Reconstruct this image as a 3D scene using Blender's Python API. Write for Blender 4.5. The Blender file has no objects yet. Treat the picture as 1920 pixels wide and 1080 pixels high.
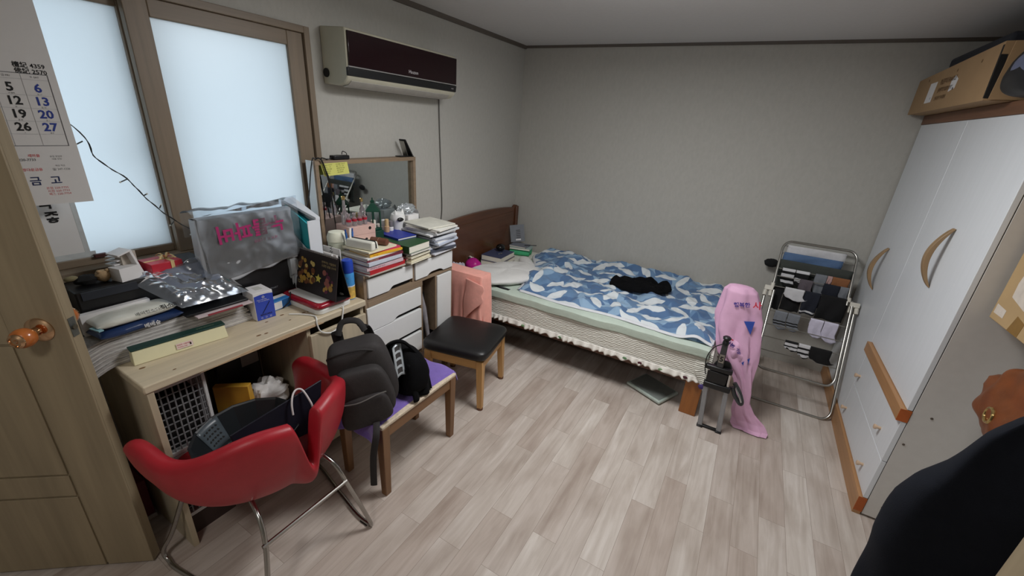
import bpy, bmesh, math, random
from math import sin, cos, pi, radians, sqrt, atan2, floor as ffloor
from mathutils import Vector, Matrix, noise
random.seed(7)
SC = bpy.context.scene
COL = SC.collection

# ---------------------------------------------------------------- camera
CAM = (0.0, 0.0, 1.65)
YAW, PIT, ROL = -0.505922595, -0.376620824, 0.0684949939
fwd = Vector((sin(YAW)*cos(PIT), cos(YAW)*cos(PIT), sin(PIT)))
rgt = Vector((cos(YAW), -sin(YAW), 0.0))
upv = rgt.cross(fwd)
r2 = cos(ROL)*rgt + sin(ROL)*upv
u2 = -sin(ROL)*rgt + cos(ROL)*upv
cd = bpy.data.cameras.new('camera'); co = bpy.data.objects.new('camera', cd); COL.objects.link(co)
cd.sensor_width = 36.0; cd.lens = 36.0*775.02/1920.0; cd.clip_start = 0.02
co.matrix_world = Matrix(((r2.x, u2.x, -fwd.x, CAM[0]), (r2.y, u2.y, -fwd.y, CAM[1]), (r2.z, u2.z, -fwd.z, CAM[2]), (0, 0, 0, 1)))
SC.camera = co
# ---------------------------------------------------------------- world, lamp, exposure
W = bpy.data.worlds.new('overcast_sky'); SC.world = W; W.use_nodes = True
bg = W.node_tree.nodes['Background']; bg.inputs[0].default_value = (0.80, 0.91, 1.0, 1); bg.inputs[1].default_value = 1.5
SC.view_settings.view_transform = 'Standard'; SC.view_settings.look = 'None'
SC.view_settings.exposure = 0.0; SC.view_settings.gamma = 1.0; SC.view_settings.use_curve_mapping = False
LAMP = (-0.50, 1.78)
LAMP_WATT = 25.0
ld = bpy.data.lights.new('ceiling_lamp_light', 'AREA'); ld.shape = 'SQUARE'; ld.size = 0.55; ld.energy = LAMP_WATT; ld.color = (0.985, 0.99, 1.0)
lo = bpy.data.objects.new('ceiling_lamp_light', ld); COL.objects.link(lo); lo.location = (LAMP[0], LAMP[1], 2.185)
ld2 = bpy.data.lights.new('ceiling_lamp_glow', 'POINT'); ld2.shadow_soft_size = 0.14; ld2.energy = 6.0; ld2.color = ld.color
lo2 = bpy.data.objects.new('ceiling_lamp_glow', ld2); COL.objects.link(lo2); lo2.location = (LAMP[0], LAMP[1], 2.03)

FILL_LAMP = (-0.55, -0.55)  # added fill lamp behind the camera, brightens the chair and door
ld3 = bpy.data.lights.new('added_fill_light', 'AREA'); ld3.shape = 'SQUARE'; ld3.size = 0.3; ld3.energy = 9.0; ld3.color = (1.0, 0.97, 0.93)
lo3 = bpy.data.objects.new('added_fill_light', ld3); COL.objects.link(lo3); lo3.location = (FILL_LAMP[0], FILL_LAMP[1], 2.19)

# ---------------------------------------------------------------- helpers
XL, YW = -2.068, 3.674           # left wall plane, back wall plane
def lin(c):
    return tuple(((v/255.0)/12.92 if v/255.0 <= 0.04045 else ((v/255.0+0.055)/1.055)**2.4) for v in c)
MATS = {}
def mat(name, c, rough=0.6, metal=0.0, var=0.08, scale=30.0, bump=0.0, bscale=200.0, stretch=(1, 1, 1), spec=0.5, trans=0.0, alpha=1.0, sheen=0.0, emit=None, coat=0.0):
    """procedural surface: base colour with noise variation and fine bump"""
    if name in MATS: return MATS[name]
    m = bpy.data.materials.new(name); m.use_nodes = True; MATS[name] = m
    nt = m.node_tree; N = nt.nodes; Lk = nt.links
    b = N['Principled BSDF']
    b.inputs['Roughness'].default_value = rough; b.inputs['Metallic'].default_value = metal
    b.inputs['Specular IOR Level'].default_value = spec
    b.inputs['Transmission Weight'].default_value = trans
    b.inputs['Alpha'].default_value = alpha
    b.inputs['Sheen Weight'].default_value = sheen
    b.inputs['Coat Weight'].default_value = coat
    col = lin(c)
    tc = N.new('ShaderNodeTexCoord'); mp = N.new('ShaderNodeMapping'); mp.inputs['Scale'].default_value = stretch
    Lk.new(tc.outputs['Object'], mp.inputs['Vector'])
    no = N.new('ShaderNodeTexNoise'); no.inputs['Scale'].default_value = scale; no.inputs['Detail'].default_value = 4
    Lk.new(mp.outputs[0], no.inputs['Vector'])
    rp = N.new('ShaderNodeValToRGB')
    rp.color_ramp.elements[0].color = tuple(max(0, v*(1-var)) for v in col)+(1,)
    rp.color_ramp.elements[1].color = tuple(min(1, v*(1+var)) for v in col)+(1,)
    rp.color_ramp.elements[0].position = 0.3; rp.color_ramp.elements[1].position = 0.7
    Lk.new(no.outputs['Fac'], rp.inputs[0]); Lk.new(rp.outputs[0], b.inputs['Base Color'])
    if bump:
        n2 = N.new('ShaderNodeTexNoise'); n2.inputs['Scale'].default_value = bscale; n2.inputs['Detail'].default_value = 3
        Lk.new(mp.outputs[0], n2.inputs['Vector'])
        bp = N.new('ShaderNodeBump'); bp.inputs['Strength'].default_value = bump; bp.inputs['Distance'].default_value = 0.004
        Lk.new(n2.outputs['Fac'], bp.inputs['Height']); Lk.new(bp.outputs[0], b.inputs['Normal'])
    if emit:
        b.inputs['Emission Color'].default_value = lin(c)+(1,); b.inputs['Emission Strength'].default_value = emit
    return m
def wood(name, c, axis='Y', rough=0.5, dark=0.72, scale=1.0, coat=0.0):
    """wood with grain along the given axis"""
    if name in MATS: return MATS[name]
    m = bpy.data.materials.new(name); m.use_nodes = True; MATS[name] = m
    nt = m.node_tree; N = nt.nodes; Lk = nt.links; b = N['Principled BSDF']
    b.inputs['Roughness'].default_value = rough; b.inputs['Coat Weight'].default_value = coat
    tc = N.new('ShaderNodeTexCoord'); mp = N.new('ShaderNodeMapping')
    s = {'X': (0.7, 14, 14), 'Y': (14, 0.7, 14), 'Z': (14, 14, 0.7)}[axis]
    mp.inputs['Scale'].default_value = tuple(v*scale for v in s)
    Lk.new(tc.outputs['Object'], mp.inputs[0])
    n1 = N.new('ShaderNodeTexNoise'); n1.inputs['Scale'].default_value = 2.2; n1.inputs['Detail'].default_value = 6; n1.inputs['Distortion'].default_value = 0.6
    n2 = N.new('ShaderNodeTexNoise'); n2.inputs['Scale'].default_value = 9; n2.inputs['Detail'].default_value = 3
    Lk.new(mp.outputs[0], n1.inputs['Vector']); Lk.new(mp.outputs[0], n2.inputs['Vector'])
    mx = N.new('ShaderNodeMath'); mx.operation = 'MULTIPLY_ADD'; mx.inputs[1].default_value = 0.35
    Lk.new(n2.outputs['Fac'], mx.inputs[0]); Lk.new(n1.outputs['Fac'], mx.inputs[2])
    rp = N.new('ShaderNodeValToRGB'); col = lin(c)
    rp.color_ramp.elements[0].position = 0.42; rp.color_ramp.elements[1].position = 0.88
    rp.color_ramp.elements[0].color = tuple(v*dark for v in col)+(1,)
    rp.color_ramp.elements[1].color = tuple(min(1, v*1.12) for v in col)+(1,)
    Lk.new(mx.outputs[0], rp.inputs[0]); Lk.new(rp.outputs[0], b.inputs['Base Color'])
    bp = N.new('ShaderNodeBump'); bp.inputs['Strength'].default_value = 0.12; bp.inputs['Distance'].default_value = 0.002
    Lk.new(mx.outputs[0], bp.inputs['Height']); Lk.new(bp.outputs[0], b.inputs['Normal'])
    return m
def clear_plastic(name, tint=(235, 240, 245), op=0.25, rough=0.12, refl=0.10):
    """thin film: mostly see-through with glossy creases"""
    if name in MATS: return MATS[name]
    m = bpy.data.materials.new(name); m.use_nodes = True; MATS[name] = m
    nt = m.node_tree; N = nt.nodes; Lk = nt.links
    for n in list(N): N.remove(n)
    out = N.new('ShaderNodeOutputMaterial'); tr = N.new('ShaderNodeBsdfTransparent'); gl = N.new('ShaderNodeBsdfGlossy'); df = N.new('ShaderNodeBsdfDiffuse')
    tr.inputs[0].default_value = lin(tint)+(1,); gl.inputs['Roughness'].default_value = rough; df.inputs[0].default_value = lin(tint)+(1,)
    fr = N.new('ShaderNodeFresnel'); fr.inputs[0].default_value = 1.5
    ad = N.new('ShaderNodeMath'); ad.operation = 'ADD'; ad.inputs[1].default_value = refl; Lk.new(fr.outputs[0], ad.inputs[0])
    m1 = N.new('ShaderNodeMixShader'); m1.inputs[0].default_value = op; Lk.new(tr.outputs[0], m1.inputs[1]); Lk.new(df.outputs[0], m1.inputs[2])
    m2 = N.new('ShaderNodeMixShader'); Lk.new(ad.outputs[0], m2.inputs[0]); Lk.new(m1.outputs[0], m2.inputs[1]); Lk.new(gl.outputs[0], m2.inputs[2])
    Lk.new(m2.outputs[0], out.inputs[0])
    return m

LOC = {}                     # world matrix of every object that carries parts
def thing(name, label, cat, loc=(0, 0, 0), rotz=0.0, group=None):
    o = bpy.data.objects.new(name, None); COL.objects.link(o); o.empty_display_size = 0.05
    o.location = loc; o.rotation_euler = (0, 0, rotz); o['label'] = label; o['category'] = cat
    if group: o['group'] = group
    LOC[o.name] = Matrix.Translation(loc) @ Matrix.Rotation(rotz, 4, 'Z')
    return o
def tag(o, label, cat, group=None):
    o['label'] = label; o['category'] = cat
    if group: o['group'] = group
    return o
def structure(o):
    o['kind'] = 'structure'; return o
def world_of(o):
    M = Matrix.Identity(4)
    while o is not None:
        if o.name in LOC: M = LOC[o.name] @ M
        o = o.parent
    return M

class G:
    """collects shapes (world coordinates unless built with local=True) for ONE mesh object"""
    def __init__(s, *mats):
        s.bm = bmesh.new(); s.mats = [m for m in mats]; s.k = 0
    def use(s, m):
        if m not in s.mats: s.mats.append(m)
        s.k = s.mats.index(m); return s
    def face(s, vs):
        try:
            f = s.bm.faces.new(vs); f.material_index = s.k; return f
        except ValueError: return None
    def v(s, p): return s.bm.verts.new(p)
    def box(s, lo, hi, M=None):
        x0, y0, z0 = lo; x1, y1, z1 = hi
        P = [(x0,y0,z0),(x1,y0,z0),(x1,y1,z0),(x0,y1,z0),(x0,y0,z1),(x1,y0,z1),(x1,y1,z1),(x0,y1,z1)]
        return s.hexa(P, M)
    def hexa(s, P, M=None):
        V = [s.v(M @ Vector(p) if M is not None else p) for p in P]
        for f in ((3,2,1,0),(4,5,6,7),(0,1,5,4),(1,2,6,5),(2,3,7,6),(3,0,4,7)): s.face([V[i] for i in f])
        return s
    def obox(s, c, size, rot=0.0, tilt=None):
        """box by centre of its base, size, rotation about z (or a full 3x3/4x4 tilt)"""
        M = Matrix.Translation(c) @ (tilt.to_4x4() if tilt is not None else Matrix.Rotation(rot, 4, 'Z'))
        a, b, h = size
        return s.box((-a/2, -b/2, 0), (a/2, b/2, h), M)
    def ring(s, c, ax, r, n, ph=0.0, sq=None):
        ax = Vector(ax).normalized()
        t = Vector((0, 0, 1)) if abs(ax.z) < 0.9 else Vector((1, 0, 0))
        a = ax.cross(t).normalized(); b = ax.cross(a)
        ra, rb = (r, r) if sq is None else (r*sq[0], r*sq[1])
        return [s.v(Vector(c) + a*ra*cos(ph+2*pi*i/n) + b*rb*sin(ph+2*pi*i/n)) for i in range(n)]
    def bridge(s, A, B):
        n = len(A)
        for i in range(n): s.face([A[i], A[(i+1) % n], B[(i+1) % n], B[i]])
    def cyl(s, a, b, r, rb=None, n=16, caps=True, ph=0.0):
        ax = Vector(b)-Vector(a); A = s.ring(a, ax, r, n, ph); B = s.ring(b, ax, r if rb is None else rb, n, ph)
        s.bridge(A, B)
        if caps: s.face(A[::-1]); s.face(B)
        return s
    def tube(s, pts, r, n=8, closed=False, taper=None, sq=None):
        P = [Vector(p) for p in pts]; rings = []; m = len(P)
        prev = None
        for i, p in enumerate(P):
            if closed: d = P[(i+1) % m]-P[i-1]
            else: d = P[min(i+1, m-1)]-P[max(i-1, 0)]
            if d.length < 1e-9: d = Vector((0, 0, 1))
            d.normalize()
            if prev is None:
                t = Vector((0, 0, 1)) if abs(d.z) < 0.9 else Vector((1, 0, 0))
                a = d.cross(t).normalized()
            else:
                a = (prev - d*prev.dot(d))
                a = a.normalized() if a.length > 1e-6 else d.orthogonal().normalized()
            prev = a; b = d.cross(a)
            rr = r if taper is None else r*taper[i]
            qa, qb = (rr, rr) if sq is None else (rr*sq[0], rr*sq[1])
            rings.append([s.v(p + a*qa*cos(2*pi*k/n) + b*qb*sin(2*pi*k/n)) for k in range(n)])
        for i in range(m-1): s.bridge(rings[i], rings[i+1])
        if closed: s.bridge(rings[-1], rings[0])
        else: s.face(rings[0][::-1]); s.face(rings[-1])
        return s
    def lathe(s, prof, c, ax=(0, 0, 1), n=24):
        """profile of (radius, height) pairs along the axis"""
        ax = Vector(ax).normalized(); c = Vector(c); prev = None
        for (r, h) in prof:
            R = s.ring(c+ax*h, ax, max(r, 1e-4), n)
            if prev is None: s.face(R[::-1])
            else: s.bridge(prev, R)
            prev = R
        s.face(prev); return s
    def prism(s, poly, o, a, b, t):
        """polygon (u,v) in the plane o + u*a + v*b, extruded by the vector t"""
        o, a, b, t = Vector(o), Vector(a), Vector(b), Vector(t)
        A = [s.v(o+a*u+b*w) for u, w in poly]; B = [s.v(o+a*u+b*w+t) for u, w in poly]
        s.face(A[::-1]); s.face(B); s.bridge(A, B); return s
    def grid(s, nu, nv, f, closed_u=False):
        V = [[s.v(f(i/(nu if closed_u else nu-1), j/(nv-1))) for i in range(nu)] for j in range(nv)]
        for j in range(nv-1):
            for i in range(nu if closed_u else nu-1):
                k = (i+1) % nu
                s.face([V[j][i], V[j][k], V[j+1][k], V[j+1][i]])
        return V
    def blob(s, c, r, sc=(1, 1, 1), nu=20, nv=12, amp=0.0, fr=3.0, M=None):
        c = Vector(c)
        def f(u, w):
            th, ph = 2*pi*u, pi*(w*0.998+0.001)
            d = Vector((sin(ph)*cos(th), sin(ph)*sin(th), -cos(ph)))
            k = 1+amp*noise.noise(d*fr+c*7)
            p = Vector((d.x*sc[0], d.y*sc[1], d.z*sc[2]))*r*k
            return c + (M @ p if M is not None else p)
        s.grid(nu, nv, f, True); return s
    def text(s, body, size, o, a, b, off=0.0006, align='LEFT', bold=0.0):
        """flat lettering: starts at o, runs along a, upright along b"""
        cu = bpy.data.curves.new('lettering', 'FONT'); cu.body = body; cu.size = size; cu.align_x = align; cu.offset = bold; cu.resolution_u = 2
        ob = bpy.data.objects.new('lettering', cu); COL.objects.link(ob)
        dg = bpy.context.evaluated_depsgraph_get(); me = bpy.data.meshes.new_from_object(ob.evaluated_get(dg))
        a = Vector(a).normalized(); b = Vector(b).normalized(); nrm = a.cross(b); o = Vector(o)+nrm*off
        V = [s.v(o+a*v.co.x+b*v.co.y) for v in me.vertices]
        for p in me.polygons: s.face([V[i] for i in p.vertices])
        bpy.data.objects.remove(ob); bpy.data.curves.remove(cu); bpy.data.meshes.remove(me)
        return s
    def build(s, name, m=None, parent=None, loc=None, local=False, bevel=0.0, seg=2, smooth=True, ang=0.6, solid=0.0, sub=0, recalc=True):
        bm = s.bm
        if recalc: bmesh.ops.recalc_face_normals(bm, faces=bm.faces)
        bm.normal_update()
        if smooth:
            for f in bm.faces: f.smooth = True
            for e in bm.edges:
                if len(e.link_faces) == 2 and e.calc_face_angle(0) > ang: e.smooth = False
        if not local:
            if parent is not None:
                Mi = world_of(parent).inverted()
                for v in bm.verts: v.co = Mi @ v.co
            elif loc is not None:
                for v in bm.verts: v.co -= Vector(loc)
        me = bpy.data.meshes.new(name); bm.to_mesh(me); bm.free()
        ms = ([m] if m else []) + s.mats if not s.mats else s.mats
        for q in ms: me.materials.append(q)
        o = bpy.data.objects.new(name, me); COL.objects.link(o)
        if parent is not None: o.parent = parent
        elif loc is not None: o.location = loc; LOC[o.name] = Matrix.Translation(loc)
        if solid:
            md = o.modifiers.new('thickness', 'SOLIDIFY'); md.thickness = solid; md.offset = 0
        if bevel:
            md = o.modifiers.new('edges', 'BEVEL'); md.width = bevel; md.segments = seg; md.limit_method = 'ANGLE'; md.angle_limit = radians(40)
        if sub:
            md = o.modifiers.new('smooth', 'SUBSURF'); md.levels = sub; md.render_levels = sub
        return o
def fbm(p, o=3):
    return noise.fractal(Vector(p), 1.0, 2.0, o)
def arc(c, r, a0, a1, n, ax=(1, 0, 0), ay=(0, 0, 1)):
    c, ax, ay = Vector(c), Vector(ax), Vector(ay)
    return [c+ax*r*cos(a0+(a1-a0)*i/n)+ay*r*sin(a0+(a1-a0)*i/n) for i in range(n+1)]
def smooth_path(P, k=6):
    """Catmull-Rom through the points"""
    P = [Vector(p) for p in P]; out = []
    for i in range(len(P)-1):
        p0 = P[max(i-1, 0)]; p1 = P[i]; p2 = P[i+1]; p3 = P[min(i+2, len(P)-1)]
        for j in range(k):
            t = j/k
            out.append(0.5*((2*p1)+(p2-p0)*t+(2*p0-5*p1+4*p2-p3)*t*t+(3*p1-p0-3*p2+p3)*t**3))
    out.append(P[-1]); return out
# ================================================================ materials of the room
M_wall = mat('wallpaper', (182, 180, 173), 0.85, var=0.035, scale=60, bump=0.25, bscale=420, stretch=(1, 1, 0.5))
M_ceil = mat('ceiling_paper', (210, 208, 206), 0.85, var=0.02, scale=50, bump=0.15, bscale=300)
M_trim = mat('ceiling_moulding', (92, 84, 76), 0.5, var=0.05)
M_frame = wood('window_frame_wood', (126, 111, 93), 'Z', 0.45, dark=0.86)
M_frame_h = wood('window_frame_wood_rail', (126, 111, 93), 'Y', 0.45, dark=0.86)
M_door = wood('door_wood', (152, 137, 111), 'Z', 0.5, dark=0.82, scale=0.7)
M_pine = wood('desk_pine', (202, 188, 162), 'Y', 0.5, dark=0.84, scale=0.7)
M_pine_v = wood('desk_pine_upright', (190, 176, 150), 'Z', 0.5, dark=0.84, scale=0.7)
M_walnut = wood('dresser_edge_wood', (140, 120, 98), 'Y', 0.5, dark=0.8)
M_white = mat('white_laminate', (226, 227, 226), 0.35, var=0.01)
M_whitegrain = mat('white_wardrobe_door', (220, 224, 228), 0.38, var=0.02, scale=8, stretch=(8, 8, 0.6), bump=0.06, bscale=60)
M_sidegrey = mat('wardrobe_side_board', (205, 202, 197), 0.5, var=0.02)
M_black = mat('black_plastic', (18, 18, 20), 0.4, var=0.1)
M_chrome = mat('chrome', (205, 205, 205), 0.14, 1.0, var=0.02)
M_steel = mat('brushed_steel', (170, 168, 162), 0.28, 1.0, var=0.05)
M_dark = mat('dark_gap', (20, 18, 17), 0.9)
def floor_material():
    m = bpy.data.materials.new('vinyl_plank_floor'); m.use_nodes = True
    nt = m.node_tree; N = nt.nodes; Lk = nt.links; b = N['Principled BSDF']
    tc = N.new('ShaderNodeTexCoord'); mp = N.new('ShaderNodeMapping'); mp.inputs['Rotation'].default_value = (0, 0, pi/2); mp.inputs['Location'].default_value = (0.31, 0.052, 0)
    Lk.new(tc.outputs['Object'], mp.inputs[0])
    br = N.new('ShaderNodeTexBrick'); br.offset = 0.37; br.offset_frequency = 2; br.squash = 1.0
    br.inputs['Color1'].default_value = (0, 0, 0, 1); br.inputs['Color2'].default_value = (1, 1, 1, 1); br.inputs['Mortar'].default_value = (0.5, 0.5, 0.5, 1)
    br.inputs['Scale'].default_value = 1; br.inputs['Mortar Size'].default_value = 0.0007; br.inputs['Brick Width'].default_value = 0.66; br.inputs['Row Height'].default_value = 0.108; br.inputs['Mortar Smooth'].default_value = 0.2
    Lk.new(mp.outputs[0], br.inputs['Vector'])
    # grain: noise stretched along the plank and shifted from plank to plank
    sh = N.new('ShaderNodeVectorMath'); sh.operation = 'SCALE'; sh.inputs['Scale'].default_value = 9.0; Lk.new(br.outputs['Color'], sh.inputs[0])
    ad = N.new('ShaderNodeVectorMath'); Lk.new(mp.outputs[0], ad.inputs[0]); Lk.new(sh.outputs[0], ad.inputs[1])
    m2 = N.new('ShaderNodeMapping'); m2.inputs['Scale'].default_value = (1.3, 16, 1); Lk.new(ad.outputs[0], m2.inputs[0])
    n1 = N.new('ShaderNodeTexNoise'); n1.inputs['Scale'].default_value = 1.6; n1.inputs['Detail'].default_value = 6; n1.inputs['Roughness'].default_value = 0.62; n1.inputs['Distortion'].default_value = 0.9; Lk.new(m2.outputs[0], n1.inputs['Vector'])
    m3 = N.new('ShaderNodeMapping'); m3.inputs['Scale'].default_value = (3.2, 9, 1); Lk.new(ad.outputs[0], m3.inputs[0])
    n2 = N.new('ShaderNodeTexNoise'); n2.inputs['Scale'].default_value = 1.0; n2.inputs['Detail'].default_value = 3; Lk.new(m3.outputs[0], n2.inputs['Vector'])
    rp = N.new('ShaderNodeValToRGB'); e = rp.color_ramp.elements
    e[0].position = 0.25; e[0].color = lin((186, 176, 168))+(1,); e[1].position = 0.72; e[1].color = lin((219, 213, 208))+(1,)
    x = e.new(0.5); x.color = lin((205, 197, 190))+(1,)
    Lk.new(n1.outputs['Fac'], rp.inputs[0])
    r2_ = N.new('ShaderNodeValToRGB'); e = r2_.color_ramp.elements
    e[0].position = 0.33; e[0].color = lin((188, 174, 163))+(1,); e[1].position = 0.55; e[1].color = (1, 1, 1, 1)
    Lk.new(n2.outputs['Fac'], r2_.inputs[0])
    mu = N.new('ShaderNodeMixRGB'); mu.blend_type = 'MULTIPLY'; mu.inputs[0].default_value = 0.38; Lk.new(rp.outputs[0], mu.inputs[1]); Lk.new(r2_.outputs[0], mu.inputs[2])
    # plank tone
    r3 = N.new('ShaderNodeValToRGB'); e = r3.color_ramp.elements
    e[0].color = lin((228, 219, 213))+(1,); e[1].color = lin((255, 253, 250))+(1,)
    x = e.new(0.5); x.color = lin((240, 235, 231))+(1,)
    Lk.new(br.outputs['Color'], r3.inputs[0])
    mv = N.new('ShaderNodeMixRGB'); mv.blend_type = 'MULTIPLY'; mv.inputs[0].default_value = 1.0; Lk.new(mu.outputs[0], mv.inputs[1]); Lk.new(r3.outputs[0], mv.inputs[2])
    mm = N.new('ShaderNodeMixRGB'); mm.inputs[2].default_value = lin((140, 126, 114))+(1,); Lk.new(br.outputs['Fac'], mm.inputs[0]); Lk.new(mv.outputs[0], mm.inputs[1])
    Lk.new(mm.outputs[0], b.inputs['Base Color']); b.inputs['Roughness'].default_value = 0.42; b.inputs['Specular IOR Level'].default_value = 0.35
    return m
M_floor = floor_material()
def frosted_glass():
    m = bpy.data.materials.new('frosted_glass'); m.use_nodes = True
    nt = m.node_tree; N = nt.nodes; Lk = nt.links
    for n in list(N): N.remove(n)
    out = N.new('ShaderNodeOutputMaterial'); tl = N.new('ShaderNodeBsdfTranslucent'); gl = N.new('ShaderNodeBsdfGlossy'); df = N.new('ShaderNodeBsdfDiffuse')
    tl.inputs[0].default_value = (0.86, 0.9, 0.92, 1); df.inputs[0].default_value = (0.7, 0.75, 0.78, 1); gl.inputs['Roughness'].default_value = 0.35
    a = N.new('ShaderNodeMixShader'); a.inputs[0].default_value = 0.12; Lk.new(tl.outputs[0], a.inputs[1]); Lk.new(df.outputs[0], a.inputs[2])
    c = N.new('ShaderNodeMixShader'); c.inputs[0].default_value = 0.05; Lk.new(a.outputs[0], c.inputs[1]); Lk.new(gl.outputs[0], c.inputs[2])
    Lk.new(c.outputs[0], out.inputs[0]); return m
M_frost = frosted_glass()

# ================================================================ room shell
XR, YF = 1.40, -1.15
def ceil_z(x, y): return 2.301 - 0.0090*(x-XL) - 0.004*(YW-y)
g = G(); g.box((XL-0.6, YF-0.05, -0.1), (XR+0.05, YW+0.15, 0.0)); structure(g.build('floor', M_floor))
g = G(); x0, x1, y0, y1 = XL-0.6, XR+0.15, YF-0.15, YW+0.15
g.hexa([(x0,y0,ceil_z(x0,y0)),(x1,y0,ceil_z(x1,y0)),(x1,y1,ceil_z(x1,y1)),(x0,y1,ceil_z(x0,y1)),(x0,y0,2.5),(x1,y0,2.5),(x1,y1,2.5),(x0,y1,2.5)])
structure(g.build('ceiling', M_ceil))
WY0, WY1, WZ0, WZ1 = 0.07, 1.50, 1.030, 2.024         # window opening
g = G(); T = 0.20
g.box((XL-T, 0.02, 0), (XL, WY0, 2.31)); g.box((XL-T, WY1, 0), (XL, YW+0.15, 2.31))
g.box((XL-T, WY0, 0), (XL, WY1, WZ0)); g.box((XL-T, WY0, WZ1), (XL, WY1, 2.31))
structure(g.build('wall_left', M_wall))
g = G(); g.box((XL-0.35, YF, 0), (XL-0.25, 0.02, 2.32)); g.box((XL-0.35, 0.0, 0), (XL-T, 0.02, 2.32)); structure(g.build('wall_entry', M_wall))
g = G(); g.box((XL, YW, 0), (XR, YW+0.12, 2.31)); structure(g.build('wall_back', M_wall))
g = G(); g.box((XR, YF, 0), (XR+0.12, YW+0.12, 2.31)); structure(g.build('wall_right', M_wall))
g = G(); g.box((XL-0.6, YF-0.12, 0), (XR+0.12, YF, 2.33)); structure(g.build('wall_front', M_wall))
g = G()
def mould(a, b, inx, iny):
    (ax, ay), (bx, by) = a, b; za, zb = ceil_z(ax, ay), ceil_z(bx, by); h = 0.024 if inx else 0.017
    g.hexa([(ax,ay,za-h),(bx,by,zb-h),(bx+inx*0.014,by+iny*0.014,zb-h),(ax+inx*0.014,ay+iny*0.014,za-h),(ax,ay,za),(bx,by,zb),(bx+inx*0.03,by+iny*0.03,zb),(ax+inx*0.03,ay+iny*0.03,za)])
mould((XL, 0.02), (XL, YW), 1, 0); structure(g.build('trim_1', M_trim))
g = G(); mould((XL+0.02, YW), (XR, YW), 0, -1); structure(g.build('trim_2', M_trim))

# ---------------------------------------------------------------- window_1: sliding frosted window in a brown frame
win = thing('window_1', 'frosted sliding window in a brown wood frame above the desk', 'window', (XL, 0.785, WZ0)); win['kind'] = 'structure'
g = G(M_frame); a, b_ = XL-0.15, XL+0.012; w = 0.03
g.box((a, WY0, WZ0), (b_, WY0+w, WZ1)); g.box((a, WY1-w, WZ0), (b_, WY1, WZ1))
g.use(M_frame_h).box((a, WY0+w, WZ1-w), (b_, WY1-w, WZ1)); g.box((a, WY0+w, WZ0-0.012), (b_, WY1-w, WZ0+0.018))
g.build('outer_frame', None, win, bevel=0.002)
def sash(y0, y1, xf, name, wl, wr, wt, wb):
    t = 0.034; g = G(M_frame); z0, z1 = WZ0+0.018, WZ1-w
    g.box((xf-t, y0, z0), (xf, y0+wl, z1)); g.box((xf-t, y1-wr, z0), (xf, y1, z1))
    g.use(M_frame_h).box((xf-t, y0+wl, z1-wt), (xf, y1-wr, z1)); g.box((xf-t, y0+wl, z0), (xf, y1-wr, z0+wb))
    s = g.build(name, None, win, bevel=0.003)
    p = G(); p.box((xf-t*0.6, y0+wl-0.004, z0+wb-0.004), (xf-t*0.6+0.005, y1-wr+0.004, z1-wt+0.004)); p.build('pane', M_frost, s)
    return s
sash(0.775, WY1-w-0.002, XL-0.004, 'sliding_sash', 0.076, 0.080, 0.062, 0.06)
sash(WY0+w+0.002, 0.835, XL-0.048, 'sliding_sash', 0.07, 0.062, 0.045, 0.03)
g = G(mat('outer_window_frame', (150, 160, 165), 0.5)); xo = XL-0.175
for yy in (WY0+0.0, 0.755, WY1-0.075): g.box((xo, yy, WZ0), (xo+0.02, yy+0.075, WZ1))
for zz in (WZ0, WZ1-0.035): g.box((xo, WY0, zz), (xo+0.02, WY1, zz+0.035))
g.box((xo-0.01, 0.71, 1.42), (xo+0.025, 0.735, 1.50))
g.build('outer_sash', None, win)

# ---------------------------------------------------------------- door_1: open door at the left
DO, DD, DN = Vector((-1.646, 0.294, 0)), Vector((-0.787, -0.617, 0)), Vector((-0.617, 0.787, 0))
dr = thing('door_1', 'open brown wooden door with a round knob at the left edge', 'door', DO); dr['kind'] = 'structure'
MD = Matrix((( -DD.x, DN.x, 0, DO.x), (-DD.y, DN.y, 0, DO.y), (0, 0, 1, 0), (0, 0, 0, 1)))    # local x runs towards the free edge
g = G(); LW = 0.60
def dbox(s0, s1, n0, n1, z0, z1): g.box((-s1, n0, z0), (-s0, n1, z1), MD)
dbox(0.0, LW, 0.006, 0.038, 0.012, 2.0)
gv = 0.156
dbox(0.0, gv-0.004, 0, 0.0061, 0.012, 2.0)
for z0, z1 in ((0.012, 0.352), (0.36, 0.448), (0.456, 0.948), (0.956, 2.0)): dbox(gv+(0.004 if z1 < 1 else -0.0041), LW, 0, 0.0061, z0, z1)
g.build('door_leaf', M_door, dr, bevel=0.0015)
M_brass = mat('polished_brass', (214, 176, 140), 0.12, 1.0, var=0.05)
M_knob = mat('amber_wood_knob', (176, 100, 46), 0.25, var=0.18, scale=40, coat=0.4)
for sgn, nn in ((-1, 0.0), (1, 0.038)):
    kc = DO+DD*0.071+DN*nn+Vector((0, 0, 1.005)); ax = DN*sgn
    g = G(M_brass); g.lathe([(0.037, 0.0), (0.037, 0.003), (0.030, 0.008), (0.014, 0.011), (0.012, 0.03)], kc, ax, 32)
    g.build('knob_rose', None, dr)
    g = G(M_knob); g.lathe([(0.012, 0.028), (0.020, 0.031), (0.027, 0.040), (0.029, 0.052), (0.026, 0.064), (0.020, 0.070)], kc, ax, 32)
    kn = g.build('knob', None, dr)
    g = G(M_brass); g.lathe([(0.021, 0.068), (0.021, 0.073), (0.015, 0.077), (0.013, 0.073), (0.006, 0.0735), (0.004, 0.077)], kc, ax, 28)
    g.build('knob_cap', None, kn)
g = G(mat('latch_plate', (120, 125, 125), 0.35, 0.9)); g.box((-0.001, 0.008, 0.975), (0.0015, 0.030, 1.035), MD)
lp = g.build('latch_plate', None, dr); g = G(M_dark)
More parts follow.
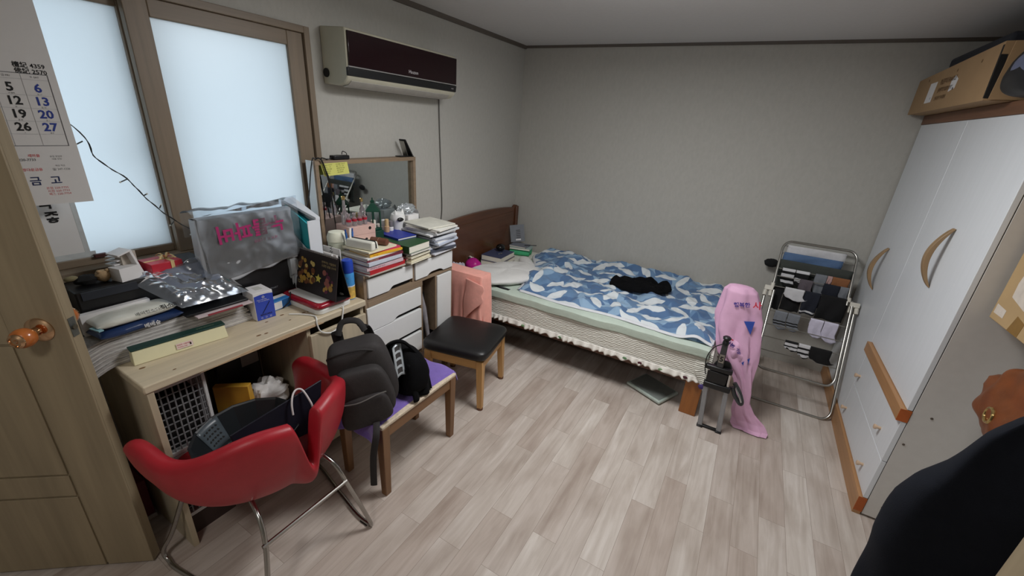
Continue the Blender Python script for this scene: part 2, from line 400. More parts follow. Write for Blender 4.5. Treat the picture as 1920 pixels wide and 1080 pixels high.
pc = DO+DN*0.019+Vector((0, 0, 1.005))
g.cyl(pc-DD*0.001, pc-DD*0.004, 0.008); g.build('latch_bolt', mat('latch_bolt', (140, 130, 115), 0.3, 0.9), lp) if False else None
g = G(mat('latch_bolt', (110, 108, 100), 0.3, 0.9)); g.cyl(pc, pc-DD*0.006, 0.008); g.build('latch_bolt', None, lp)

# ---------------------------------------------------------------- ceiling lamp (above the picture)
lamp = thing('ceiling_lamp', 'square white flush ceiling lamp above the middle of the room', 'lamp', (LAMP[0], LAMP[1], 2.21))
g = G(); g.obox((LAMP[0], LAMP[1], 2.21), (0.6, 0.6, 0.075)); g.build('lamp_body', M_white, lamp, bevel=0.01)
g = G(); g.obox((LAMP[0], LAMP[1], 2.198), (0.56, 0.56, 0.012)); g.build('lamp_diffuser', mat('lamp_diffuser', (255, 250, 243), 0.5, emit=2.2), lamp, bevel=0.004)

hl_ = thing('ceiling_lamp', 'added square white fill lamp, unseen, on the ceiling of the entry', 'lamp', (FILL_LAMP[0], FILL_LAMP[1], 2.215))  # housing for the added entry fill light
g = G(); g.obox((FILL_LAMP[0], FILL_LAMP[1], 2.215), (0.34, 0.34, 0.07)); g.build('lamp_body', M_white, hl_, bevel=0.01)
g = G(); g.obox((FILL_LAMP[0], FILL_LAMP[1], 2.203), (0.31, 0.31, 0.012)); g.build('lamp_diffuser', mat('lamp_diffuser', (255, 250, 243), 0.5, emit=2.2), hl_, bevel=0.004)

# ---------------------------------------------------------------- air conditioner
M_acw = mat('aged_white_plastic', (188, 184, 164), 0.45, var=0.05, scale=9)
M_acr = mat('maroon_gloss_panel', (30, 10, 15), 0.16, var=0.08)
ac = thing('air_conditioner', 'wall-mounted air conditioner with a glossy maroon front panel', 'air conditioner', (XL, 2.0, 1.78))
def ac_prof(pts, y0, y1, m, name, bev=0.0):
    g = G(m); g.prism(pts, (XL, y0, 0), (1, 0, 0), (0, 0, 1), (0, y1-y0, 0)); return g.build(name, None, ac, bevel=bev)
AY0, AY1 = 1.565, 2.435
ac_prof([(0.001, 1.785), (0.10, 1.778), (0.15, 1.786), (0.178, 1.808), (0.186, 1.83), (0.186, 2.018), (0.178, 2.034), (0.001, 2.046)], AY0, AY1, M_acw, 'casing', 0.006)
ac_prof([(0.187, 1.868), (0.196, 1.868), (0.196, 2.020), (0.187, 2.022)], AY0+0.006, AY1-0.004, M_acr, 'front_panel', 0.003)
ac_prof([(0.187, 1.862), (0.1975, 1.862), (0.1975, 1.867), (0.187, 1.867)], AY0+0.004, AY1-0.004, mat('silver_strip', (190, 188, 186), 0.25, 0.6), 'trim_strip')
ac_prof([(0.180, 1.822), (0.191, 1.824), (0.196, 1.861), (0.18, 1.861)], AY0-0.004, AY1-0.002, M_black, 'display_strip', 0.003)
ac_prof([(0.10, 1.774), (0.104, 1.7725), (0.150, 1.781), (0.176, 1.801), (0.173, 1.804), (0.148, 1.786)], AY0+0.03, AY1-0.05, mat('louver_plastic', (176, 172, 164), 0.45), 'louver', 0.001)
ac_prof([(0.095, 1.7775), (0.099, 1.7715), (0.104, 1.7725), (0.102, 1.779)], AY0+0.05, AY1-0.07, M_dark, 'outlet_slot')
g = G(M_dark); g.cyl((XL+0.03, AY0-0.001, 1.835), (XL+0.03, AY0-0.006, 1.835), 0.021, n=24); g.build('pipe_knockout', mat('pipe_knockout', (70, 66, 60), 0.7), ac)
g = G(mat('logo_silver', (200, 196, 196), 0.4)); g.text('Hauzen', 0.026, (XL+0.196, 1.985, 1.884), (0, 1, 0), (0, 0, 1)); g.build('logo', None, ac, recalc=False)
g = G(mat('logo_silver', (200, 196, 196), 0.4)); g.text('wind', 0.012, (XL+0.1958, 2.375, 1.838), (0, 1, 0), (0, 0, 1)); g.build('indicator', None, ac, recalc=False)

# ---------------------------------------------------------------- desk
DX = -1.586; DZ = 0.765
dk = thing('desk', 'pale pine desk with a side cabinet under the window', 'desk', (-1.82, 0.86, 0))
g = G(); g.box((XL+0.004, 0.398, 0.733), (DX, 1.328, DZ)); g.mats = [M_pine]; g.use(mat('pine_knot', (120, 88, 58), 0.6, var=0.2)); rk = random.Random(3)
for i in range(13):
    x, y = rk.uniform(XL+0.3, DX-0.02), rk.uniform(0.42, 1.3); a_ = rk.uniform(0.003, 0.006)
    V = [g.v((x+a_*cos(t*pi/5), y+a_*1.8*sin(t*pi/5), DZ+0.0006)) for t in range(10)]; g.face(V)
g.build('tabletop', None, dk, bevel=0.005)
g = G(mat('torn_veneer_core', (196, 168, 134), 0.7, var=0.1)); g.prism([(0, 0), (0.10, 0.006), (0.20, 0.013), (0.34, 0.016), (0.50, 0.010), (0.52, 0.0)], (DX+0.0002, 0.56, 0.734), (0, 1, 0), (0, 0, 1), (0.0012, 0, 0)); g.build('torn_veneer', None, dk)
g = G(); g.box((XL+0.01, 0.404, 0), (DX-0.004, 0.424, 0.733)); g.build('side_panel', M_pine_v, dk, bevel=0.001)
g = G(); g.box((XL+0.012, 0.424, 0.25), (XL+0.026, 1.0, 0.733)); g.build('back_panel', M_pine_v, dk)
g = G(); g.box((XL+0.01, 1.000, 0), (DX-0.02, 1.018, 0.733)); g.box((XL+0.01, 1.304, 0), (DX-0.02, 1.322, 0.733)); g.box((XL+0.01, 1.018, 0.05), (DX-0.04, 1.304, 0.068)); g.build('cabinet_body', M_pine_v, dk)
g = G(); g.box((DX-0.019, 1.006, 0.06), (DX, 1.322, 0.692)); dd_ = g.build('cabinet_door', M_pine_v, dk, bevel=0.003)
g = G(); g.cyl((DX, 1.045, 0.50), (DX+0.018, 1.045, 0.50), 0.007); g.lathe([(0.007, 0.016), (0.013, 0.020), (0.013, 0.026)], (DX, 1.045, 0.50), (1, 0, 0), 16); g.build('knob', M_steel, dd_)
# ---------------------------------------------------------------- dresser with drawers
dz0 = 0.235; PX = -1.612
ds = thing('dresser', 'white dresser with wood edges and scooped drawers beside the desk', 'dresser', (-1.83, 1.71, 0))
SY0, SY1 = 1.345, 2.075; bx = XL+0.02
g = G(M_walnut)
g.box((bx, SY0, 0.862), (PX, SY1, 0.880))
g.box((bx, SY0, dz0), (PX-0.004, SY0+0.018, 0.862)); g.box((bx, SY1-0.018, dz0), (PX-0.004, SY1, 0.862))
g.box((bx, SY0+0.018, 0.728), (PX-0.004, SY1-0.018, 0.746)); g.box((bx, 1.700, 0.746), (PX-0.004, 1.716, 0.862))
g.box((bx, SY0+0.018, 0.700), (PX-0.002, 1.785, 0.728))
g.box((bx, 1.768, dz0), (PX-0.004, 1.785, 0.728)); g.box((bx, 1.905, dz0+0.1), (PX-0.004, 1.918, 0.728))
g.box((bx, SY0+0.018, dz0), (bx+0.012, SY1-0.018, 0.862)); g.box((bx, SY0+0.018, dz0), (PX-0.01, SY1-0.018, dz0+0.016))
g.build('carcass', None, ds, bevel=0.001)
for (x, y) in ((bx+0.02, SY0+0.02), (bx+0.02, SY1-0.05), (PX-0.05, SY0+0.02), (PX-0.05, SY1-0.05)):
    g = G(M_walnut); g.box((x, y, 0), (x+0.03, y+0.03, dz0)); g.build('leg', None, ds)
def drawer(y0, y1, z0, z1, side):
    """front panel whose lower edge is scooped out for the fingers on one side"""
    t = 0.016; w_ = y1-y0; n0, n1 = (0.52, 1.0) if side > 0 else (0.0, 0.48); d = 0.022
    if side > 0: poly = [(0, 0), (0.42*w_, 0), (0.46*w_, 0.006), (0.50*w_, d-0.004), (0.54*w_, d), (w_, d), (w_, z1-z0), (0, z1-z0)]
    else: poly = [(0, d*0), (0.02*w_, 0.0), (0.03*w_, 0), (0.05*w_, 0.0), (0.62*w_, 0.0), (0.66*w_, 0), (w_, 0), (w_, z1-z0), (0, z1-z0)]
    g = G(M_white); g.prism(poly, (PX-t, y0, z0), (0, 1, 0), (0, 0, 1), (t+0.004, 0, 0)); o = g.build('drawer', None, ds, bevel=0.002)
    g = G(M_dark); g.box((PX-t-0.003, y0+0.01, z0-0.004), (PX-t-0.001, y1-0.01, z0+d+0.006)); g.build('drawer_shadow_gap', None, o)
    return o
drawer(1.366, 1.697, 0.752, 0.859, 1)
g = G(M_white)
w_ = 2.068-1.720; g.prism([(0, 0), (0.30*w_, 0.0), (0.36*w_, 0.013), (0.42*w_, 0.018), (0.62*w_, 0.018), (0.68*w_, 0.013), (0.74*w_, 0), (w_, 0), (w_, 0.107), (0, 0.107)], (PX-0.016, 1.720, 0.752), (0, 1, 0), (0, 0, 1), (0.02, 0, 0)); g.build('drawer', None, ds, bevel=0.002)
for z0, z1 in ((0.557, 0.697), (0.404, 0.554), (0.252, 0.401)): drawer(1.350, 1.765, z0, z1, 1)
g = G(M_white); g.box((PX-0.016, 1.920, dz0+0.02), (PX+0.003, 2.060, 0.722)); g.build('cupboard_door', None, ds, bevel=0.002)

# mirror on the dresser
mr = thing('mirror', 'wide wood-framed mirror standing at the back of the dresser', 'mirror', (XL+0.06, 1.76, 0.88))
mx0, mx1, my0, my1, mz1 = XL+0.03, XL+0.10, 1.387, 2.130, 1.411
g = G(M_walnut)
g.box((mx0, my0+0.004, mz1-0.022), (mx1, my1, mz1)); g.box((mx0, my0+0.004, 0.8805), (mx1, my0+0.024, mz1-0.022)); g.box((mx0, my1-0.022, 0.8805), (mx1, my1, mz1-0.022)); g.box((mx0, my0+0.024, 0.8805), (mx1, my1-0.022, 0.90)); g.box((mx0, my0+0.024, 0.90), (mx0+0.01, my1-0.022, mz1-0.022))
g.build('mirror_frame', None, mr, bevel=0.001)
g = G(M_white); g.box((mx0, my0, 0.8805), (mx1-0.012, my0+0.0035, mz1)); g.build('side_facing', None, mr)
g = G(mat('mirror_silver', (205, 212, 212), 0.02, 1.0, var=0.0)); g.box((mx0+0.0105, my0+0.0245, 0.9005), (mx1-0.025, my1-0.0225, mz1-0.0225)); g.build('glass', None, mr)

# ---------------------------------------------------------------- bed
M_bedwood = wood('dark_bed_wood', (92, 56, 36), 'Y', 0.35, dark=0.75, coat=0.2)
M_bedwood_x = wood('dark_bed_rail', (92, 56, 36), 'X', 0.35, dark=0.75)
M_footwood = wood('amber_bed_foot', (158, 98, 46), 'Z', 0.4, dark=0.8)
bed = thing('bed', 'brown wooden bed with a tall headboard along the back wall', 'bed', (-1.0, 3.08, 0))
BY0, BY1 = 2.487, 3.655
g = G(M_bedwood); N_ = 24; poly = [(BY0, 0.02)]
for i in range(N_+1):
    u = i/N_; poly.append((BY0+0.03+(BY1-BY0-0.10)*u, 0.875+0.045*sin(pi*min(1, 0.12+u*0.86))**0.6))
poly += [(BY1-0.045, 0.905), (BY1-0.012, 0.902), (BY1, 0.885), (BY1, 0.02)]
g.prism([(p[0], p[1]) for p in poly], (XL+0.012, 0, 0), (0, 1, 0), (0, 0, 1), (0.035, 0, 0)); hb = g.build('headboard', None, bed, bevel=0.006)
g = G(M_bedwood); g.box((XL+0.047, BY1-0.055, 0.02), (XL+0.062, BY1-0.005, 0.895)); g.build('headboard_post', None, hb, bevel=0.006)
g = G(M_bedwood); g.box((XL+0.047, BY0+0.08, 0.52), (XL+0.051, BY1-0.09, 0.85)); g.build('headboard_panel', None, hb, bevel=0.004)
for y in (BY0, BY1-0.03):
    g = G(M_bedwood_x); g.box((XL+0.05, y, 0.222), (-0.09, y+0.028, 0.335)); g.build('side_rail', None, bed, bevel=0.003)
for y in (BY0-0.003, BY1-0.09):
    g = G(M_footwood); g.prism([(0, 0), (0.075, 0), (0.082, 0.05), (0.074, 0.12), (0.085, 0.18), (0.085, 0.345), (0, 0.345)], (-0.092, y, 0), (0, 1, 0), (0, 0, 1), (0.10, 0, 0)); g.build('leg', None, bed, bevel=0.004)
g = G(M_bedwood); g.box((-0.06, BY0+0.08, 0.24), (-0.02, BY1-0.09, 0.345)); g.build('foot_rail', None, bed)
g = G(M_bedwood_x)
g.box((XL+0.05, BY0+0.028, 0.30), (-0.06, BY1-0.03, 0.318)); g.build('slat_base', None, bed)
# ================================================================ bedding
M_cover = mat('white_quilted_cotton', (226, 224, 214), 0.8, var=0.03)
def quilted_bump(m, sc=55):
    nt = m.node_tree; N = nt.nodes; Lk = nt.links; b = N['Principled BSDF']
    tc = N.new('ShaderNodeTexCoord'); mp = N.new('ShaderNodeMapping'); mp.inputs['Scale'].default_value = (1, 1, 1.5)
    Lk.new(tc.outputs['Object'], mp.inputs[0])
    wv = N.new('ShaderNodeTexWave'); wv.wave_type = 'BANDS'; wv.bands_direction = 'Z'; wv.inputs['Scale'].default_value = 17; wv.inputs['Distortion'].default_value = 2.2; wv.inputs['Detail'].default_value = 0; wv.inputs['Detail Scale'].default_value = 2.2
    vo = N.new('ShaderNodeTexVoronoi'); vo.inputs['Scale'].default_value = sc; vo.feature = 'SMOOTH_F1'
    Lk.new(mp.outputs[0], wv.inputs['Vector']); Lk.new(mp.outputs[0], vo.inputs['Vector'])
    mx = N.new('ShaderNodeMath'); mx.operation = 'MULTIPLY_ADD'; mx.inputs[1].default_value = -0.25; Lk.new(vo.outputs['Distance'], mx.inputs[0]); Lk.new(wv.outputs['Fac'], mx.inputs[2])
    bp = N.new('ShaderNodeBump'); bp.inputs['Strength'].default_value = 0.7; bp.inputs['Distance'].default_value = 0.008
    Lk.new(mx.outputs[0], bp.inputs['Height']); Lk.new(bp.outputs[0], b.inputs['Normal'])
quilted_bump(M_cover)
M_ruffle = mat('white_ruffle_cotton', (228, 224, 216), 0.85, var=0.02)
mt = thing('mattress', 'mattress in a white quilted cover with a ruffled hem on the brown bed', 'mattress', (-1.0, 3.07, 0.32))
mx0_, mx1_, my0_, my1_ = XL+0.068, 0.022, 2.478, 3.648
g = G()
def mcover(u, w):
    # rounded slab outline, w runs from the hem up the side and onto the top
    x0, x1, y0, y1 = mx0_, mx1_, my0_, my1_
    per = [(x0, y0), (x1, y0), (x1, y1), (x0, y1)]
    L_ = [x1-x0, y1-y0, x1-x0, y1-y0]; s = u*sum(L_); k = 0
    while k < 3 and s > L_[k]: s -= L_[k]; k += 1
    a, b = Vector(per[k]), Vector(per[(k+1) % 4]); p = a+(b-a)*(s/L_[k]); c = Vector(((x0+x1)/2, (y0+y1)/2))
    flare = 0.006*sin(u*260)*(1-w)
    if w < 0.55: z = 0.283+(0.440-0.283)*(w/0.55); ins = -0.004-flare+0.004*noise.noise(Vector((p.x*6, p.y*6, 1)))
    elif w < 0.75: t = (w-0.55)/0.2; z = 0.440+0.022*sin(t*pi/2); ins = 0.03*(1-cos(t*pi/2))
    else: t = (w-0.75)/0.25; z = 0.462; ins = 0.03+t*0.2
    x = min(max(p.x, x0+ins), x1-ins); y = min(max(p.y, y0+ins), y1-ins)
    return (x, y, z)
V = g.grid(420, 16, mcover, True); g.face(V[-1])
g.build('quilted_cover', M_cover, mt)
g = G()
def ruff(u, w):
    s = u*(mx1_-mx0_+0.55)
    if s < mx1_-mx0_: x, y = mx0_+s, my0_
    else: x, y = mx1_, my0_+(s-(mx1_-mx0_))
    d = 0.004+0.016*w*(0.6+0.6*sin(s*118+2*sin(s*23)))+0.006*w
    z = 0.288-0.036*w+0.006*w*sin(s*61+1)
    return (x+(d if s >= mx1_-mx0_ else 0), y-(d if s < mx1_-mx0_ else 0), z)
g.grid(900, 5, ruff); g.build('ruffle', M_ruffle, mt, solid=0.002)
for i, (s, c) in enumerate(((0.42, (150, 120, 60)), (0.75, (120, 160, 110)), (1.05, (90, 130, 90)), (1.52, (110, 150, 110)), (1.62, (90, 40, 50)), (1.75, (130, 165, 120)), (1.90, (80, 36, 48)))):
    g = G(); g.blob((mx0_+s, my0_-0.020, 0.266), 0.012, (1.2, 0.25, 0.8), 10, 6, 0.3); g.build('embroidered_flower', mat('ruffle_flower_%d' % i, c, 0.8), mt)
g = G(); 
def corner_flap(u, w):
    a = u; x = -0.065+0.105*a; z = 0.40-(0.04+0.175*a)*w-0.02*sin(a*pi)*w; y = my0_-0.012-0.012*w*(1+0.4*sin(a*9))
    return (x, y, z)
g.grid(24, 18, corner_flap); g.build('corner_drape', M_cover, mt, solid=0.004)
g = G(); g.blob((0.0, my0_-0.032, 0.245), 0.017, (1, 0.3, 1), 14, 8, 0.3); g.build('embroidered_flower', mat('ruffle_pansy', (74, 58, 120), 0.8), mt)

M_pad = mat('sage_green_cotton', (190, 203, 190), 0.8, var=0.05, scale=14, bump=0.5, bscale=45)
g = G()
def padf(u, w):
    x = -1.66+u*1.66+0.02*noise.noise(Vector((w*4, 3, 1))); y0 = 2.476+0.006*sin(x*9)
    if w < 0.12: return (x, y0-0.004, 0.424+0.010*noise.noise(Vector((x*5, 0, 2)))+(0.474-0.424)*(w/0.12))
    t = (w-0.12)/0.88; y = y0+t*(3.63-y0)
    return (x, y, 0.4745+0.004*noise.noise(Vector((x*7, y*7, 0)))+0.004*min(1, t*20))
g.grid(110, 70, padf); o = g.build('mattress_pad', M_pad, None, (-0.85, 3.05, 0.48), solid=0.008); tag(o, 'thin sage green pad spread over the white mattress cover', 'bed pad')

def quilt_material():
    m = bpy.data.materials.new('blue_leaf_print'); m.use_nodes = True
    nt = m.node_tree; N = nt.nodes; Lk = nt.links; b = N['Principled BSDF']; b.inputs['Roughness'].default_value = 0.75; b.inputs['Sheen Weight'].default_value = 0.15
    at = N.new('ShaderNodeAttribute'); at.attribute_name = 'leaf'; sp = N.new('ShaderNodeSeparateColor'); Lk.new(at.outputs['Color'], sp.inputs[0])
    cur = None
    cols = [(98, 131, 167), (138, 168, 196), (78, 110, 150), (212, 218, 221)]
    rgb = N.new('ShaderNodeRGB'); rgb.outputs[0].default_value = lin(cols[0])+(1,); cur = rgb.outputs[0]
    for i, ch in enumerate(('Red', 'Green', 'Blue')):
        rp = N.new('ShaderNodeValToRGB'); rp.color_ramp.elements[0].position = 0.485; rp.color_ramp.elements[1].position = 0.515; Lk.new(sp.outputs[ch], rp.inputs[0])
        mx = N.new('ShaderNodeMixRGB'); mx.inputs[2].default_value = lin(cols[i+1])+(1,); Lk.new(rp.outputs[0], mx.inputs[0]); Lk.new(cur, mx.inputs[1]); cur = mx.outputs[0]
    Lk.new(cur, b.inputs['Base Color']); return m
M_quilt = quilt_material()
def leaf_sets(rnd):
    sets = []
    for cnt, L0, W0 in ((110, 0.110, 0.060), (120, 0.105, 0.060), (100, 0.098, 0.052)):
        lv = []; tries = 0
        while len(lv) < cnt and tries < 6000:
            tries += 1; x, y = rnd.uniform(-1.8, 0.1), rnd.uniform(2.4, 3.75)
            if all((x-q[0])**2+(y-q[1])**2 > 0.120**2 for q in lv):
                lv.append((x, y, rnd.uniform(0, 2*pi), L0*rnd.uniform(0.75, 1.2), W0*rnd.uniform(0.8, 1.35), rnd.uniform(-2.0, 2.0)))
        sets.append(lv)
    return sets
LS = leaf_sets(random.Random(11))
def leaf_val(lv, x, y):
    best = -1
    for (cx, cy, a, L_, w_, k) in lv:
        dx, dy = x-cx, y-cy
        if dx*dx+dy*dy > 0.022: continue
        p, q = dx*cos(a)+dy*sin(a), -dx*sin(a)+dy*cos(a); q -= k*p*p
        t = (p+L_)/(2*L_)
        if 0 <= t <= 1: v = w_*(2.1*(t**0.75)*(1-t)**0.9)-abs(q)*(1.0 if q > 0 else 1.25)
        else: v = -min(abs(t), abs(1-t))*L_*2-abs(q)
        best = max(best, v)
    return min(1, max(0, 0.5+best*18))
def q_front(x): return 2.553-0.030*max(0, min(1, (x+0.35)/0.35))+0.012*sin(x*9+1)+0.05*max(0, (-1.1-x))*2.0*max(0, 1-abs(x+1.25)/0.15)*0
g = G(); QN, QM = 250, 170; vals = []
def quiltf(u, w):
    # left border slants from the pillow towards the wall
    xl = -1.36-0.34*(w**0.8)+0.03*sin(w*14)
    x = xl+(0.005-xl)*u; y0 = q_front(x); y1 = 3.655-0.015*sin(x*7)
    y = y0+(y1-y0)*w
    edge = min(1, min(w*18, (1-u)*26, u*22, (1-w)*30)); edge = edge*edge*(3-2*edge)
    h = 0.022+0.040*fbm((x*3.0, y*3.2, 0.3))+0.024*fbm((x*8, y*7, 1.7))+0.014*(1-abs(noise.noise(Vector((x*4+y*2, y*5-x, 4.4)))))**6
    h += 0.05*math.exp(-((x+1.30)/0.12)**2)*(0.55+0.45*sin(y*11+0.5))       # thick gathered head end
    h += 0.026*math.exp(-((w-1.0)/0.10)**2)*(0.7+0.5*sin(x*6.2))
    h += 0.035*math.exp(-((x+0.10)/0.06)**2-((w-0.03)/0.06)**2)              # lifted corner arch
    z = 0.4900+max(0.004, h)*edge
    vals.append((leaf_val(LS[0], x, y), leaf_val(LS[1], x, y), leaf_val(LS[2], x, y)))
    return (x, y, z)
V = g.grid(QN, QM, quiltf)
o = g.build('quilt', M_quilt, None, (-0.7, 3.1, 0.50), solid=0.010)
ca = o.data.color_attributes.new('leaf', 'FLOAT_COLOR', 'POINT')
for i, v in enumerate(vals): ca.data[i].color = (v[0], v[1], v[2], 1)
tag(o, 'blue quilt with a white and blue leaf print spread across the bed', 'quilt'); QUILT = o
g = G(); M_bind = mat('white_binding_tape', (214, 216, 220), 0.8, var=0.02)
def bindf(u, w):
    x = -1.35+1.35*u; y = q_front(x)
    lift = 0.035*math.exp(-((x+0.10)/0.06)**2)
    return (x, y-0.016+0.020*w, 0.486+0.010*w+lift*0.9)
g.grid(160, 4, bindf); g.build('binding', M_bind, o, solid=0.003)
g = G()
def bindl(u, w):
    xl = -1.36-0.34*(u**0.8)+0.03*sin(u*14); y0 = q_front(xl); y = y0+(3.655-y0)*u
    return (xl-0.016+0.024*w, y, 0.4885+0.014*w)
g.grid(60, 4, bindl); g.build('binding', M_bind, o, solid=0.003)

def heap(c, rx, ry, h, rot, seed, n=56, m=18, wob=0.22, fold=0.5, thin=0.004, ff=3.0):
    """crumpled cloth lying on a surface: closed mesh with an irregular outline"""
    g = G(); c = Vector(c)
    def rad(th): return 1+wob*noise.noise(Vector((cos(th)*1.6, sin(th)*1.6, seed)))+wob*0.5*noise.noise(Vector((cos(th)*4, sin(th)*4, seed+5)))
    def f(u, w):
        th = 2*pi*u
        if w <= 0.5: r = 2*w; z = 0.0
        else:
            r = 2*(1-w); z = 1.0
        R = rad(th)*max(r, 0.001); px, py = rx*R*cos(th), ry*R*sin(th)
        if z: 
            e = min(1, (1-r)*4.5); e = sqrt(e)
            hh = thin+h*e*(0.55+fold*fbm((px/rx*ff*0.6, py/ry*ff*0.6, seed+2)))
            zz = max(thin*0.6, hh)
        else: zz = 0
        return (c.x+px*cos(rot)-py*sin(rot), c.y+px*sin(rot)+py*cos(rot), c.z+zz)
    g.grid(n, 2*m, f, True); return g
M_blackcloth = mat('black_fleece', (10, 10, 12), 0.95, var=0.2, bump=0.3, bscale=150, spec=0.15)
o = heap((-0.62, 3.16, 0.522), 0.235, 0.155, 0.075, 0.35, 4.2, wob=0.30, ff=4).build('folded_garment', M_blackcloth, None, (-0.62, 3.16, 0.522)); tag(o, 'crumpled black garment lying on the blue quilt', 'garment')
M_pillow = mat('white_pillow_cotton', (222, 221, 218), 0.85, var=0.02, bump=0.2, bscale=90, sheen=0.1)
g = G()
def pillowf(u, w):
    th = 2*pi*u; ph = pi*(w*0.996+0.002)-pi/2
    e = 0.55; ct, st = cos(th), sin(th)
    sx = abs(ct)**e*(1 if ct > 0 else -1); sy = abs(st)**e*(1 if st > 0 else -1); k = cos(ph)**0.55
    x, y = 0.285*sx*k, 0.225*sy*k; z = 0.042*sin(ph)*(1-0.35*(abs(sx)**3)*(abs(sy)**3))+0.010*fbm((x*6, y*6, 3))
    a = 0.95
    return (-1.585+x*cos(a)-y*sin(a), 2.775+x*sin(a)+y*cos(a), 0.519+z)
V = g.grid(72, 30, pillowf, True); g.face(V[0][::-1]); g.face(V[-1]); o = g.build('pillow', M_pillow, None, (-1.63, 2.90, 0.49)); tag(o, 'soft white pillow between the bedside books and the blue quilt', 'pillow')
g = G(); P = [(-1.70+0.20*t, 3.24-0.22*t, 0.505) for t in [i/8 for i in range(9)]]; g.tube(P, 0.046, 16, taper=[0.6, 0.95, 1, 1.05, 1, 1.05, 1, 0.9, 0.6], sq=(1.15, 0.75)); o = g.build('towel_roll', M_pillow, None, (-1.60, 3.2, 0.49)); tag(o, 'rolled white towel lying between the pillow and the quilt', 'towel')

# ================================================================ wardrobe
WX, WYa, WYb = 0.79, 2.167, 3.660
wd = thing('wardrobe', 'tall white wardrobe with arched wooden handles and brown trim at the right', 'wardrobe', (1.08, 2.91, 0))
g = G(M_sidegrey); g.box((WX+0.0214, WYa, 0.012), (1.37, WYa+0.016, 1.806)); g.build('side_panel', None, wd, bevel=0.001)
g = G(M_white); g.box((WX+0.024, WYa+0.016, 0.012), (1.37, WYb, 1.806)); g.build('carcass', None, wd)
g = G(M_dark); g.box((WX+0.0192, WYa+0.0015, 0.012), (WX+0.0212, WYb-0.002, 1.80)); g.build('door_seam', None, wd)
M_wtrim = wood('amber_trim_wood', (172, 128, 86), 'Y', 0.45, dark=0.82)
M_wend = mat('orange_trim_end', (176, 88, 30), 0.5, var=0.1)
MID = 2.918
g = G(M_whitegrain); g.box((WX, WYa, 0.612), (WX+0.019, MID-0.0015, 1.806)); dn = g.build('door', None, wd, bevel=0.002)
g = G(M_whitegrain); g.box((WX, MID+0.0015, 0.102), (WX+0.019, WYb, 1.806)); df_ = g.build('door', None, wd, bevel=0.002)
M_hand = wood('handle_wood', (150, 122, 88), 'Z', 0.45, dark=0.8)
def bow(y, z0, z1, par):
    g = G(M_hand); n = 18; pts = []
    A, B = [], []
    for i in range(n+1):
        t = i/n; z = z0+(z1-z0)*t; d = 0.048*sin(pi*t)**0.8; thick = 0.009+0.012*sin(pi*t)
        o_, i_ = WX-0.0005-d-thick*0.6, WX-0.0005-max(0, d-thick*0.4)
        pts.append((z, o_, i_))
    for k in range(2):
        yy = y+(-0.015 if k == 0 else 0.015)
        A.append([g.v((p[1], yy, p[0])) for p in pts]); B.append([g.v((p[2], yy, p[0])) for p in pts])
    for i in range(n):
        g.face([A[0][i], A[0][i+1], A[1][i+1], A[1][i]]); g.face([B[0][i], B[0][i+1], B[1][i+1], B[1][i]])
        g.face([A[0][i], A[0][i+1], B[0][i+1], B[0][i]]); g.face([A[1][i], A[1][i+1], B[1][i+1], B[1][i]])
    g.face([A[0][0], A[1][0], B[1][0], B[0][0]]); g.face([A[0][n], A[1][n], B[1][n], B[0][n]])
    g.build('handle', None, par, bevel=0.002)
bow(2.513, 1.078, 1.350, dn); bow(3.295, 0.822, 1.092, df_)
M_kn = mat('beige_wood_knob', (206, 178, 150), 0.45, var=0.05)
for z0, z1, kz in ((0.104, 0.326, 0.181), (0.329, 0.549, 0.407)):
    g = G(M_whitegrain); g.box((WX, WYa, z0), (WX+0.019, MID-0.0015, z1)); dw = g.build('drawer', None, wd, bevel=0.0012)
    for ky in (2.318, 2.859):
        g = G(M_kn); g.lathe([(0.007, -0.001), (0.0075, 0.012), (0.012, 0.020), (0.012, 0.026), (0.008, 0.028)], (WX, ky, kz), (-1, 0, 0), 18); g.build('knob', None, dw)
g = G(M_wtrim); g.box((WX-0.020, WYa+0.0005, 0.551), (WX+0.019, MID, 0.610)); tr = g.build('middle_trim', None, wd, bevel=0.002)
g = G(M_wend); g.box((WX-0.020, WYa-0.002, 0.551), (WX+0.019, WYa, 0.610)); g.build('trim_end', None, tr)
g = G(M_wtrim); g.box((WX-0.014, WYa+0.0005, 0.0), (WX+0.019, WYb, 0.101)); tr = g.build('base_trim', None, wd, bevel=0.002)
g = G(M_wend); g.box((WX-0.014, WYa-0.002, 0.02), (WX+0.019, WYa, 0.101)); g.build('trim_end', None, tr)
g = G(wood('top_trim_wood', (116, 80, 58), 'Y', 0.5)); g.box((WX-0.004, WYa, 1.807), (1.37, WYb, 1.858)); g.build('top_board', None, wd, bevel=0.002)
M_cap = mat('screw_cap', (84, 74, 64), 0.5)
for x, z in ((0.874, 0.604), (0.832, 0.444), (0.869, 0.085)):
    g = G(M_cap); g.cyl((x, WYa, z), (x, WYa-0.002, z), 0.005, n=12); g.build('screw_cap', None, wd)

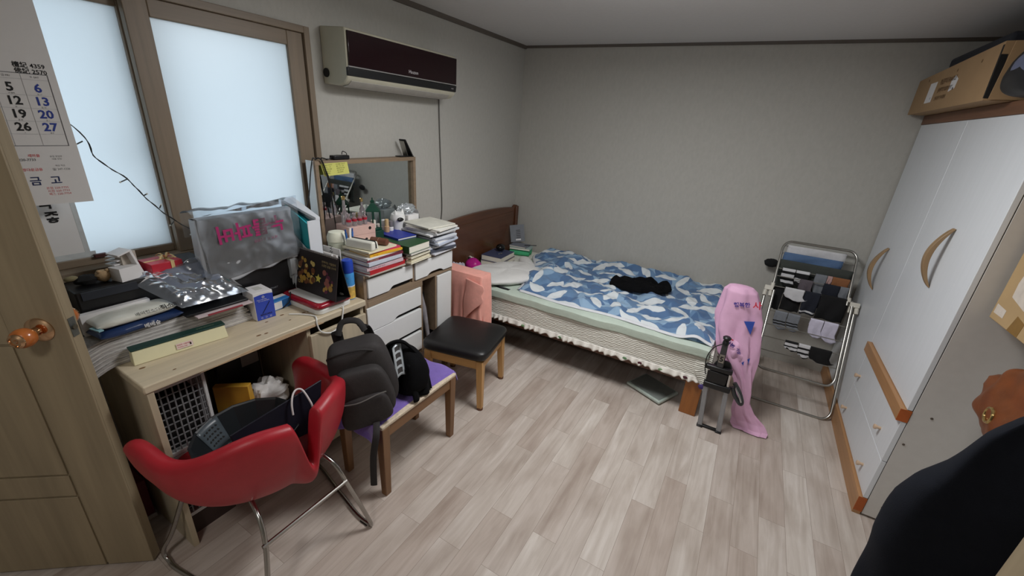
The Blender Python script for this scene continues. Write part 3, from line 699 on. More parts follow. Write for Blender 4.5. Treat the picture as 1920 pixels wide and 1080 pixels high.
# ================================================================ bench, towel, stool
M_bench = wood('brown_bench_wood', (128, 92, 60), 'Z', 0.45, dark=0.8); M_bench_y = wood('brown_bench_rail', (128, 92, 60), 'Y', 0.45, dark=0.8)
bn = thing('bench', 'low brown wooden bench holding a backpack and a purple towel', 'bench', (-1.28, 1.25, 0))
bx0, bx1, by0, by1, bz = -1.435, -1.135, 0.985, 1.505, 0.405
def tleg(x0, y0, x1, y1, zt, w0, w1, m, parent, nm='leg'):
    g = G(m); a, b = w0/2, w1/2
    g.hexa([(x0-b,y0-b,0),(x0+b,y0-b,0),(x0+b,y0+b,0),(x0-b,y0+b,0),(x1-a,y1-a,zt),(x1+a,y1-a,zt),(x1+a,y1+a,zt),(x1-a,y1+a,zt)]); return g.build(nm, None, parent, bevel=0.003)
for x in (bx0+0.022, bx1-0.022):
    for y in (by0+0.024, by1-0.024): tleg(x, y, x, y, bz-0.018, 0.044, 0.032, M_bench, bn)
for y in (by0+0.006, by1-0.024):
    g = G(wood('brown_bench_end', (128, 92, 60), 'X', 0.45)); g.box((bx0+0.044, y, bz-0.075), (bx1-0.044, y+0.018, bz-0.018)); g.build('apron', None, bn)
for x in (bx0+0.006, bx1-0.024):
    g = G(M_bench_y); g.box((x, by0+0.046, bz-0.075), (x+0.018, by1-0.046, bz-0.018)); g.build('apron', None, bn)
g = G(mat('beige_lattice_seat', (206, 190, 168), 0.7, var=0.15, scale=90)); g.box((bx0, by0, bz-0.018), (bx1, by1, bz)); g.build('seat', None, bn, bevel=0.005)
M_purple = mat('purple_terry_cloth', (122, 98, 178), 0.95, var=0.06, bump=0.5, bscale=260, sheen=0.3)
g = G()
def towelf(u, w):
    # runs along the bench; hangs over both ends, wavy
    s = -0.13+w*(by1-by0+0.20); x = bx0-0.012+u*(bx1-bx0+0.006)-0.02*sin(w*3); y = by0+s; z = bz+0.006+0.002*fbm((x*9, y*9, 4))
    if s < 0: z -= -s*0.95*(0.75+0.5*u*0+0.2*sin(u*9)); y = by0-0.010-0.05*abs(s)-0.012*sin(u*14)*min(1, -s*12)
    e = s-(by1-by0)
    if e > 0: z -= e*0.85; y = by1+0.012+0.25*e+0.006*sin(u*11)
    if u > 0.96 and s > 0: z -= 0.006
    return (x, y, z)
g.grid(50, 70, towelf); o = g.build('towel', M_purple, None, (-1.28, 1.25, bz+0.003), solid=0.006); tag(o, 'purple towel laid along the brown bench under the backpack', 'towel')

M_oak = wood('light_oak', (196, 150, 94), 'Z', 0.4, dark=0.82); M_oak_x = wood('light_oak_rail', (196, 150, 94), 'X', 0.4, dark=0.82)
st = thing('stool', 'square stool with a black cushion and light oak legs', 'stool', (-1.365, 1.91, 0), 0.20)
sh_ = 0.335
for a in (-1, 1):
    for b in (-1, 1):
        g = G(M_oak); t = 0.172; t2 = 0.185; w1, w0 = 0.022, 0.016
        P = [(a*t2-w0, b*t2-w0, 0.014), (a*t2+w0, b*t2-w0, 0.014), (a*t2+w0, b*t2+w0, 0.014), (a*t2-w0, b*t2+w0, 0.014), (a*t-w1, b*t-w1, sh_), (a*t+w1, b*t-w1, sh_), (a*t+w1, b*t+w1, sh_), (a*t-w1, b*t+w1, sh_)]
        g.hexa(P); lg = g.build('leg', None, st, local=True, bevel=0.003)
        g = G(mat('leg_tip', (104, 66, 44), 0.6)); g.cyl((a*t2, b*t2, 0), (a*t2, b*t2, 0.0145), 0.019, n=16); g.build('foot_cap', None, lg, local=True)
for k in range(4):
    R = Matrix.Rotation(k*pi/2, 4, 'Z'); g = G(M_oak_x); g.box((-0.150, -0.186, sh_-0.055), (0.150, -0.168, sh_-0.002), R); g.build('apron', None, st, local=True)
M_bleather = mat('black_leather', (20, 19, 20), 0.42, var=0.1, bump=0.12, bscale=300)
g = G()
def cushf(u, w):
    th = 2*pi*u; ct, st_ = cos(th), sin(th); e = 0.22
    sx = abs(ct)**e*(1 if ct > 0 else -1); sy = abs(st_)**e*(1 if st_ > 0 else -1)
    ph = -pi/2+pi*(w*0.998+0.001); k = cos(ph)**0.28; z = 0.036*(abs(sin(ph))**0.55)*(1 if ph > 0 else -1)
    if ph > 0: z += 0.010*(1-k*k)
    return (0.213*sx*k, 0.213*sy*k, sh_+0.037+z)
V = g.grid(80, 26, cushf, True); g.face(V[0][::-1]); g.face(V[-1]); g.build('cushion', M_bleather, st, local=True)

# ================================================================ red tub chair
M_red = mat('red_leather', (166, 32, 44), 0.42, var=0.06, scale=20, bump=0.08, bscale=350)
M_tubed = mat('chair_chrome', (170, 168, 164), 0.2, 1.0, var=0.03)
rc = thing('armchair', 'red leather tub chair with a split back on a chrome sled base', 'chair', (-1.42, 0.62, 0))
CC = Vector((-1.445, 0.640)); CROT = radians(3)
def crot(p):
    d = Vector((p[0]-CC.x, p[1]-CC.y)); return Vector((CC.x+d.x*cos(CROT)-d.y*sin(CROT), CC.y+d.x*sin(CROT)+d.y*cos(CROT), p[2]))
def chair_plan(s):
    """s in -1..1 from the near arm tip around the back to the far arm tip -> plan point and outward normal"""
    a = abs(s); sg = -1 if s < 0 else 1
    Lst, R = 0.19, 0.330; tot = Lst+R*pi/2; d = (1-a)*tot
    if d < Lst: x, y = -Lst+d, R; nx, ny = 0, 1
    else:
        th = (d-Lst)/R; x, y = R*sin(th), R*cos(th); nx, ny = sin(th), cos(th)
    return x, y*sg, nx, ny*sg
def sstep(a, b, x):
    t = min(1, max(0, (x-a)/(b-a))); return t*t*(3-2*t)
def chair_rim(s):
    a = abs(s)
    h = 0.660+0.040*math.exp(-((a-0.22)/0.22)**2)-0.040*math.exp(-((a-0.62)/0.22)**2)-0.035*sstep(0.7, 1.0, a)
    return h-0.185*(1-sstep(0.004, 0.078, a))
TH = 0.056
def chair_ring(s):
    """closed section: up the outside, over the rounded rim, down the inside"""
    x, y, nx, ny = chair_plan(s); H = chair_rim(s)-TH/2; zb = 0.340; out = []
    a = abs(s); f = 1.0 if a < 0.84 else sqrt(max(0.0004, 1-((a-0.84)/0.16)**2))
    def pt(w, ins, dz):
        w = 0.78+(w-0.78)*f; k = 0.46+0.54*(sin(w*pi/2)**0.62)+0.02*w; z = zb+(H-zb)*(w**1.35)+dz*f
        ins = TH/2+(ins-TH/2)*f
        xx = x if x > 0 else x*(0.62+0.38*w)
        return crot((CC.x+xx*k-nx*ins, CC.y+y*k-ny*ins, z))
    n = 16
    for j in range(n): out.append(pt(j/(n-1), 0, 0))
    for j in range(1, 8): b = pi*j/8; out.append(pt(1.0, TH/2-TH/2*cos(b), TH/2*sin(b)))
    for j in range(n): out.append(pt(1-j/(n-1), TH*(1.0-0.2*(j/(n-1))), 0.010*(j/(n-1))))
    return out
g = G(); NU = 300; RINGS = []
for i in range(NU):
    RINGS.append([g.v(p) for p in chair_ring(-1+2*i/(NU-1))])
for i in range(NU-1): g.bridge(RINGS[i], RINGS[i+1])
g.face(RINGS[0][::-1]); g.face(RINGS[-1]); g.face([RINGS[i][0] for i in range(0, NU, 3) if abs(-1+2*i/(NU-1)) < 0.82])
g.build('shell', M_red, rc, ang=1.2)
g = G()
def seatf(u, w):
    th = 2*pi*u; ct, st_ = cos(th), sin(th); e = 0.6
    sx = abs(ct)**e*(1 if ct > 0 else -1); sy = abs(st_)**e*(1 if st_ > 0 else -1); ph = -pi/2+pi*(w*0.998+0.001); k = cos(ph)**0.4
    return (CC.x-0.06+0.225*sx*k, CC.y+0.215*sy*k, 0.372+0.03*sin(ph))
V = g.grid(48, 16, seatf, True); g.face(V[0][::-1]); g.face(V[-1]); g.build('seat', M_red, rc)
def leg_loop(sg):
    yf, yr = CC.y-0.01+sg*0.305, CC.y-0.018+sg*0.225; yt = CC.y-0.010+sg*0.135
    P = [(-1.53, CC.y+sg*0.20, 0.402), (-1.60, CC.y+sg*0.275, 0.14), (-1.625, yf, 0.05), (-1.60, yf, 0.012), (-1.52, yf-sg*0.004, 0.009), (-1.20, yr+sg*0.01, 0.009), (-1.105, yr, 0.011), (-1.080, yr-sg*0.004, 0.035), (-1.135, yt+sg*0.035, 0.24), (-1.175, yt+sg*0.015, 0.345), (-1.245, yt, 0.385)]
    g = G(M_tubed); g.tube(smooth_path(P, 6), 0.0085, 12); lo_ = g.build('leg', None, rc)
    g = G(M_black); g.box((-1.14, yr-0.010, 0.0), (-1.10, yr+0.010, 0.006)); g.build('glide', None, lo_)
leg_loop(-1); leg_loop(1)
g = G(M_tubed); g.tube([(-1.140, CC.y-0.185, 0.275), (-1.140, CC.y+0.155, 0.275)], 0.007, 10); g.build('cross_bar', None, rc)
# ================================================================ things around the window
M_paper = mat('calendar_paper', (224, 222, 220), 0.7, var=0.01)
M_ink = mat('black_print', (18, 18, 20), 0.7); M_blue = mat('blue_print', (40, 62, 150), 0.7); M_navyp = mat('navy_print', (36, 50, 92), 0.7); M_redp = mat('pale_red_print', (214, 120, 120), 0.7); M_greyp = mat('grey_print', (120, 120, 122), 0.7)
YV, ZV, XV = (0, 1, 0), (0, 0, 1), (1, 0, 0)
cal = thing('wall_calendar', 'large paper wall calendar hanging in front of the frosted window', 'calendar', (XL+0.05, 0.32, 1.30))
g = G(M_paper); cx_ = XL+0.050
g.box((cx_-0.003, 0.085, 1.302), (cx_, 0.534, 2.002)); SHEET = g
g = G(mat('calendar_binding', (60, 60, 66), 0.5)); g.box((cx_-0.004, 0.085, 2.0), (cx_+0.006, 0.534, 2.022)); g.build('binding_strip', None, cal)
tx = cx_+0.0002
def prt(m, items, nm):
    for (s, h, y, z, al, b) in items: SHEET.use(m).text(s, h, (tx, y, z), YV, ZV, 0.0005, al, b)
rows = [1.648, 1.610, 1.572, 1.534]
prt(M_ink, [(s, 0.034, 0.424, z, 'CENTER', 0.0009) for s, z in zip(('5', '12', '19', '26'), rows)] + [(s, 0.034, 0.362, z, 'CENTER', 0.0009) for s, z in zip(('4', '11', '18', '25'), rows)] + [('檀紀 4359', 0.0165, 0.515, 1.717, 'RIGHT', 0.0003), ('佛紀 2570', 0.0165, 0.516, 1.7005, 'RIGHT', 0.0003)] + [(s, 0.0045, y, z-0.008, 'CENTER', 0) for s, z in zip(('19 음력', '25', '음 30', '7'), rows) for y in (0.424,)], 'print_black')
prt(M_blue, [(s, 0.034, 0.484, z, 'CENTER', 0.0009) for s, z in zip(('6', '13', '20', '27'), rows)], 'print_blue')
prt(M_greyp, [('음 17', 0.005, 0.484, 1.640, 'CENTER', 0), ('음 24', 0.005, 0.484, 1.602, 'CENTER', 0), ('음 1', 0.005, 0.484, 1.564, 'CENTER', 0), ('음 8', 0.005, 0.484, 1.526, 'CENTER', 0), ('금 FRI', 0.007, 0.424, 1.688, 'CENTER', 0), ('토 SAT', 0.007, 0.484, 1.688, 'CENTER', 0), ('220-7733', 0.010, 0.408, 1.443, 'CENTER', 0.0002), ('본점 영업부', 0.006, 0.475, 1.453, 'CENTER', 0), ('대출 상담', 0.006, 0.475, 1.445, 'CENTER', 0), ('예금 적금', 0.006, 0.478, 1.424, 'CENTER', 0), ('☎ 247-1226', 0.008, 0.478, 1.412, 'CENTER', 0)], 'print_grey')
prt(M_redp, [('새마을', 0.010, 0.425, 1.455, 'CENTER', 0.0002), ('정다운금융', 0.010, 0.412, 1.412, 'CENTER', 0.0002), ('본점 220-7755', 0.009, 0.455, 1.352, 'CENTER', 0), ('지점 220-7733', 0.009, 0.456, 1.342, 'CENTER', 0), ('팩스 220-7754', 0.009, 0.457, 1.332, 'CENTER', 0)], 'print_red')
prt(M_navyp, [('새마을', 0.030, 0.372, 1.369, 'RIGHT', 0.0006), ('금', 0.030, 0.410, 1.369, 'CENTER', 0.0006), ('고', 0.030, 0.457, 1.369, 'CENTER', 0.0006)], 'print_navy')
prt(M_ink, [('4', 0.16, 0.40, 1.76, 'CENTER', 0.002)], 'print_month')
g = SHEET; g.use(mat('grid_lines', (90, 90, 94), 0.7))
for (y0, y1, z0, z1) in ((0.10, 0.515, 1.6985, 1.7000), (0.10, 0.515, 1.4880, 1.4895), (0.5135, 0.515, 1.4895, 1.6985)): g.box((tx+0.0002, y0, z0), (tx+0.0009, y1, z1))
g.use(mat('grid_hair', (180, 180, 182), 0.7))
for y in (0.394, 0.455): g.box((tx+0.0002, y-0.0004, 1.4895), (tx+0.0006, y+0.0004, 1.6985))
for z in (1.683, 1.638, 1.600, 1.562, 1.524): g.box((tx+0.0002, 0.10, z-0.0004), (tx+0.0006, 0.5135, z+0.0004))
g.build('sheet', None, cal, recalc=False)
# paper slip with brush lettering on the glass, with a card behind
pp = thing('paper_slip', 'white paper slip with black brush lettering taped to the window glass', 'paper', (XL-0.056, 0.44, 1.095))
g = G(M_paper); g.box((XL-0.0535, 0.30, 1.098), (XL-0.0525, 0.506, 1.40)); g.build('sheet', None, pp)
g = G(mat('paper_band', (196, 200, 200), 0.7)); g.box((XL-0.0524, 0.30, 1.080), (XL-0.0519, 0.522, 1.100)); g.box((XL-0.0524, 0.494, 1.100), (XL-0.0519, 0.508, 1.40)); g.build('border', None, pp)
g = G(M_ink); g.text('복', 0.042, (XL-0.0516, 0.432, 1.275), YV, ZV, 0.0004, 'CENTER', 0.0012); g.text('좋', 0.042, (XL-0.0516, 0.440, 1.225), YV, ZV, 0.0004, 'CENTER', 0.0014); g.build('brush_lettering', None, pp, recalc=False)
g = G(mat('dark_red_clip', (70, 34, 30), 0.5)); g.box((XL-0.0505, 0.512, 1.074), (XL-0.035, 0.548, 1.088)); tag(g.build('clip', None, None, (XL-0.043, 0.53, 1.074), bevel=0.002), 'small dark red clip on the lower rail of the window sash', 'clip')
# string of fairy lights
fl_ = thing('string_light', 'dark wire of tiny string lights slung across the window', 'string lights', (XL+0.018, 0.70, 1.30))
P = smooth_path([(XL+0.03, 0.30, 1.78), (XL+0.02, 0.545, 1.550), (XL+0.016, 0.582, 1.444), (XL+0.016, 0.652, 1.367), (XL+0.016, 0.696, 1.288), (XL+0.018, 0.758, 1.203), (XL+0.018, 0.841, 1.125), (XL+0.02, 0.90, 1.08)], 8)
g = G(mat('dark_wire', (42, 44, 42), 0.5)); g.tube(P, 0.0016, 6); g.tube([Vector(p)+Vector((0.002, 0.002*sin(i*1.1), 0.003*cos(i*1.1))) for i, p in enumerate(P)], 0.0013, 6); g.build('wire', None, fl_)
for (y, z, dy, dz) in ((0.560, 1.500, -0.020, -0.010), (0.655, 1.366, -0.026, -0.010), (0.730, 1.245, 0.006, 0.014), (0.768, 1.186, -0.018, -0.014), (0.83, 1.135, -0.016, -0.014), (0.69, 1.30, 0.010, 0.006)):
    g = G(mat('bulb_socket', (54, 56, 54), 0.5)); a = Vector((XL+0.018, y, z)); b = a+Vector((0.004, dy, dz)); g.cyl(a, b, 0.0022, n=8)
    s = g.build('socket', None, fl_); g = G(mat('tiny_bulb', (220, 220, 210), 0.2)); g.blob(b, 0.0035, (1, 1, 1), 8, 6); g.build('bulb', None, s)

# ================================================================ on the desk
DT = DZ+0.0008
# printer
pr = thing('printer', 'low black printer at the back of the desk below the window', 'printer', (-1.98, 0.60, DT))
g = G(M_black); g.box((XL+0.008, 0.386, DT), (-1.915, 0.800, 1.018)); g.build('body', None, pr, bevel=0.006)
g = G(mat('printer_lid_glass', (92, 98, 104), 0.15, var=0.03)); g.box((XL+0.014, 0.722, 1.0185), (-1.925, 0.798, 1.046)); g.build('scanner_lid', None, pr, bevel=0.002)
g = G(mat('printer_panel', (44, 48, 56), 0.3)); g.hexa([(-1.9145, 0.40, 0.985), (-1.9145, 0.555, 0.985), (-1.9140, 0.555, 1.015), (-1.9140, 0.40, 1.015), (-1.908, 0.40, 0.987), (-1.908, 0.555, 0.987), (-1.912, 0.555, 1.014), (-1.912, 0.40, 1.014)]); g.build('control_panel', None, pr)
# plush, carton, gift box on the printer
ps = thing('plush_toy', 'small tan and black plush toy lying at the back left of the desk', 'plush', (-1.985, 0.45, 1.0185))
g = G(mat('black_plush', (16, 15, 15), 0.95, bump=0.4, bscale=200)); g.blob((-1.985, 0.440, 1.037), 0.026, (1, 1.3, 0.7), 16, 10, 0.3); g.build('body', None, ps)
g = G(mat('tan_plush', (176, 148, 112), 0.95, bump=0.4, bscale=200)); g.blob((-1.980, 0.487, 1.041), 0.022, (1, 1, 1), 16, 10, 0.15); g.blob((-1.972, 0.500, 1.060), 0.007, (1, 1, 1), 10, 6); g.blob((-1.972, 0.476, 1.060), 0.007, (1, 1, 1), 10, 6); g.build('head', None, ps)
g = G(mat('khaki_plush', (128, 118, 88), 0.95)); g.blob((-1.985, 0.405, 1.050), 0.012, (1, 1.6, 0.8), 12, 8, 0.2); g.build('paw', None, ps)
M_card = mat('white_carton', (224, 222, 222), 0.6, var=0.02); M_cardin = mat('carton_inside', (186, 176, 164), 0.7)
ct = thing('carton', 'open white folding carton standing on the printer', 'carton', (-1.975, 0.555, 1.019))
g = G(M_card); g.obox((-1.955, 0.545, 1.0192), (0.055, 0.070, 0.050), 0.25); g.build('box', None, ct)
g = G(M_card); Mt = Matrix.Translation((-1.975, 0.588, 1.0195)) @ Matrix.Rotation(0.25, 4, 'Z') @ Matrix.Rotation(radians(14), 4, 'X'); g.box((-0.03, -0.004, 0), (0.03, 0.004, 0.110), Mt); g.box((-0.03, -0.045, 0.106), (0.03, 0.004, 0.112), Mt); g.build('flap', None, ct, bevel=0.001)
g = G(M_cardin); g.obox((-1.985, 0.565, 1.0695), (0.035, 0.05, 0.045), 0.25); g.build('tray', None, ct)
for k in range(3):
    g = G(M_card); g.obox((-1.99, 0.53+0.004*k, 1.0715+0.014*k), (0.045, 0.032, 0.004), 0.3+0.2*k); g.build('side_flap', None, ct)
gb = thing('gift_box', 'flat red gift box tied with straw ribbon on the printer', 'gift box', (-1.985, 0.665, 1.0245))
g = G(mat('red_gift_paper', (186, 36, 56), 0.4, var=0.05)); g.obox((-1.982, 0.665, 1.0248), (0.105, 0.105, 0.034), 0.04); g.build('box', None, gb, bevel=0.002)
M_straw = mat('straw_ribbon', (214, 184, 130), 0.7, var=0.1)
g = G(M_straw); g.obox((-1.982, 0.685, 1.0589), (0.107, 0.012, 0.0012), 0.04); g.obox((-1.982, 0.665, 1.0589), (0.012, 0.107, 0.0012), 0.04); g.obox((-1.929, 0.685, 1.0250), (0.0015, 0.012, 0.035), 0.04)
for a, l in ((0.5, 0.035), (2.4, 0.03), (3.6, 0.035), (5.4, 0.03)): g.tube(smooth_path([(-1.982, 0.685, 1.0605), (-1.982+l*0.6*cos(a), 0.685+l*0.6*sin(a), 1.078), (-1.982+l*1.2*cos(a), 0.685+l*1.2*sin(a), 1.066)], 5), 0.004, 6, sq=(1, 0.3))
g.build('ribbon_bow', None, gb)
# monitor draped with a printed bag
mn = thing('monitor', 'black computer monitor mostly hidden under a grey bag on the desk', 'monitor', (-1.90, 0.985, DT))
g = G(M_black); g.box((-1.915, 0.805, 0.805), (-1.880, 1.165, 1.195)); g.build('screen', None, mn, bevel=0.004)
g = G(mat('silver_bezel', (120, 124, 124), 0.35, 0.5)); g.box((-1.8795, 0.806, 0.80), (-1.876, 0.817, 1.19)); g.build('bezel_strip', None, mn)
g = G(M_black); g.lathe([(0.085, 0), (0.085, 0.008), (0.03, 0.014), (0.026, 0.05)], (-1.93, 0.985, DT), n=28); g.build('stand', None, mn)
g = G(M_greyp); g.text('SMART', 0.012, (-1.8795, 1.02, 0.845), YV, ZV); g.build('logo', None, mn, recalc=False)
M_bagp = mat('grey_poly_bag', (176, 178, 182), 0.4, var=0.03, scale=25, bump=0.06, bscale=30)
bgm = thing('plastic_bag', 'grey printed bag in clear film draped over the monitor', 'bag', (-1.90, 0.975, 1.20))
def drape(u, w, off=0.0, zl=0.0):
    # w 0: front hem .. 0.62: top edge .. 1: rear hem
    y = 0.772+0.395*u
    if w < 0.62:
        t = w/0.62; zb = 0.935+0.050*u+0.006*sin(u*17)
        z = zb+(1.214-zb)*t; x = -1.868+off+0.010*noise.noise(Vector((u*5, t*5, 1)))+0.010*(1-t)
    elif w < 0.72:
        t = (w-0.62)/0.10; z = 1.214+0.006*sin(t*pi); x = -1.868-0.060*t
    else:
        t = (w-0.72)/0.28; zb = 0.99; z = 1.214-(1.214-zb)*t; x = -1.928-off
    y += (0.010*sin(t*6)+0.03*(1-u)*(1-w)*0.4)*0.4
    return (x, y, z+zl)
g = G(M_bagp); g.grid(60, 60, lambda u, w: drape(u, w)); g.build('bag_body', None, bgm, solid=0.0015)
g = G(M_bagp); g.prism([(0, 0), (0.055, 0.005), (0.060, 0.10), (0.045, 0.268), (0.0, 0.268), (-0.012, 0.12)], (-1.93, 0.776, 0.945), XV, ZV, (0, -0.006, 0)); g.build('side_fold', None, bgm, bevel=0.002)
M_mag = mat('magenta_print', (168, 40, 104), 0.5)
g = G(M_mag); g.text('누틈파버', 0.080, (-1.8500, 1.112, 1.192), (0, -1, -0.05), (0, 0.05, -1), 0.002, 'LEFT', 0.0022); g.build('print_magenta', None, bgm, recalc=False)
g = G(mat('faded_magenta_print', (150, 92, 116), 0.5)); g.text('새 벽 배 송 | 신선', 0.015, (-1.8500, 1.075, 1.108), (0, -1, -0.05), (0, 0.05, -1), 0.002, 'LEFT', 0.0003); g.build('print_small', None, bgm, recalc=False)
M_film = clear_plastic('clear_film', (246, 250, 254), 0.08, 0.10, 0.01)
g = G(M_film)
def filmf(u, w):
    y = 0.755+0.435*u; t = w
    if t < 0.6: z = 0.95+0.045*u+(1.235-0.95)*(t/0.6); x = -1.852+0.009*noise.noise(Vector((u*4, t*3, 8)))+0.005*abs(noise.noise(Vector((u*9, t*7, 3))))
    elif t < 0.8: k = (t-0.6)/0.2; z = 1.235+0.020*sin(k*pi)+0.010*noise.noise(Vector((u*9, t*6, 2))); x = -1.852-0.105*k
    else: k = (t-0.8)/0.2; z = 1.235-0.10*k; x = -1.957
    return (x, y, z)
g.grid(70, 60, filmf); g.build('clear_film', None, bgm)
# newspapers
M_news = mat('newsprint', (204, 201, 197), 0.85, var=0.14, scale=60, stretch=(1, 1, 8)); M_news2 = mat('newsprint_grey', (178, 174, 171), 0.85, var=0.2, scale=70, stretch=(1, 1, 8))
rn = random.Random(5); NZ = DT+0.0004; news = None
for k in range(15):
    th = 0.0066; yA, yB = 0.325+rn.uniform(-0.006, 0.012), 0.880-k*0.0018+rn.uniform(-0.01, 0.004); xF = -1.801-k*0.0008+rn.uniform(-0.004, 0.003)
    g = G(M_news if k % 2 else M_news2)
    def npf(u, w, top):
        y = yA+(yB-yA)*u; dr = max(0, (0.41-y)/0.09); z = NZ+(th if top else 0.0003)-0.030*dr**1.5*(1.25-0.02*k)
        return (-1.908+(xF+1.908)*w, y, z)
    A = [[g.v(npf(i/23, j, 0)) for i in range(24)] for j in (0, 1)]; B = [[g.v(npf(i/23, j, 1)) for i in range(24)] for j in (0, 1)]
    for i in range(23):
        g.face([A[0][i], A[0][i+1], A[1][i+1], A[1][i]]); g.face([B[0][i], B[0][i+1], B[1][i+1], B[1][i]])
        g.face([A[0][i], A[0][i+1], B[0][i+1], B[0][i]]); g.face([A[1][i], A[1][i+1], B[1][i+1], B[1][i]])
    g.face([A[0][0], A[1][0], B[1][0], B[0][0]]); g.face([A[0][-1], A[1][-1], B[1][-1], B[0][-1]])
    o = g.build('newspaper', None, None, (-1.83, 0.61, NZ)); tag(o, 'folded newspaper in the tall pile at the left end of the desk', 'newspaper', 'newspapers piled on the desk')
    NZ += th+0.0003
g = G(mat('glossy_flyer', (206, 190, 192), 0.4, var=0.1, scale=20)); g.obox((-1.815, 0.76, NZ+0.0004), (0.15, 0.205, 0.005), -0.03); g.use(mat('flyer_stripe', (150, 60, 70), 0.4)).obox((-1.742, 0.755, NZ+0.0004), (0.006, 0.13, 0.0054), -0.03)
o = g.build('magazine', None, None, (-1.815, 0.76, NZ)); tag(o, 'pale pink magazine lying on the newspaper pile under the clear bag', 'magazine')
# packs on the pile
g = G(M_black); g.obox((-1.83, 0.745, NZ+0.006), (0.13, 0.23, 0.010), -0.03); o = g.build('document_sleeve', None, None, (-1.83, 0.745, NZ+0.006), bevel=0.003); tag(o, 'flat black document sleeve under the clear plastic bag', 'sleeve')
def pouch(c, L_, W_, H_, rot, seed, tail=0.10, n=40, m=20):
    g = G(); 
    def f(u, w):
        th = 2*pi*w; t = -1+2*u; env = (1-abs(t)**5)**0.5 if abs(t) < 1 else 0
        a, b = cos(th), sin(th); sx = abs(a)**0.6*(1 if a > 0 else -1); sz = abs(b)**0.8*(1 if b > 0 else -1)
        hw = W_/2*(0.96+0.04*env+0.03*noise.noise(Vector((u*6, 1, seed)))); hh = H_/2*max(0.06, env)*(1+0.15*noise.noise(Vector((u*6, w*5, seed))))
        x, y, z = L_/2*t, hw*sx, hh*sz+H_/2
        return (c[0]+x*cos(rot)-y*sin(rot), c[1]+x*sin(rot)+y*cos(rot), c[2]+z)
    V = [[g.v(f(i/(n-1), j/m)) for j in range(m)] for i in range(n)]
    for i in range(n-1): g.bridge(V[i], V[i+1])
    g.face(V[0]); g.face(V[-1][::-1]); return g
nv = thing('wet_wipes', 'navy blue soft pack of wipes at the left end of the newspaper pile', 'wipes pack', (-1.83, 0.50, NZ+0.002))
g = pouch((-1.842, 0.505, NZ+0.001), 0.255, 0.105, 0.034, pi/2+0.10, 3); g.build('pack', mat('navy_film', (32, 52, 92), 0.3, var=0.1, bump=0.2, bscale=30), nv)
g = G(M_card); g.text('베베숲', 0.018, (-1.7870, 0.505, NZ+0.010), YV, (-0.2, 0, 1), 0.001, 'LEFT', 0.0002); g.build('lettering', None, nv, recalc=False)
wp = thing('wet_wipes', 'white and grey soft pack of wipes lying on the navy pack', 'wipes pack', (-1.845, 0.51, NZ+0.036))
g = pouch((-1.848, 0.500, NZ+0.0355), 0.235, 0.105, 0.036, pi/2+0.06, 9); g.build('pack', mat('pale_film', (206, 206, 196), 0.3, var=0.06, bump=0.25, bscale=25), wp)
g = G(M_ink); g.text('베이킹소다', 0.016, (-1.795, 0.492, NZ+0.0585), (0.05, 1, 0), (-0.75, 0, 0.6), 0.001); g.text('직소파', 0.022, (-1.795, 0.568, NZ+0.0585), (0.05, 1, 0), (-0.75, 0, 0.6), 0.001, 'LEFT', 0.0005); g.build('lettering', None, wp, recalc=False)
g = G(mat('aqua_film', (150, 196, 206), 0.3)); g.obox((-1.80, 0.385, NZ+0.046), (0.05, 0.014, 0.004), 0.2); g.build('seal_tab', None, wp)
g = G(M_card); g.obox((-1.893, 0.47, NZ+0.0005), (0.026, 0.20, 0.078), 0.03); o = g.build('carton', None, None, (-1.893, 0.47, NZ), bevel=0.002); tag(o, 'plain white carton standing against the printer behind the wipes packs', 'carton')
# big clear zip bag leaning from the pile onto the printer
zb = thing('clear_bag', 'large crinkled clear plastic bag lying over the newspaper pile', 'plastic bag', (-1.85, 0.72, NZ+0.03))
M_zip = clear_plastic('crinkled_clear_plastic', (230, 236, 244), 0.08, 0.16, 0.03)
BQ = [Vector((-1.972, 0.520, 1.030)), Vector((-1.955, 0.800, 1.035)), Vector((-1.800, 0.885, 0.900)), Vector((-1.778, 0.625, 0.915))]
def bagf(u, w, off):
    a = BQ[0].lerp(BQ[1], u); b = BQ[3].lerp(BQ[2], u); p = a.lerp(b, w)
    e = min(1, 6*min(u, 1-u, w, 1-w)); h = 0.020*e*(0.5+fbm((u*3, w*3, 5+off)))+0.006*e*abs(noise.noise(Vector((u*6, w*7, off*3))))
    return p+Vector((0.25, 0, 1))*(h+off*0.014*e+0.002)
g = G(M_zip); g.grid(80, 60, lambda u, w: bagf(u, w, 1)); g.build('upper_film', None, zb)
g = G(M_zip); g.grid(40, 30, lambda u, w: bagf(u, w, 0)); g.build('lower_film', None, zb)
g = G(mat('folded_grey_cloth', (112, 118, 132), 0.6, var=0.2, scale=12))
def inner(u, w): p = bagf(0.25+0.65*u, 0.12+0.55*w, 0); e = min(1, 8*min(u, 1-u, w, 1-w)); return p+Vector((0.1, 0, 1))*0.010*e
g.grid(30, 24, inner); g.build('folded_contents', None, zb)
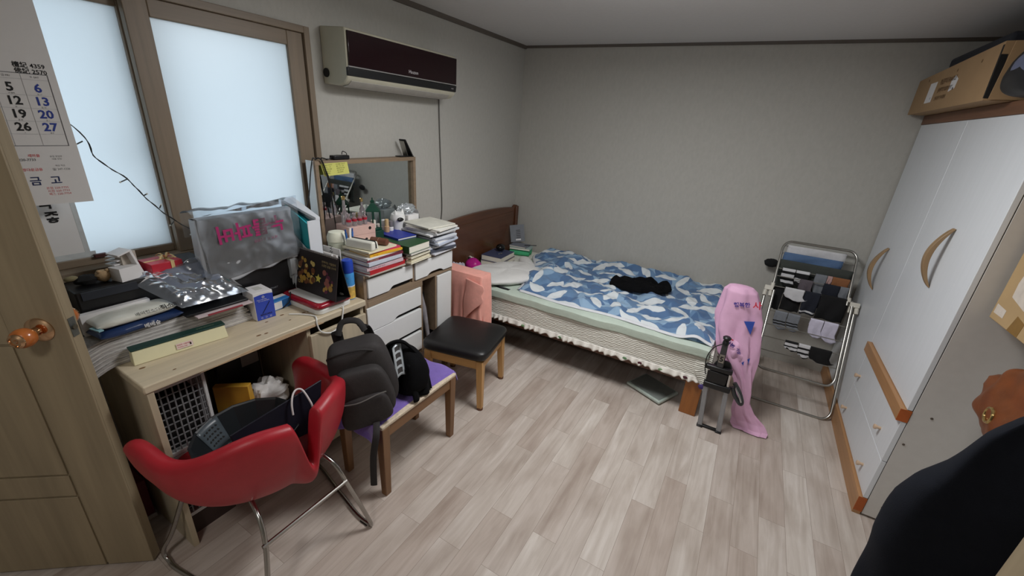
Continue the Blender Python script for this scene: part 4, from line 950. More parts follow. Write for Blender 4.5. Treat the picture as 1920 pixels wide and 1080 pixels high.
# long green and cream box
lb = thing('gift_case', 'long cream box with a dark green lid at the front edge of the desk', 'box', (-1.755, 0.59, DT))
ang_ = atan2(0.032, 0.296)
Mb = Matrix.Translation((-1.751, 0.437, DT)) @ Matrix.Rotation(-ang_, 4, 'Z')
g = G(mat('cream_card', (226, 220, 182), 0.6, var=0.02)); g.hexa([(-0.046, 0, 0), (0.0, 0, 0), (0.0, 0.300, 0), (-0.046, 0.300, 0), (-0.044, 0.004, 0.052), (-0.010, 0.004, 0.052), (-0.010, 0.296, 0.052), (-0.044, 0.296, 0.052)], Mb); g.build('tray', None, lb, bevel=0.002)
g = G(mat('dark_green_card', (22, 58, 52), 0.5, var=0.05)); g.hexa([(-0.046, 0.001, 0.0525), (-0.007, 0.001, 0.0525), (-0.007, 0.299, 0.0525), (-0.046, 0.299, 0.0525), (-0.046, 0.001, 0.060), (-0.0075, 0.001, 0.058), (-0.0075, 0.299, 0.058), (-0.046, 0.299, 0.060)], Mb); lid = g.build('lid', None, lb, bevel=0.001)
g = G(mat('gold_lettering', (150, 160, 130), 0.5)); g.text('홍삼정 에브리타임', 0.008, Mb @ Vector((-0.022, 0.205, 0.0600)), Mb.to_3x3() @ Vector((0, 1, 0)), Mb.to_3x3() @ Vector((-1, 0, 0))); g.build('lettering', None, lid, recalc=False)
g = G(mat('sticker_pink', (226, 206, 200), 0.6)); A = Mb.to_3x3(); o0 = Mb @ Vector((0.0007, 0.128, 0.013)); ay, az = A @ Vector((0, 1, 0)), A @ Vector((-0.19, 0, 1)); g.prism([(0, 0), (0.052, 0), (0.052, 0.021), (0, 0.021)], o0, ay, az, A @ Vector((0.0006, 0, 0)))
g.use(mat('sticker_print', (190, 70, 80), 0.6)).text('정관장 선물세트', 0.0065, o0+az*0.013+ay*0.002+A @ Vector((0.0012, 0, 0)), ay, az); g.text('04-2025-1188', 0.0055, o0+az*0.005+ay*0.002+A @ Vector((0.0012, 0, 0)), ay, az); g.use(M_ink).prism([(0.042, 0.006), (0.047, 0.006), (0.047, 0.015), (0.042, 0.015)], o0+A @ Vector((0.0008, 0, 0)), ay, az, A @ Vector((0.0004, 0, 0))); g.build('sticker', None, lb, recalc=False)
# blue and white product box
vb = thing('product_box', 'small upright blue and white box beside the newspaper pile', 'box', (-1.815, 0.925, DT))
Mv = Matrix.Translation((-1.763, 0.877, DT)) @ Matrix.Rotation(-0.08, 4, 'Z')
g = G(M_card); g.box((-0.10, 0, 0), (0, 0.083, 0.130), Mv); g.build('box', None, vb, bevel=0.002)
g = G(mat('royal_blue_card', (48, 72, 176), 0.45, var=0.04)); g.prism([(0.003, 0.001), (0.082, 0.001), (0.082, 0.116), (0.06, 0.119), (0.03, 0.119), (0.003, 0.115)], Mv @ Vector((0.0002, 0, 0)), Mv.to_3x3() @ Vector((0, 1, 0)), ZV, Mv.to_3x3() @ Vector((0.0008, 0, 0))); bp_ = g.build('blue_face', None, vb)
Vy, o1 = Mv.to_3x3() @ Vector((0, 1, 0)), Mv @ Vector((0.0012, 0, 0))
g = G(M_card); g.text('Made of fine fiber', 0.006, o1+Vy*0.012+Vector((0, 0, 0.094)), Vy, ZV); g.text('for a smooth finish', 0.006, o1+Vy*0.018+Vector((0, 0, 0.087)), Vy, ZV); g.text('◎', 0.014, o1+Vy*0.034+Vector((0, 0, 0.102)), Vy, ZV)
for k in range(3): g.text('○', 0.010, o1+Vy*(0.018+0.019*k)+Vector((0, 0, 0.006)), Vy, ZV)
g.build('lettering', None, bp_, recalc=False)
g = G(mat('dark_navy_print', (20, 24, 70), 0.5)); g.tube([o1+Vy*0.028+Vector((0.0008, 0, 0.030)), o1+Vy*0.064+Vector((0.0008, 0, 0.080))], 0.0016, 6); g.text('MASCARA', 0.011, o1+Vy*0.018+Vector((0, 0, 0.020)), Vy, ZV, 0.0005, 'LEFT', 0.0003); g.build('print_wand', None, bp_, recalc=False)
g = G(mat('grey_window_print', (196, 196, 190), 0.5)); g.box((-0.075, 0.03, 0.1302), (-0.035, 0.06, 0.1306), Mv); g.build('top_label', None, vb)
# blue carton lying behind
bb = thing('medicine_box', 'flat blue and white box lying in front of the monitor', 'box', (-1.855, 1.02, DT))
g = G(mat('bright_blue_card', (44, 120, 190), 0.45, var=0.05)); g.obox((-1.835, 1.010, DT), (0.060, 0.125, 0.045), 0.12); g.build('box', None, bb, bevel=0.002)
g = G(M_card); Mm = Matrix.Translation((-1.835, 1.010, DT)) @ Matrix.Rotation(0.12, 4, 'Z'); g.box((-0.028, -0.03, 0.0452), (0.0, 0.060, 0.0456), Mm); g.box((0.0302, -0.060, 0.004), (0.0306, 0.010, 0.040), Mm); g.build('white_label', None, bb)
g = G(mat('navy_stripe_print', (46, 62, 100), 0.5))
for k in range(8): g.box((0.0302, 0.014+0.006*k, 0.004), (0.0306, 0.0165+0.006*k, 0.041), Mm)
g.build('stripes', None, bb)
g = G(M_dark); g.tube(smooth_path([(-1.80, 1.02, DT+0.004), (-1.79, 1.05, DT+0.03), (-1.83, 1.085, DT+0.055), (-1.87, 1.10, DT+0.03), (-1.86, 1.055, DT+0.004)], 8), 0.0028, 8); o = g.build('cable', None, None, (-1.83, 1.06, DT)); tag(o, 'short loop of black cable beside the flat blue box', 'cable')
# red and white appliance with a desk calendar on it
tyz = DT
ap = thing('tabletop_appliance', 'flat white appliance with a red rim at the right end of the desk', 'appliance', (-1.745, 1.17, tyz))
def rrect(x0, x1, y0, y1, r, n=6):
    out = []
    for (cx, cy, a0) in ((x1-r, y1-r, 0), (x0+r, y1-r, pi/2), (x0+r, y0+r, pi), (x1-r, y0+r, 3*pi/2)):
        for i in range(n+1): a = a0+pi/2*i/n; out.append((cx+r*cos(a), cy+r*sin(a)))
    return out
TX0, TX1, TY0, TY1 = -1.885, -1.600, 1.065, 1.265
def slab(m, ins, z0, z1, nm, par, bev=0.004, r=0.03):
    g = G(m); g.prism(rrect(TX0+ins, TX1-ins, TY0+ins, TY1-ins, r), (0, 0, z0), XV, YV, (0, 0, z1-z0)); return g.build(nm, None, par, bevel=bev, seg=3)
M_wplast = mat('white_gloss_plastic', (226, 226, 222), 0.25, var=0.01)
slab(M_wplast, 0.004, tyz, tyz+0.024, 'base', ap); slab(mat('red_gloss_plastic', (150, 20, 40), 0.2, var=0.05, coat=0.3), 0.0, tyz+0.0242, tyz+0.050, 'red_rim', ap, 0.012); slab(mat('white_matt_top', (214, 214, 212), 0.5, var=0.03), 0.022, tyz+0.0502, tyz+0.053, 'top_panel', ap, 0.001, 0.02)
g = G(M_wplast); g.blob((TX1-0.012, TY0+0.06, tyz+0.042), 0.006, (0.6, 1.4, 0.8), 12, 8); g.build('indicator', None, ap)
g = G(M_wplast); g.cyl((TX1-0.03, TY1-0.035, tyz+0.053), (TX1-0.03, TY1-0.035, tyz+0.064), 0.018, 0.014, n=20); g.build('knob', None, ap, bevel=0.002)
g = G(M_wplast)
g.tube(smooth_path([(-1.72, 1.0, DT+0.003), (-1.68, 1.03, DT+0.003), (-1.62, 1.055, DT+0.003), (-1.588, 1.045, DT+0.002), (-1.581, 1.04, 0.745), (-1.578, 1.055, 0.70), (-1.576, 1.11, 0.675), (-1.577, 1.16, 0.70), (-1.580, 1.18, 0.745), (-1.587, 1.19, DT+0.006), (-1.595, 1.192, DT+0.012)], 8), 0.0035, 8); g.build('power_cord', None, ap)
dc = thing('desk_calendar', 'black tent desk calendar with a spiral top on the red and white appliance', 'calendar', (-1.71, 1.19, tyz+0.0535))
cz = tyz+0.0536; CY0, CY1, CH = 1.142, 1.226, 0.205; CX0, CX1 = -1.868, -1.572
M_cal = mat('dark_brown_card', (38, 30, 30), 0.45, var=0.05); M_calb = mat('black_card', (14, 13, 14), 0.6)
ytop = 1.182
g = G(M_cal); g.hexa([(CX0, CY0, cz+0.001), (CX1, CY0, cz+0.001), (CX1, CY0+0.003, cz+0.001), (CX0, CY0+0.003, cz+0.001), (CX0, ytop-0.004, cz+CH), (CX1, ytop-0.004, cz+CH), (CX1, ytop-0.001, cz+CH), (CX0, ytop-0.001, cz+CH)]); g.build('front_leaf', None, dc)
g = G(M_calb); g.hexa([(CX0, CY1-0.003, cz+0.001), (CX1, CY1-0.003, cz+0.001), (CX1, CY1, cz+0.001), (CX0, CY1, cz+0.001), (CX0, ytop+0.001, cz+CH), (CX1, ytop+0.001, cz+CH), (CX1, ytop+0.004, cz+CH), (CX0, ytop+0.004, cz+CH)]); g.build('back_leaf', None, dc)
g = G(M_calb); g.box((CX0, CY0+0.0035, cz), (CX1, CY1-0.0035, cz+0.002)); g.build('base_leaf', None, dc)
g = G(mat('spiral_wire', (190, 186, 184), 0.3, 0.8)); 
for i in range(34): x = CX0+0.008+i*(CX1-CX0-0.016)/33; g.tube([(x, ytop+0.006*cos(a), cz+CH-0.002+0.005*sin(a)) for a in [k*pi/4 for k in range(8)]], 0.0008, 5, closed=True)
sp_ = g.build('spiral', None, dc); sp_['kind'] = 'stuff'
sl = (ytop-0.004-CY0)/CH; cu, cvv = Vector((1, 0, 0)), Vector((0, sl, 1)).normalized(); co_ = Vector((CX0, CY0-0.0008, cz+0.001))
def disc(g, u, v, r, m, n=14, sy=1.0, d=0.0): g.use(m).face([g.v(co_+cu*(u+r*cos(2*pi*k/n))+cvv*(v+r*sy*sin(2*pi*k/n))+Vector((0, -0.0004-d, 0))) for k in range(n)])
g = G(mat('print_amber', (176, 140, 62), 0.5)); pr_ = random.Random(8)
for i in range(26): disc(g, 0.015+pr_.random()*0.115, 0.045+0.12*pr_.random(), pr_.uniform(0.008, 0.017), mat(('print_amber', 'print_brown', 'print_pale')[i % 3], ((176, 140, 62), (112, 70, 44), (206, 184, 110))[i % 3], 0.5), 12, 1, 0.00002*i)
for i in range(14): disc(g, 0.205+pr_.random()*0.06, 0.035+0.09*pr_.random(), pr_.uniform(0.007, 0.016), mat(('print_plum', 'print_amber', 'print_rose')[i % 3], ((96, 40, 66), (176, 140, 62), (150, 90, 80))[i % 3], 0.5), 12, 1, 0.00002*i)
st_m = mat('print_star', (214, 206, 96), 0.5); g.use(st_m).face([g.v(co_+cu*(0.165+(0.023 if k % 2 == 0 else 0.011)*sin(k*pi/5))+cvv*(0.085+(0.023 if k % 2 == 0 else 0.011)*cos(k*pi/5))+Vector((0, -0.0009, 0))) for k in range(10)])
g.build('cover_picture', None, dc, recalc=False)
g = G(mat('gold_print', (190, 170, 120), 0.5)); 
for k, s in enumerate(('반짝이는 겨울밤에', '소중한 꿈을 나누며')): g.text(s, 0.013, co_+cu*(0.185)+cvv*(0.168-0.017*k)+Vector((0, -0.0006, 0)), cu, cvv)
g.text('12', 0.022, co_+cu*0.012+cvv*0.035+Vector((0, -0.0012, 0)), cu, cvv, 0.0005, 'LEFT', 0.0004); g.build('lettering', None, dc, recalc=False)
# spray can
sc_ = thing('spray_can', 'blue and yellow spray can with a blue cap beside the desk calendar', 'spray can', (-1.668, 1.297, DT))
cc_ = (-1.668, 1.297, DT)
g = G(mat('spray_sky_blue', (70, 150, 214), 0.3, var=0.12, scale=40)); g.lathe([(0.0275, 0.0), (0.029, 0.003), (0.029, 0.135), (0.027, 0.141)], cc_, n=28); can = g.build('can', None, sc_)
g = G(mat('spray_yellow', (214, 178, 88), 0.35, var=0.25, scale=60)); g.lathe([(0.0285, 0.004), (0.0293, 0.005), (0.0293, 0.068), (0.0285, 0.069)], cc_, n=28); g.build('picture_band', None, can)
g = G(mat('spray_white', (226, 230, 232), 0.35)); g.lathe([(0.0285, 0.069), (0.0293, 0.0695), (0.0293, 0.074), (0.0285, 0.0745)], cc_, n=28); g.build('white_band', None, can)
g = G(M_card); 
for k, s in enumerate(('에프킬라', '수성', '에어로졸')): g.text(s, 0.012, (cc_[0]+0.006-0.010, cc_[1]-0.0296, cc_[2]+0.118-0.016*k), (1, 0, 0), ZV)
g.build('lettering', None, can, recalc=False)
g = G(mat('royal_blue_cap', (36, 70, 176), 0.35)); g.lathe([(0.027, 0.1412), (0.0285, 0.143), (0.0285, 0.190), (0.026, 0.205), (0.020, 0.2085), (0.012, 0.206)], cc_, n=28); g.build('cap', None, sc_)
# file holder, plastic bag with papers, upright books
fh = thing('file_holder', 'white magazine file holding turquoise folders behind the desk calendar', 'file holder', (-1.83, 1.18, DT))
M_fw = mat('white_file_plastic', (220, 224, 230), 0.35, var=0.01); M_teal = mat('turquoise_folder', (56, 168, 178), 0.4, var=0.05)
fx0, fx1, fy0, fy1, fz = -1.985, -1.795, 1.195, 1.262, 1.180
g = G(M_fw); g.hexa([(fx0, fy1-0.004, DT), (fx1, fy1-0.004, DT), (fx1, fy1, DT), (fx0, fy1, DT), (fx0, fy1-0.004, fz+0.055), (fx1, fy1-0.004, fz-0.02), (fx1, fy1, fz-0.02), (fx0, fy1, fz+0.055)])
g.box((fx1-0.004, fy0, DT), (fx1, fy1-0.004, fz-0.02)); g.hexa([(fx0, fy0, DT), (fx1, fy0, DT), (fx1, fy0+0.003, DT), (fx0, fy0+0.003, DT), (fx0, fy0, fz-0.06), (fx1, fy0, 1.0), (fx1, fy0+0.003, 1.0), (fx0, fy0+0.003, fz-0.06)]); g.box((fx0, fy0, DT), (fx0+0.004, fy1, fz+0.05)); g.build('holder', None, fh, bevel=0.001)
g = G(M_fw); g.hexa([(fx0-0.002, fy0+0.0, fz+0.050), (fx1+0.001, fy0+0.045, fz-0.022), (fx1+0.001, fy1+0.001, fz-0.022), (fx0-0.002, fy1+0.001, fz+0.050), (fx0-0.002, fy0+0.0, fz+0.062), (fx1+0.001, fy0+0.045, fz-0.008), (fx1+0.001, fy1+0.001, fz-0.008), (fx0-0.002, fy1+0.001, fz+0.062)]); g.build('top_edge', None, fh, bevel=0.001)
for k in range(3):
    g = G(M_teal if k < 2 else mat('teal_dark_folder', (40, 136, 150), 0.4)); y = fy0+0.012+0.015*k; g.hexa([(fx0+0.006, y, DT+0.003), (fx1-0.008, y, DT+0.003), (fx1-0.008, y+0.008, DT+0.003), (fx0+0.006, y+0.008, DT+0.003), (fx0+0.006, y, fz+0.035-0.01*k), (fx1-0.008, y, fz-0.045), (fx1-0.008, y+0.008, fz-0.045), (fx0+0.006, y+0.008, fz+0.035-0.01*k)])
    g.build('folder', None, fh)
wb_ = thing('plastic_bag', 'crumpled clear plastic bag of papers between the monitor and the file holder', 'plastic bag', (-1.86, 1.185, DT))
g = G(clear_plastic('cloudy_plastic', (226, 232, 236), 0.4, 0.2)); g.blob((-1.905, 1.150, 0.955), 0.10, (0.45, 0.34, 1.6), 30, 22, 0.28, 4.0); g.build('film', None, wb_)
g = G(M_card); g.obox((-1.905, 1.155, DT+0.04), (0.075, 0.006, 0.27), 0.1); g.obox((-1.895, 1.145, DT+0.04), (0.065, 0.004, 0.24), 0.3); g.use(M_calb).obox((-1.900, 1.165, DT+0.04), (0.07, 0.004, 0.25), 0.05); g.build('papers', None, wb_)
for k, (col, x1_, h, th, lab) in enumerate((((222, 218, 214), -1.74, 0.225, 0.010, 'tall white booklet nearest the turquoise file holder'), ((198, 60, 66), -1.75, 0.190, 0.008, 'thin red booklet upright in the row at the right of the desk'), ((230, 226, 222), -1.735, 0.215, 0.009, 'white booklet upright beside the thin red booklet'), ((36, 34, 36), -1.73, 0.205, 0.006, 'thin black booklet at the right end of the upright row'))):
    y = 1.2665+0.0118*k; o = thing('booklet', lab, 'booklet', (x1_-0.09, y+0.005, DT), 0, 'upright booklets on the desk')
    g = G(mat('booklet_cover_%d' % k, col, 0.5, var=0.04)); g.box((x1_-0.17, y, DT), (x1_, y+0.0015, DT+h)); g.box((x1_-0.17, y+th-0.0015, DT), (x1_, y+th, DT+h)); g.box((x1_-0.0015, y+0.0015, DT), (x1_, y+th-0.0015, DT+h)); g.build('cover', None, o)
    g = G(M_paper); g.box((x1_-0.168, y+0.0017, DT+0.002), (x1_-0.002, y+th-0.0017, DT+h-0.002)); g.build('pages', None, o)
g = G(M_paper); g.obox((-1.80, 1.3155, DT), (0.13, 0.004, 0.24), 0.0); g.use(M_ink).text('한국사', 0.03, (-1.79, 1.3130, DT+0.17), (0, 0, 1), (-1, 0, 0)); o = g.build('folded_paper', None, None, (-1.80, 1.3155, DT), recalc=False); tag(o, 'white printed paper standing between the booklets and the dresser', 'paper')

# ================================================================ under the desk
M_wire = mat('white_basket_plastic', (206, 206, 206), 0.4)
def crate(z0, lab):
    t = thing('basket', lab, 'basket', (-1.83, 0.51, z0), 0, None); x0, x1, y0, y1, h = -2.03, -1.655, 0.432, 0.592, 0.305
    g = G(M_wire)
    for (a, b) in (((x0, y0), (x1, y0)), ((x1, y0), (x1, y1)), ((x1, y1), (x0, y1)), ((x0, y1), (x0, y0))):
        for zz in (0.0, h-0.016): 
            xa, xb = min(a[0], b[0]), max(a[0], b[0]); ya, yb = min(a[1], b[1]), max(a[1], b[1]); g.box((xa-0.004, ya-0.004, z0+zz), (xb+0.004, yb+0.004, z0+zz+0.016))
    for x in (x0, x1):
        for y in (y0, y1): g.box((x-0.005, y-0.005, z0), (x+0.005, y+0.005, z0+h))
    g.box((x0, y0, z0), (x1, y1, z0+0.004)); g.build('frame', None, t)
    g = G(mat('grey_basket_slat', (120, 120, 122), 0.5))
    for i in range(1, 8): y = y0+(y1-y0)*i/8; g.box((x1-0.002, y-0.0022, z0+0.014), (x1+0.002, y+0.0022, z0+h-0.014))
    for i in range(1, 9): zz = z0+0.016+(h-0.032)*i/9; g.box((x1-0.003, y0, zz-0.0018), (x1+0.001, y1, zz+0.0018))
    for i in range(1, 20): x = x0+(x1-x0)*i/20; g.box((x-0.002, y0-0.002, z0+0.014), (x+0.002, y0+0.002, z0+h-0.014)); g.box((x-0.002, y1-0.002, z0+0.014), (x+0.002, y1+0.002, z0+h-0.014))
    g.build('lattice', None, t)
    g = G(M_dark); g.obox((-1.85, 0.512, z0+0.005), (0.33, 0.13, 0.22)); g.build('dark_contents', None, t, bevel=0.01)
crate(0.092, 'lower white plastic basket under the left end of the desk'); crate(0.400, 'upper white plastic basket under the left end of the desk')
g = G(mat('brown_storage_box', (60, 44, 40), 0.7)); g.box((-2.03, 0.43, 0.0), (-1.65, 0.595, 0.090)); tag(g.build('storage_box', None, None, (-1.84, 0.51, 0)), 'flat brown box on the floor below the white plastic baskets', 'box')
g = G(mat('brown_carton_box', (92, 78, 64), 0.7)); g.box((-2.03, 0.635, 0.0), (-1.66, 0.965, 0.285)); tag(g.build('cardboard_box', None, None, (-1.85, 0.80, 0), bevel=0.003), 'dim brown carton on the floor under the desk holding bags', 'box')
g = G(mat('mustard_paper', (204, 156, 52), 0.6, var=0.08, scale=16, bump=0.2, bscale=25)); a_, b_2 = Vector((-1.84, 0.681, 0)), Vector((-1.726, 0.772, 0)); dv = (b_2-a_).normalized(); nvv = Vector((-dv.y, dv.x, 0))
g.hexa([a_+Vector((0, 0, 0.287)), b_2+Vector((0, 0, 0.287)), b_2+nvv*0.05+Vector((0, 0, 0.287)), a_+nvv*0.05+Vector((0, 0, 0.287)), a_+Vector((0, 0, 0.498)), b_2+Vector((0, 0, 0.500)), b_2+nvv*0.03+Vector((0, 0, 0.500)), a_+nvv*0.03+Vector((0, 0, 0.498))]); tag(g.build('paper_bag', None, None, (-1.79, 0.73, 0.287), bevel=0.003), 'mustard yellow paper bag under the desk', 'paper bag')
g = G(); g.blob((-1.775, 0.880, 0.375), 0.085, (0.8, 0.95, 1.02), 30, 20, 0.35, 2.6); tag(g.build('plastic_bag', mat('white_thin_plastic', (222, 220, 218), 0.4, var=0.04, bump=0.3, bscale=18), None, (-1.775, 0.88, 0.287)), 'crumpled white plastic bag beside the yellow paper bag under the desk', 'plastic bag')
dbx = thing('desk_bin', 'dark bin with a pale label at the back under the desk', 'bin', (-1.95, 0.83, 0.286))
g = G(M_black); g.obox((-1.965, 0.835, 0.2865), (0.11, 0.20, 0.30)); g.build('bin', None, dbx, bevel=0.01)
g = G(mat('dull_white_label', (150, 148, 146), 0.6)); g.box((-1.9095, 0.845, 0.49), (-1.908, 0.925, 0.545)); g.build('label', None, dbx)
rb = thing('storage_box', 'small dark red box on the floor between the door and the desk', 'box', (-1.96, 0.352, 0))
g = G(mat('dark_red_box', (104, 28, 36), 0.5)); g.box((-2.05, 0.318, 0.018), (-1.875, 0.392, 0.20)); g.build('body', None, rb, bevel=0.004)
g = G(mat('box_base_white', (196, 190, 184), 0.5)); g.box((-2.052, 0.316, 0), (-1.873, 0.394, 0.0178)); g.build('base', None, rb)
# ================================================================ on the dresser
M_pages = mat('book_pages', (226, 222, 208), 0.8, var=0.06, scale=120, stretch=(1, 1, 30))
BK = {}
def book(lab, c, sx, sy, h, rot, col, group=None, spine='x', cat='book', name='book', title=None, tcol=None):
    """hard or soft cover book lying flat; the spine faces +x (towards the room) or +y"""
    o = thing(name, lab, cat, c, rot, group)
    m = mat('cover_%d_%d_%d' % col, col, 0.45, var=0.05); t = min(0.0022, h*0.16)
    g = G(m); x0, x1, y0, y1 = -sx/2, sx/2, -sy/2, sy/2
    g.box((x0, y0, 0), (x1, y1, t)); g.box((x0, y0, h-t), (x1, y1, h))
    if spine == 'x': g.box((x1-t, y0, t), (x1, y1, h-t))
    elif spine == 'y': g.box((x0, y0, t), (x1, y0+t, h-t))
    else: g.box((x0, y0, t), (x0+t, y1, h-t))
    if title:
        tm = mat('title_%d_%d_%d' % (tcol or (240, 238, 230)), (tcol or (240, 238, 230)), 0.5); g.use(tm)
        if spine == 'x': g.text(title, h*0.62, (x1, y0+0.02, h*0.24), (0, 1, 0), (0, 0, 1), 0.0004)
    g.build('cover', None, o, local=True, recalc=not title)
    g = G(M_pages); e = 0.0025
    if spine == 'x': g.box((x0+e, y0+e, t), (x1-t, y1-e, h-t))
    elif spine == 'y': g.box((x0+e, y0+t, t), (x1-e, y1-e, h-t))
    else: g.box((x0+t, y0+e, t), (x1-e, y1-e, h-t))
    g.build('pages', None, o, local=True)
    return o
zz = 0.8808
G1 = 'books stacked at the left front of the dresser'
for (h, sx, sy, dx, dy, rot, col, lab, ti, tc) in (
    (0.006, 0.20, 0.265, 0.004, 0.0, 0.01, (190, 182, 172), 'thin pale board at the very bottom of the left book stack on the dresser', None, None),
    (0.022, 0.19, 0.255, 0.004, 0.006, 0.03, (176, 30, 40), 'bright red book near the bottom of the left stack on the dresser', None, None),
    (0.018, 0.20, 0.250, 0.0, -0.006, -0.02, (206, 180, 186), 'pale pink book with a lettered spine above the bright red book', '재무회계 | 원론 제3판', (150, 70, 96)),
    (0.006, 0.18, 0.245, -0.008, 0.0, 0.05, (30, 26, 34), 'thin black book in the middle of the left stack on the dresser', None, None),
    (0.018, 0.20, 0.235, 0.004, -0.010, 0.02, (196, 202, 214), 'pale blue-grey book in the middle of the left stack on the dresser', None, None),
    (0.013, 0.185, 0.245, 0.004, 0.0, -0.03, (112, 38, 56), 'maroon book with pale lettering in the left stack on the dresser', '한국사 능력검정', (214, 190, 150)),
    (0.008, 0.20, 0.240, -0.006, -0.008, 0.03, (224, 222, 218), 'thin white booklet under the yellow book on the dresser', None, None),
    (0.012, 0.17, 0.215, 0.010, 0.012, -0.06, (222, 170, 40), 'yellow book near the top of the left stack on the dresser', '토익 기출', (110, 70, 30)),
    (0.009, 0.16, 0.205, 0.004, 0.014, -0.09, (196, 60, 100), 'pink-red book lying on the yellow book on the dresser', 'VOCA', (236, 220, 220)),
    (0.009, 0.19, 0.20, -0.004, -0.018, 0.05, (226, 218, 190), 'cream booklet at the top of the left stack under the white pencil case', None, None)):
    book(lab, (-1.690+dx, 1.487+dy, zz), sx, sy, h, rot, col, G1, 'x', 'book', 'book', ti, tc); zz += h+0.0004
Z1 = zz
pc_ = thing('pencil_case', 'white zipped pencil case on top of the left book stack', 'pencil case', (-1.685, 1.405, Z1))
g = G(mat('white_soft_vinyl', (222, 220, 208), 0.45, var=0.03)); Mp = Matrix.Translation((-1.682, 1.410, Z1)) @ Matrix.Rotation(0.16, 4, 'Z'); g.hexa([(-0.085, -0.030, 0), (0.085, -0.030, 0), (0.085, 0.030, 0), (-0.085, 0.030, 0), (-0.082, -0.022, 0.045), (0.082, -0.022, 0.045), (0.082, 0.022, 0.045), (-0.082, 0.022, 0.045)], Mp); g.build('case', None, pc_, bevel=0.008, seg=3)
g = G(M_black); g.tube([Mp @ Vector((-0.07+0.15*t, 0.004, 0.0462)) for t in (0, 0.25, 0.5, 0.75, 1)]+[Mp @ Vector((0.0845, 0.004, 0.028)), Mp @ Vector((0.0862, 0.003, 0.012))], 0.0035, 6); g.build('zip', None, pc_)
gl = thing('glasses_case', 'brown roll-shaped glasses case behind the white pencil case', 'case', (-1.665, 1.52, Z1))
g = G(mat('brown_leather', (104, 62, 44), 0.4, var=0.1)); g.lathe([(0.010, 0), (0.018, 0.004), (0.019, 0.05), (0.018, 0.098), (0.010, 0.102)], (-1.715, 1.498, Z1+0.0192), (0.96, 0.26, 0), 20); g.build('case', None, gl)
g = G(mat('brown_leather_light', (150, 100, 74), 0.4)); g.tube([Vector((-1.665, 1.5115, Z1+0.0192))+Vector((-0.0051*cos(a), 0.0186*cos(a), 0.0193*sin(a))) for a in [k*pi/8 for k in range(16)]], 0.0012, 6, closed=True); g.build('band', None, gl)
g = G(mat('white_comb', (226, 222, 216), 0.5)); g.tube(smooth_path([(-1.745, 1.392, Z1+0.02), (-1.747, 1.394, Z1+0.06), (-1.750, 1.400, Z1+0.095)], 5), 0.007, 8, sq=(1, 0.5)); tag(g.build('brush', None, None, (-1.746, 1.393, Z1+0.01)), 'white hair brush handle standing behind the pencil case', 'brush')
# middle stack
zz = 0.8808; G2 = 'books stacked in the middle of the dresser'
for (h, sx, sy, dx, dy, rot, col, lab) in (
    (0.010, 0.20, 0.19, 0.012, 0.0, 0.08, (222, 216, 190), 'cream notebook at the bottom of the middle stack on the dresser'),
    (0.009, 0.20, 0.185, 0.004, 0.0, 0.12, (206, 198, 170), 'second cream notebook from the bottom of the middle stack on the dresser'),
    (0.008, 0.19, 0.19, -0.004, -0.004, 0.02, (120, 36, 44), 'thin dark red notebook in the middle stack on the dresser'),
    (0.010, 0.20, 0.185, 0.006, 0.002, 0.10, (218, 212, 188), 'cream notebook under the black notebook in the middle stack'),
    (0.010, 0.185, 0.18, 0.0, 0.0, -0.04, (30, 30, 32), 'black notebook in the middle stack on the dresser'),
    (0.010, 0.20, 0.185, 0.008, 0.004, 0.08, (196, 194, 190), 'grey notebook under the thick green book on the dresser')):
    book(lab, (-1.685+dx, 1.728+dy, zz), sx, sy, h, rot, col, G2, 'y', 'notebook', 'notebook'); zz += h+0.0004
book('thick dark green book under the blue notebook on the dresser', (-1.705, 1.722, zz), 0.25, 0.185, 0.042, 0.06, (40, 78, 44), None, 'y'); zz += 0.0424
book('royal blue notebook on top of the thick green book', (-1.790, 1.765, zz), 0.185, 0.140, 0.013, -0.10, (34, 52, 150), None, 'y', 'notebook', 'notebook')
# paper stack
zz = 0.8808; rp_ = random.Random(21); cols = [(214, 216, 222), (196, 200, 210), (70, 74, 86), (206, 210, 222), (222, 222, 222), (110, 116, 128), (190, 198, 214), (226, 226, 224), (150, 156, 170), (210, 214, 222), (44, 46, 54), (222, 222, 224), (204, 206, 208), (176, 172, 168), (224, 222, 214)]
for k, col in enumerate(cols):
    h = rp_.uniform(0.007, 0.012); g = G(mat('papers_%d_%d_%d' % col, col, 0.7, var=0.10, scale=90, stretch=(1, 1, 20)))
    rot = rp_.uniform(-0.16, 0.16); c = Vector((-1.705+rp_.uniform(-0.014, 0.020), 1.965+rp_.uniform(-0.006, 0.012), zz)); sx, sy = rp_.uniform(0.21, 0.26), rp_.uniform(0.20, 0.235); ns = rp_.random()*9
    Mk = Matrix.Translation(c) @ Matrix.Rotation(rot, 4, 'Z')
    def pf(u, w, top): return Mk @ Vector((-sx/2+sx*u, -sy/2+sy*w, (h if top else 0.0003)-0.010*max(0, u-0.8)**1*2*(0.6)+0.0*ns))
    A = [[g.v(pf(i/7, j/5, 0)) for i in range(8)] for j in range(6)]; B = [[g.v(pf(i/7, j/5, 1)) for i in range(8)] for j in range(6)]
    for j in range(5):
        for i in range(7): g.face([A[j][i], A[j][i+1], A[j+1][i+1], A[j+1][i]]); g.face([B[j][i], B[j][i+1], B[j+1][i+1], B[j+1][i]])
    for i in range(7): g.face([A[0][i], A[0][i+1], B[0][i+1], B[0][i]]); g.face([A[5][i], A[5][i+1], B[5][i+1], B[5][i]])
    for j in range(5): g.face([A[j][0], A[j+1][0], B[j+1][0], B[j][0]]); g.face([A[j][7], A[j+1][7], B[j+1][7], B[j][7]])
    tag(g.build('paper_bundle', None, None, c), 'bundle of loose papers in the tall pile at the right end of the dresser', 'papers', 'paper pile on the right end of the dresser'); zz += h+0.0006
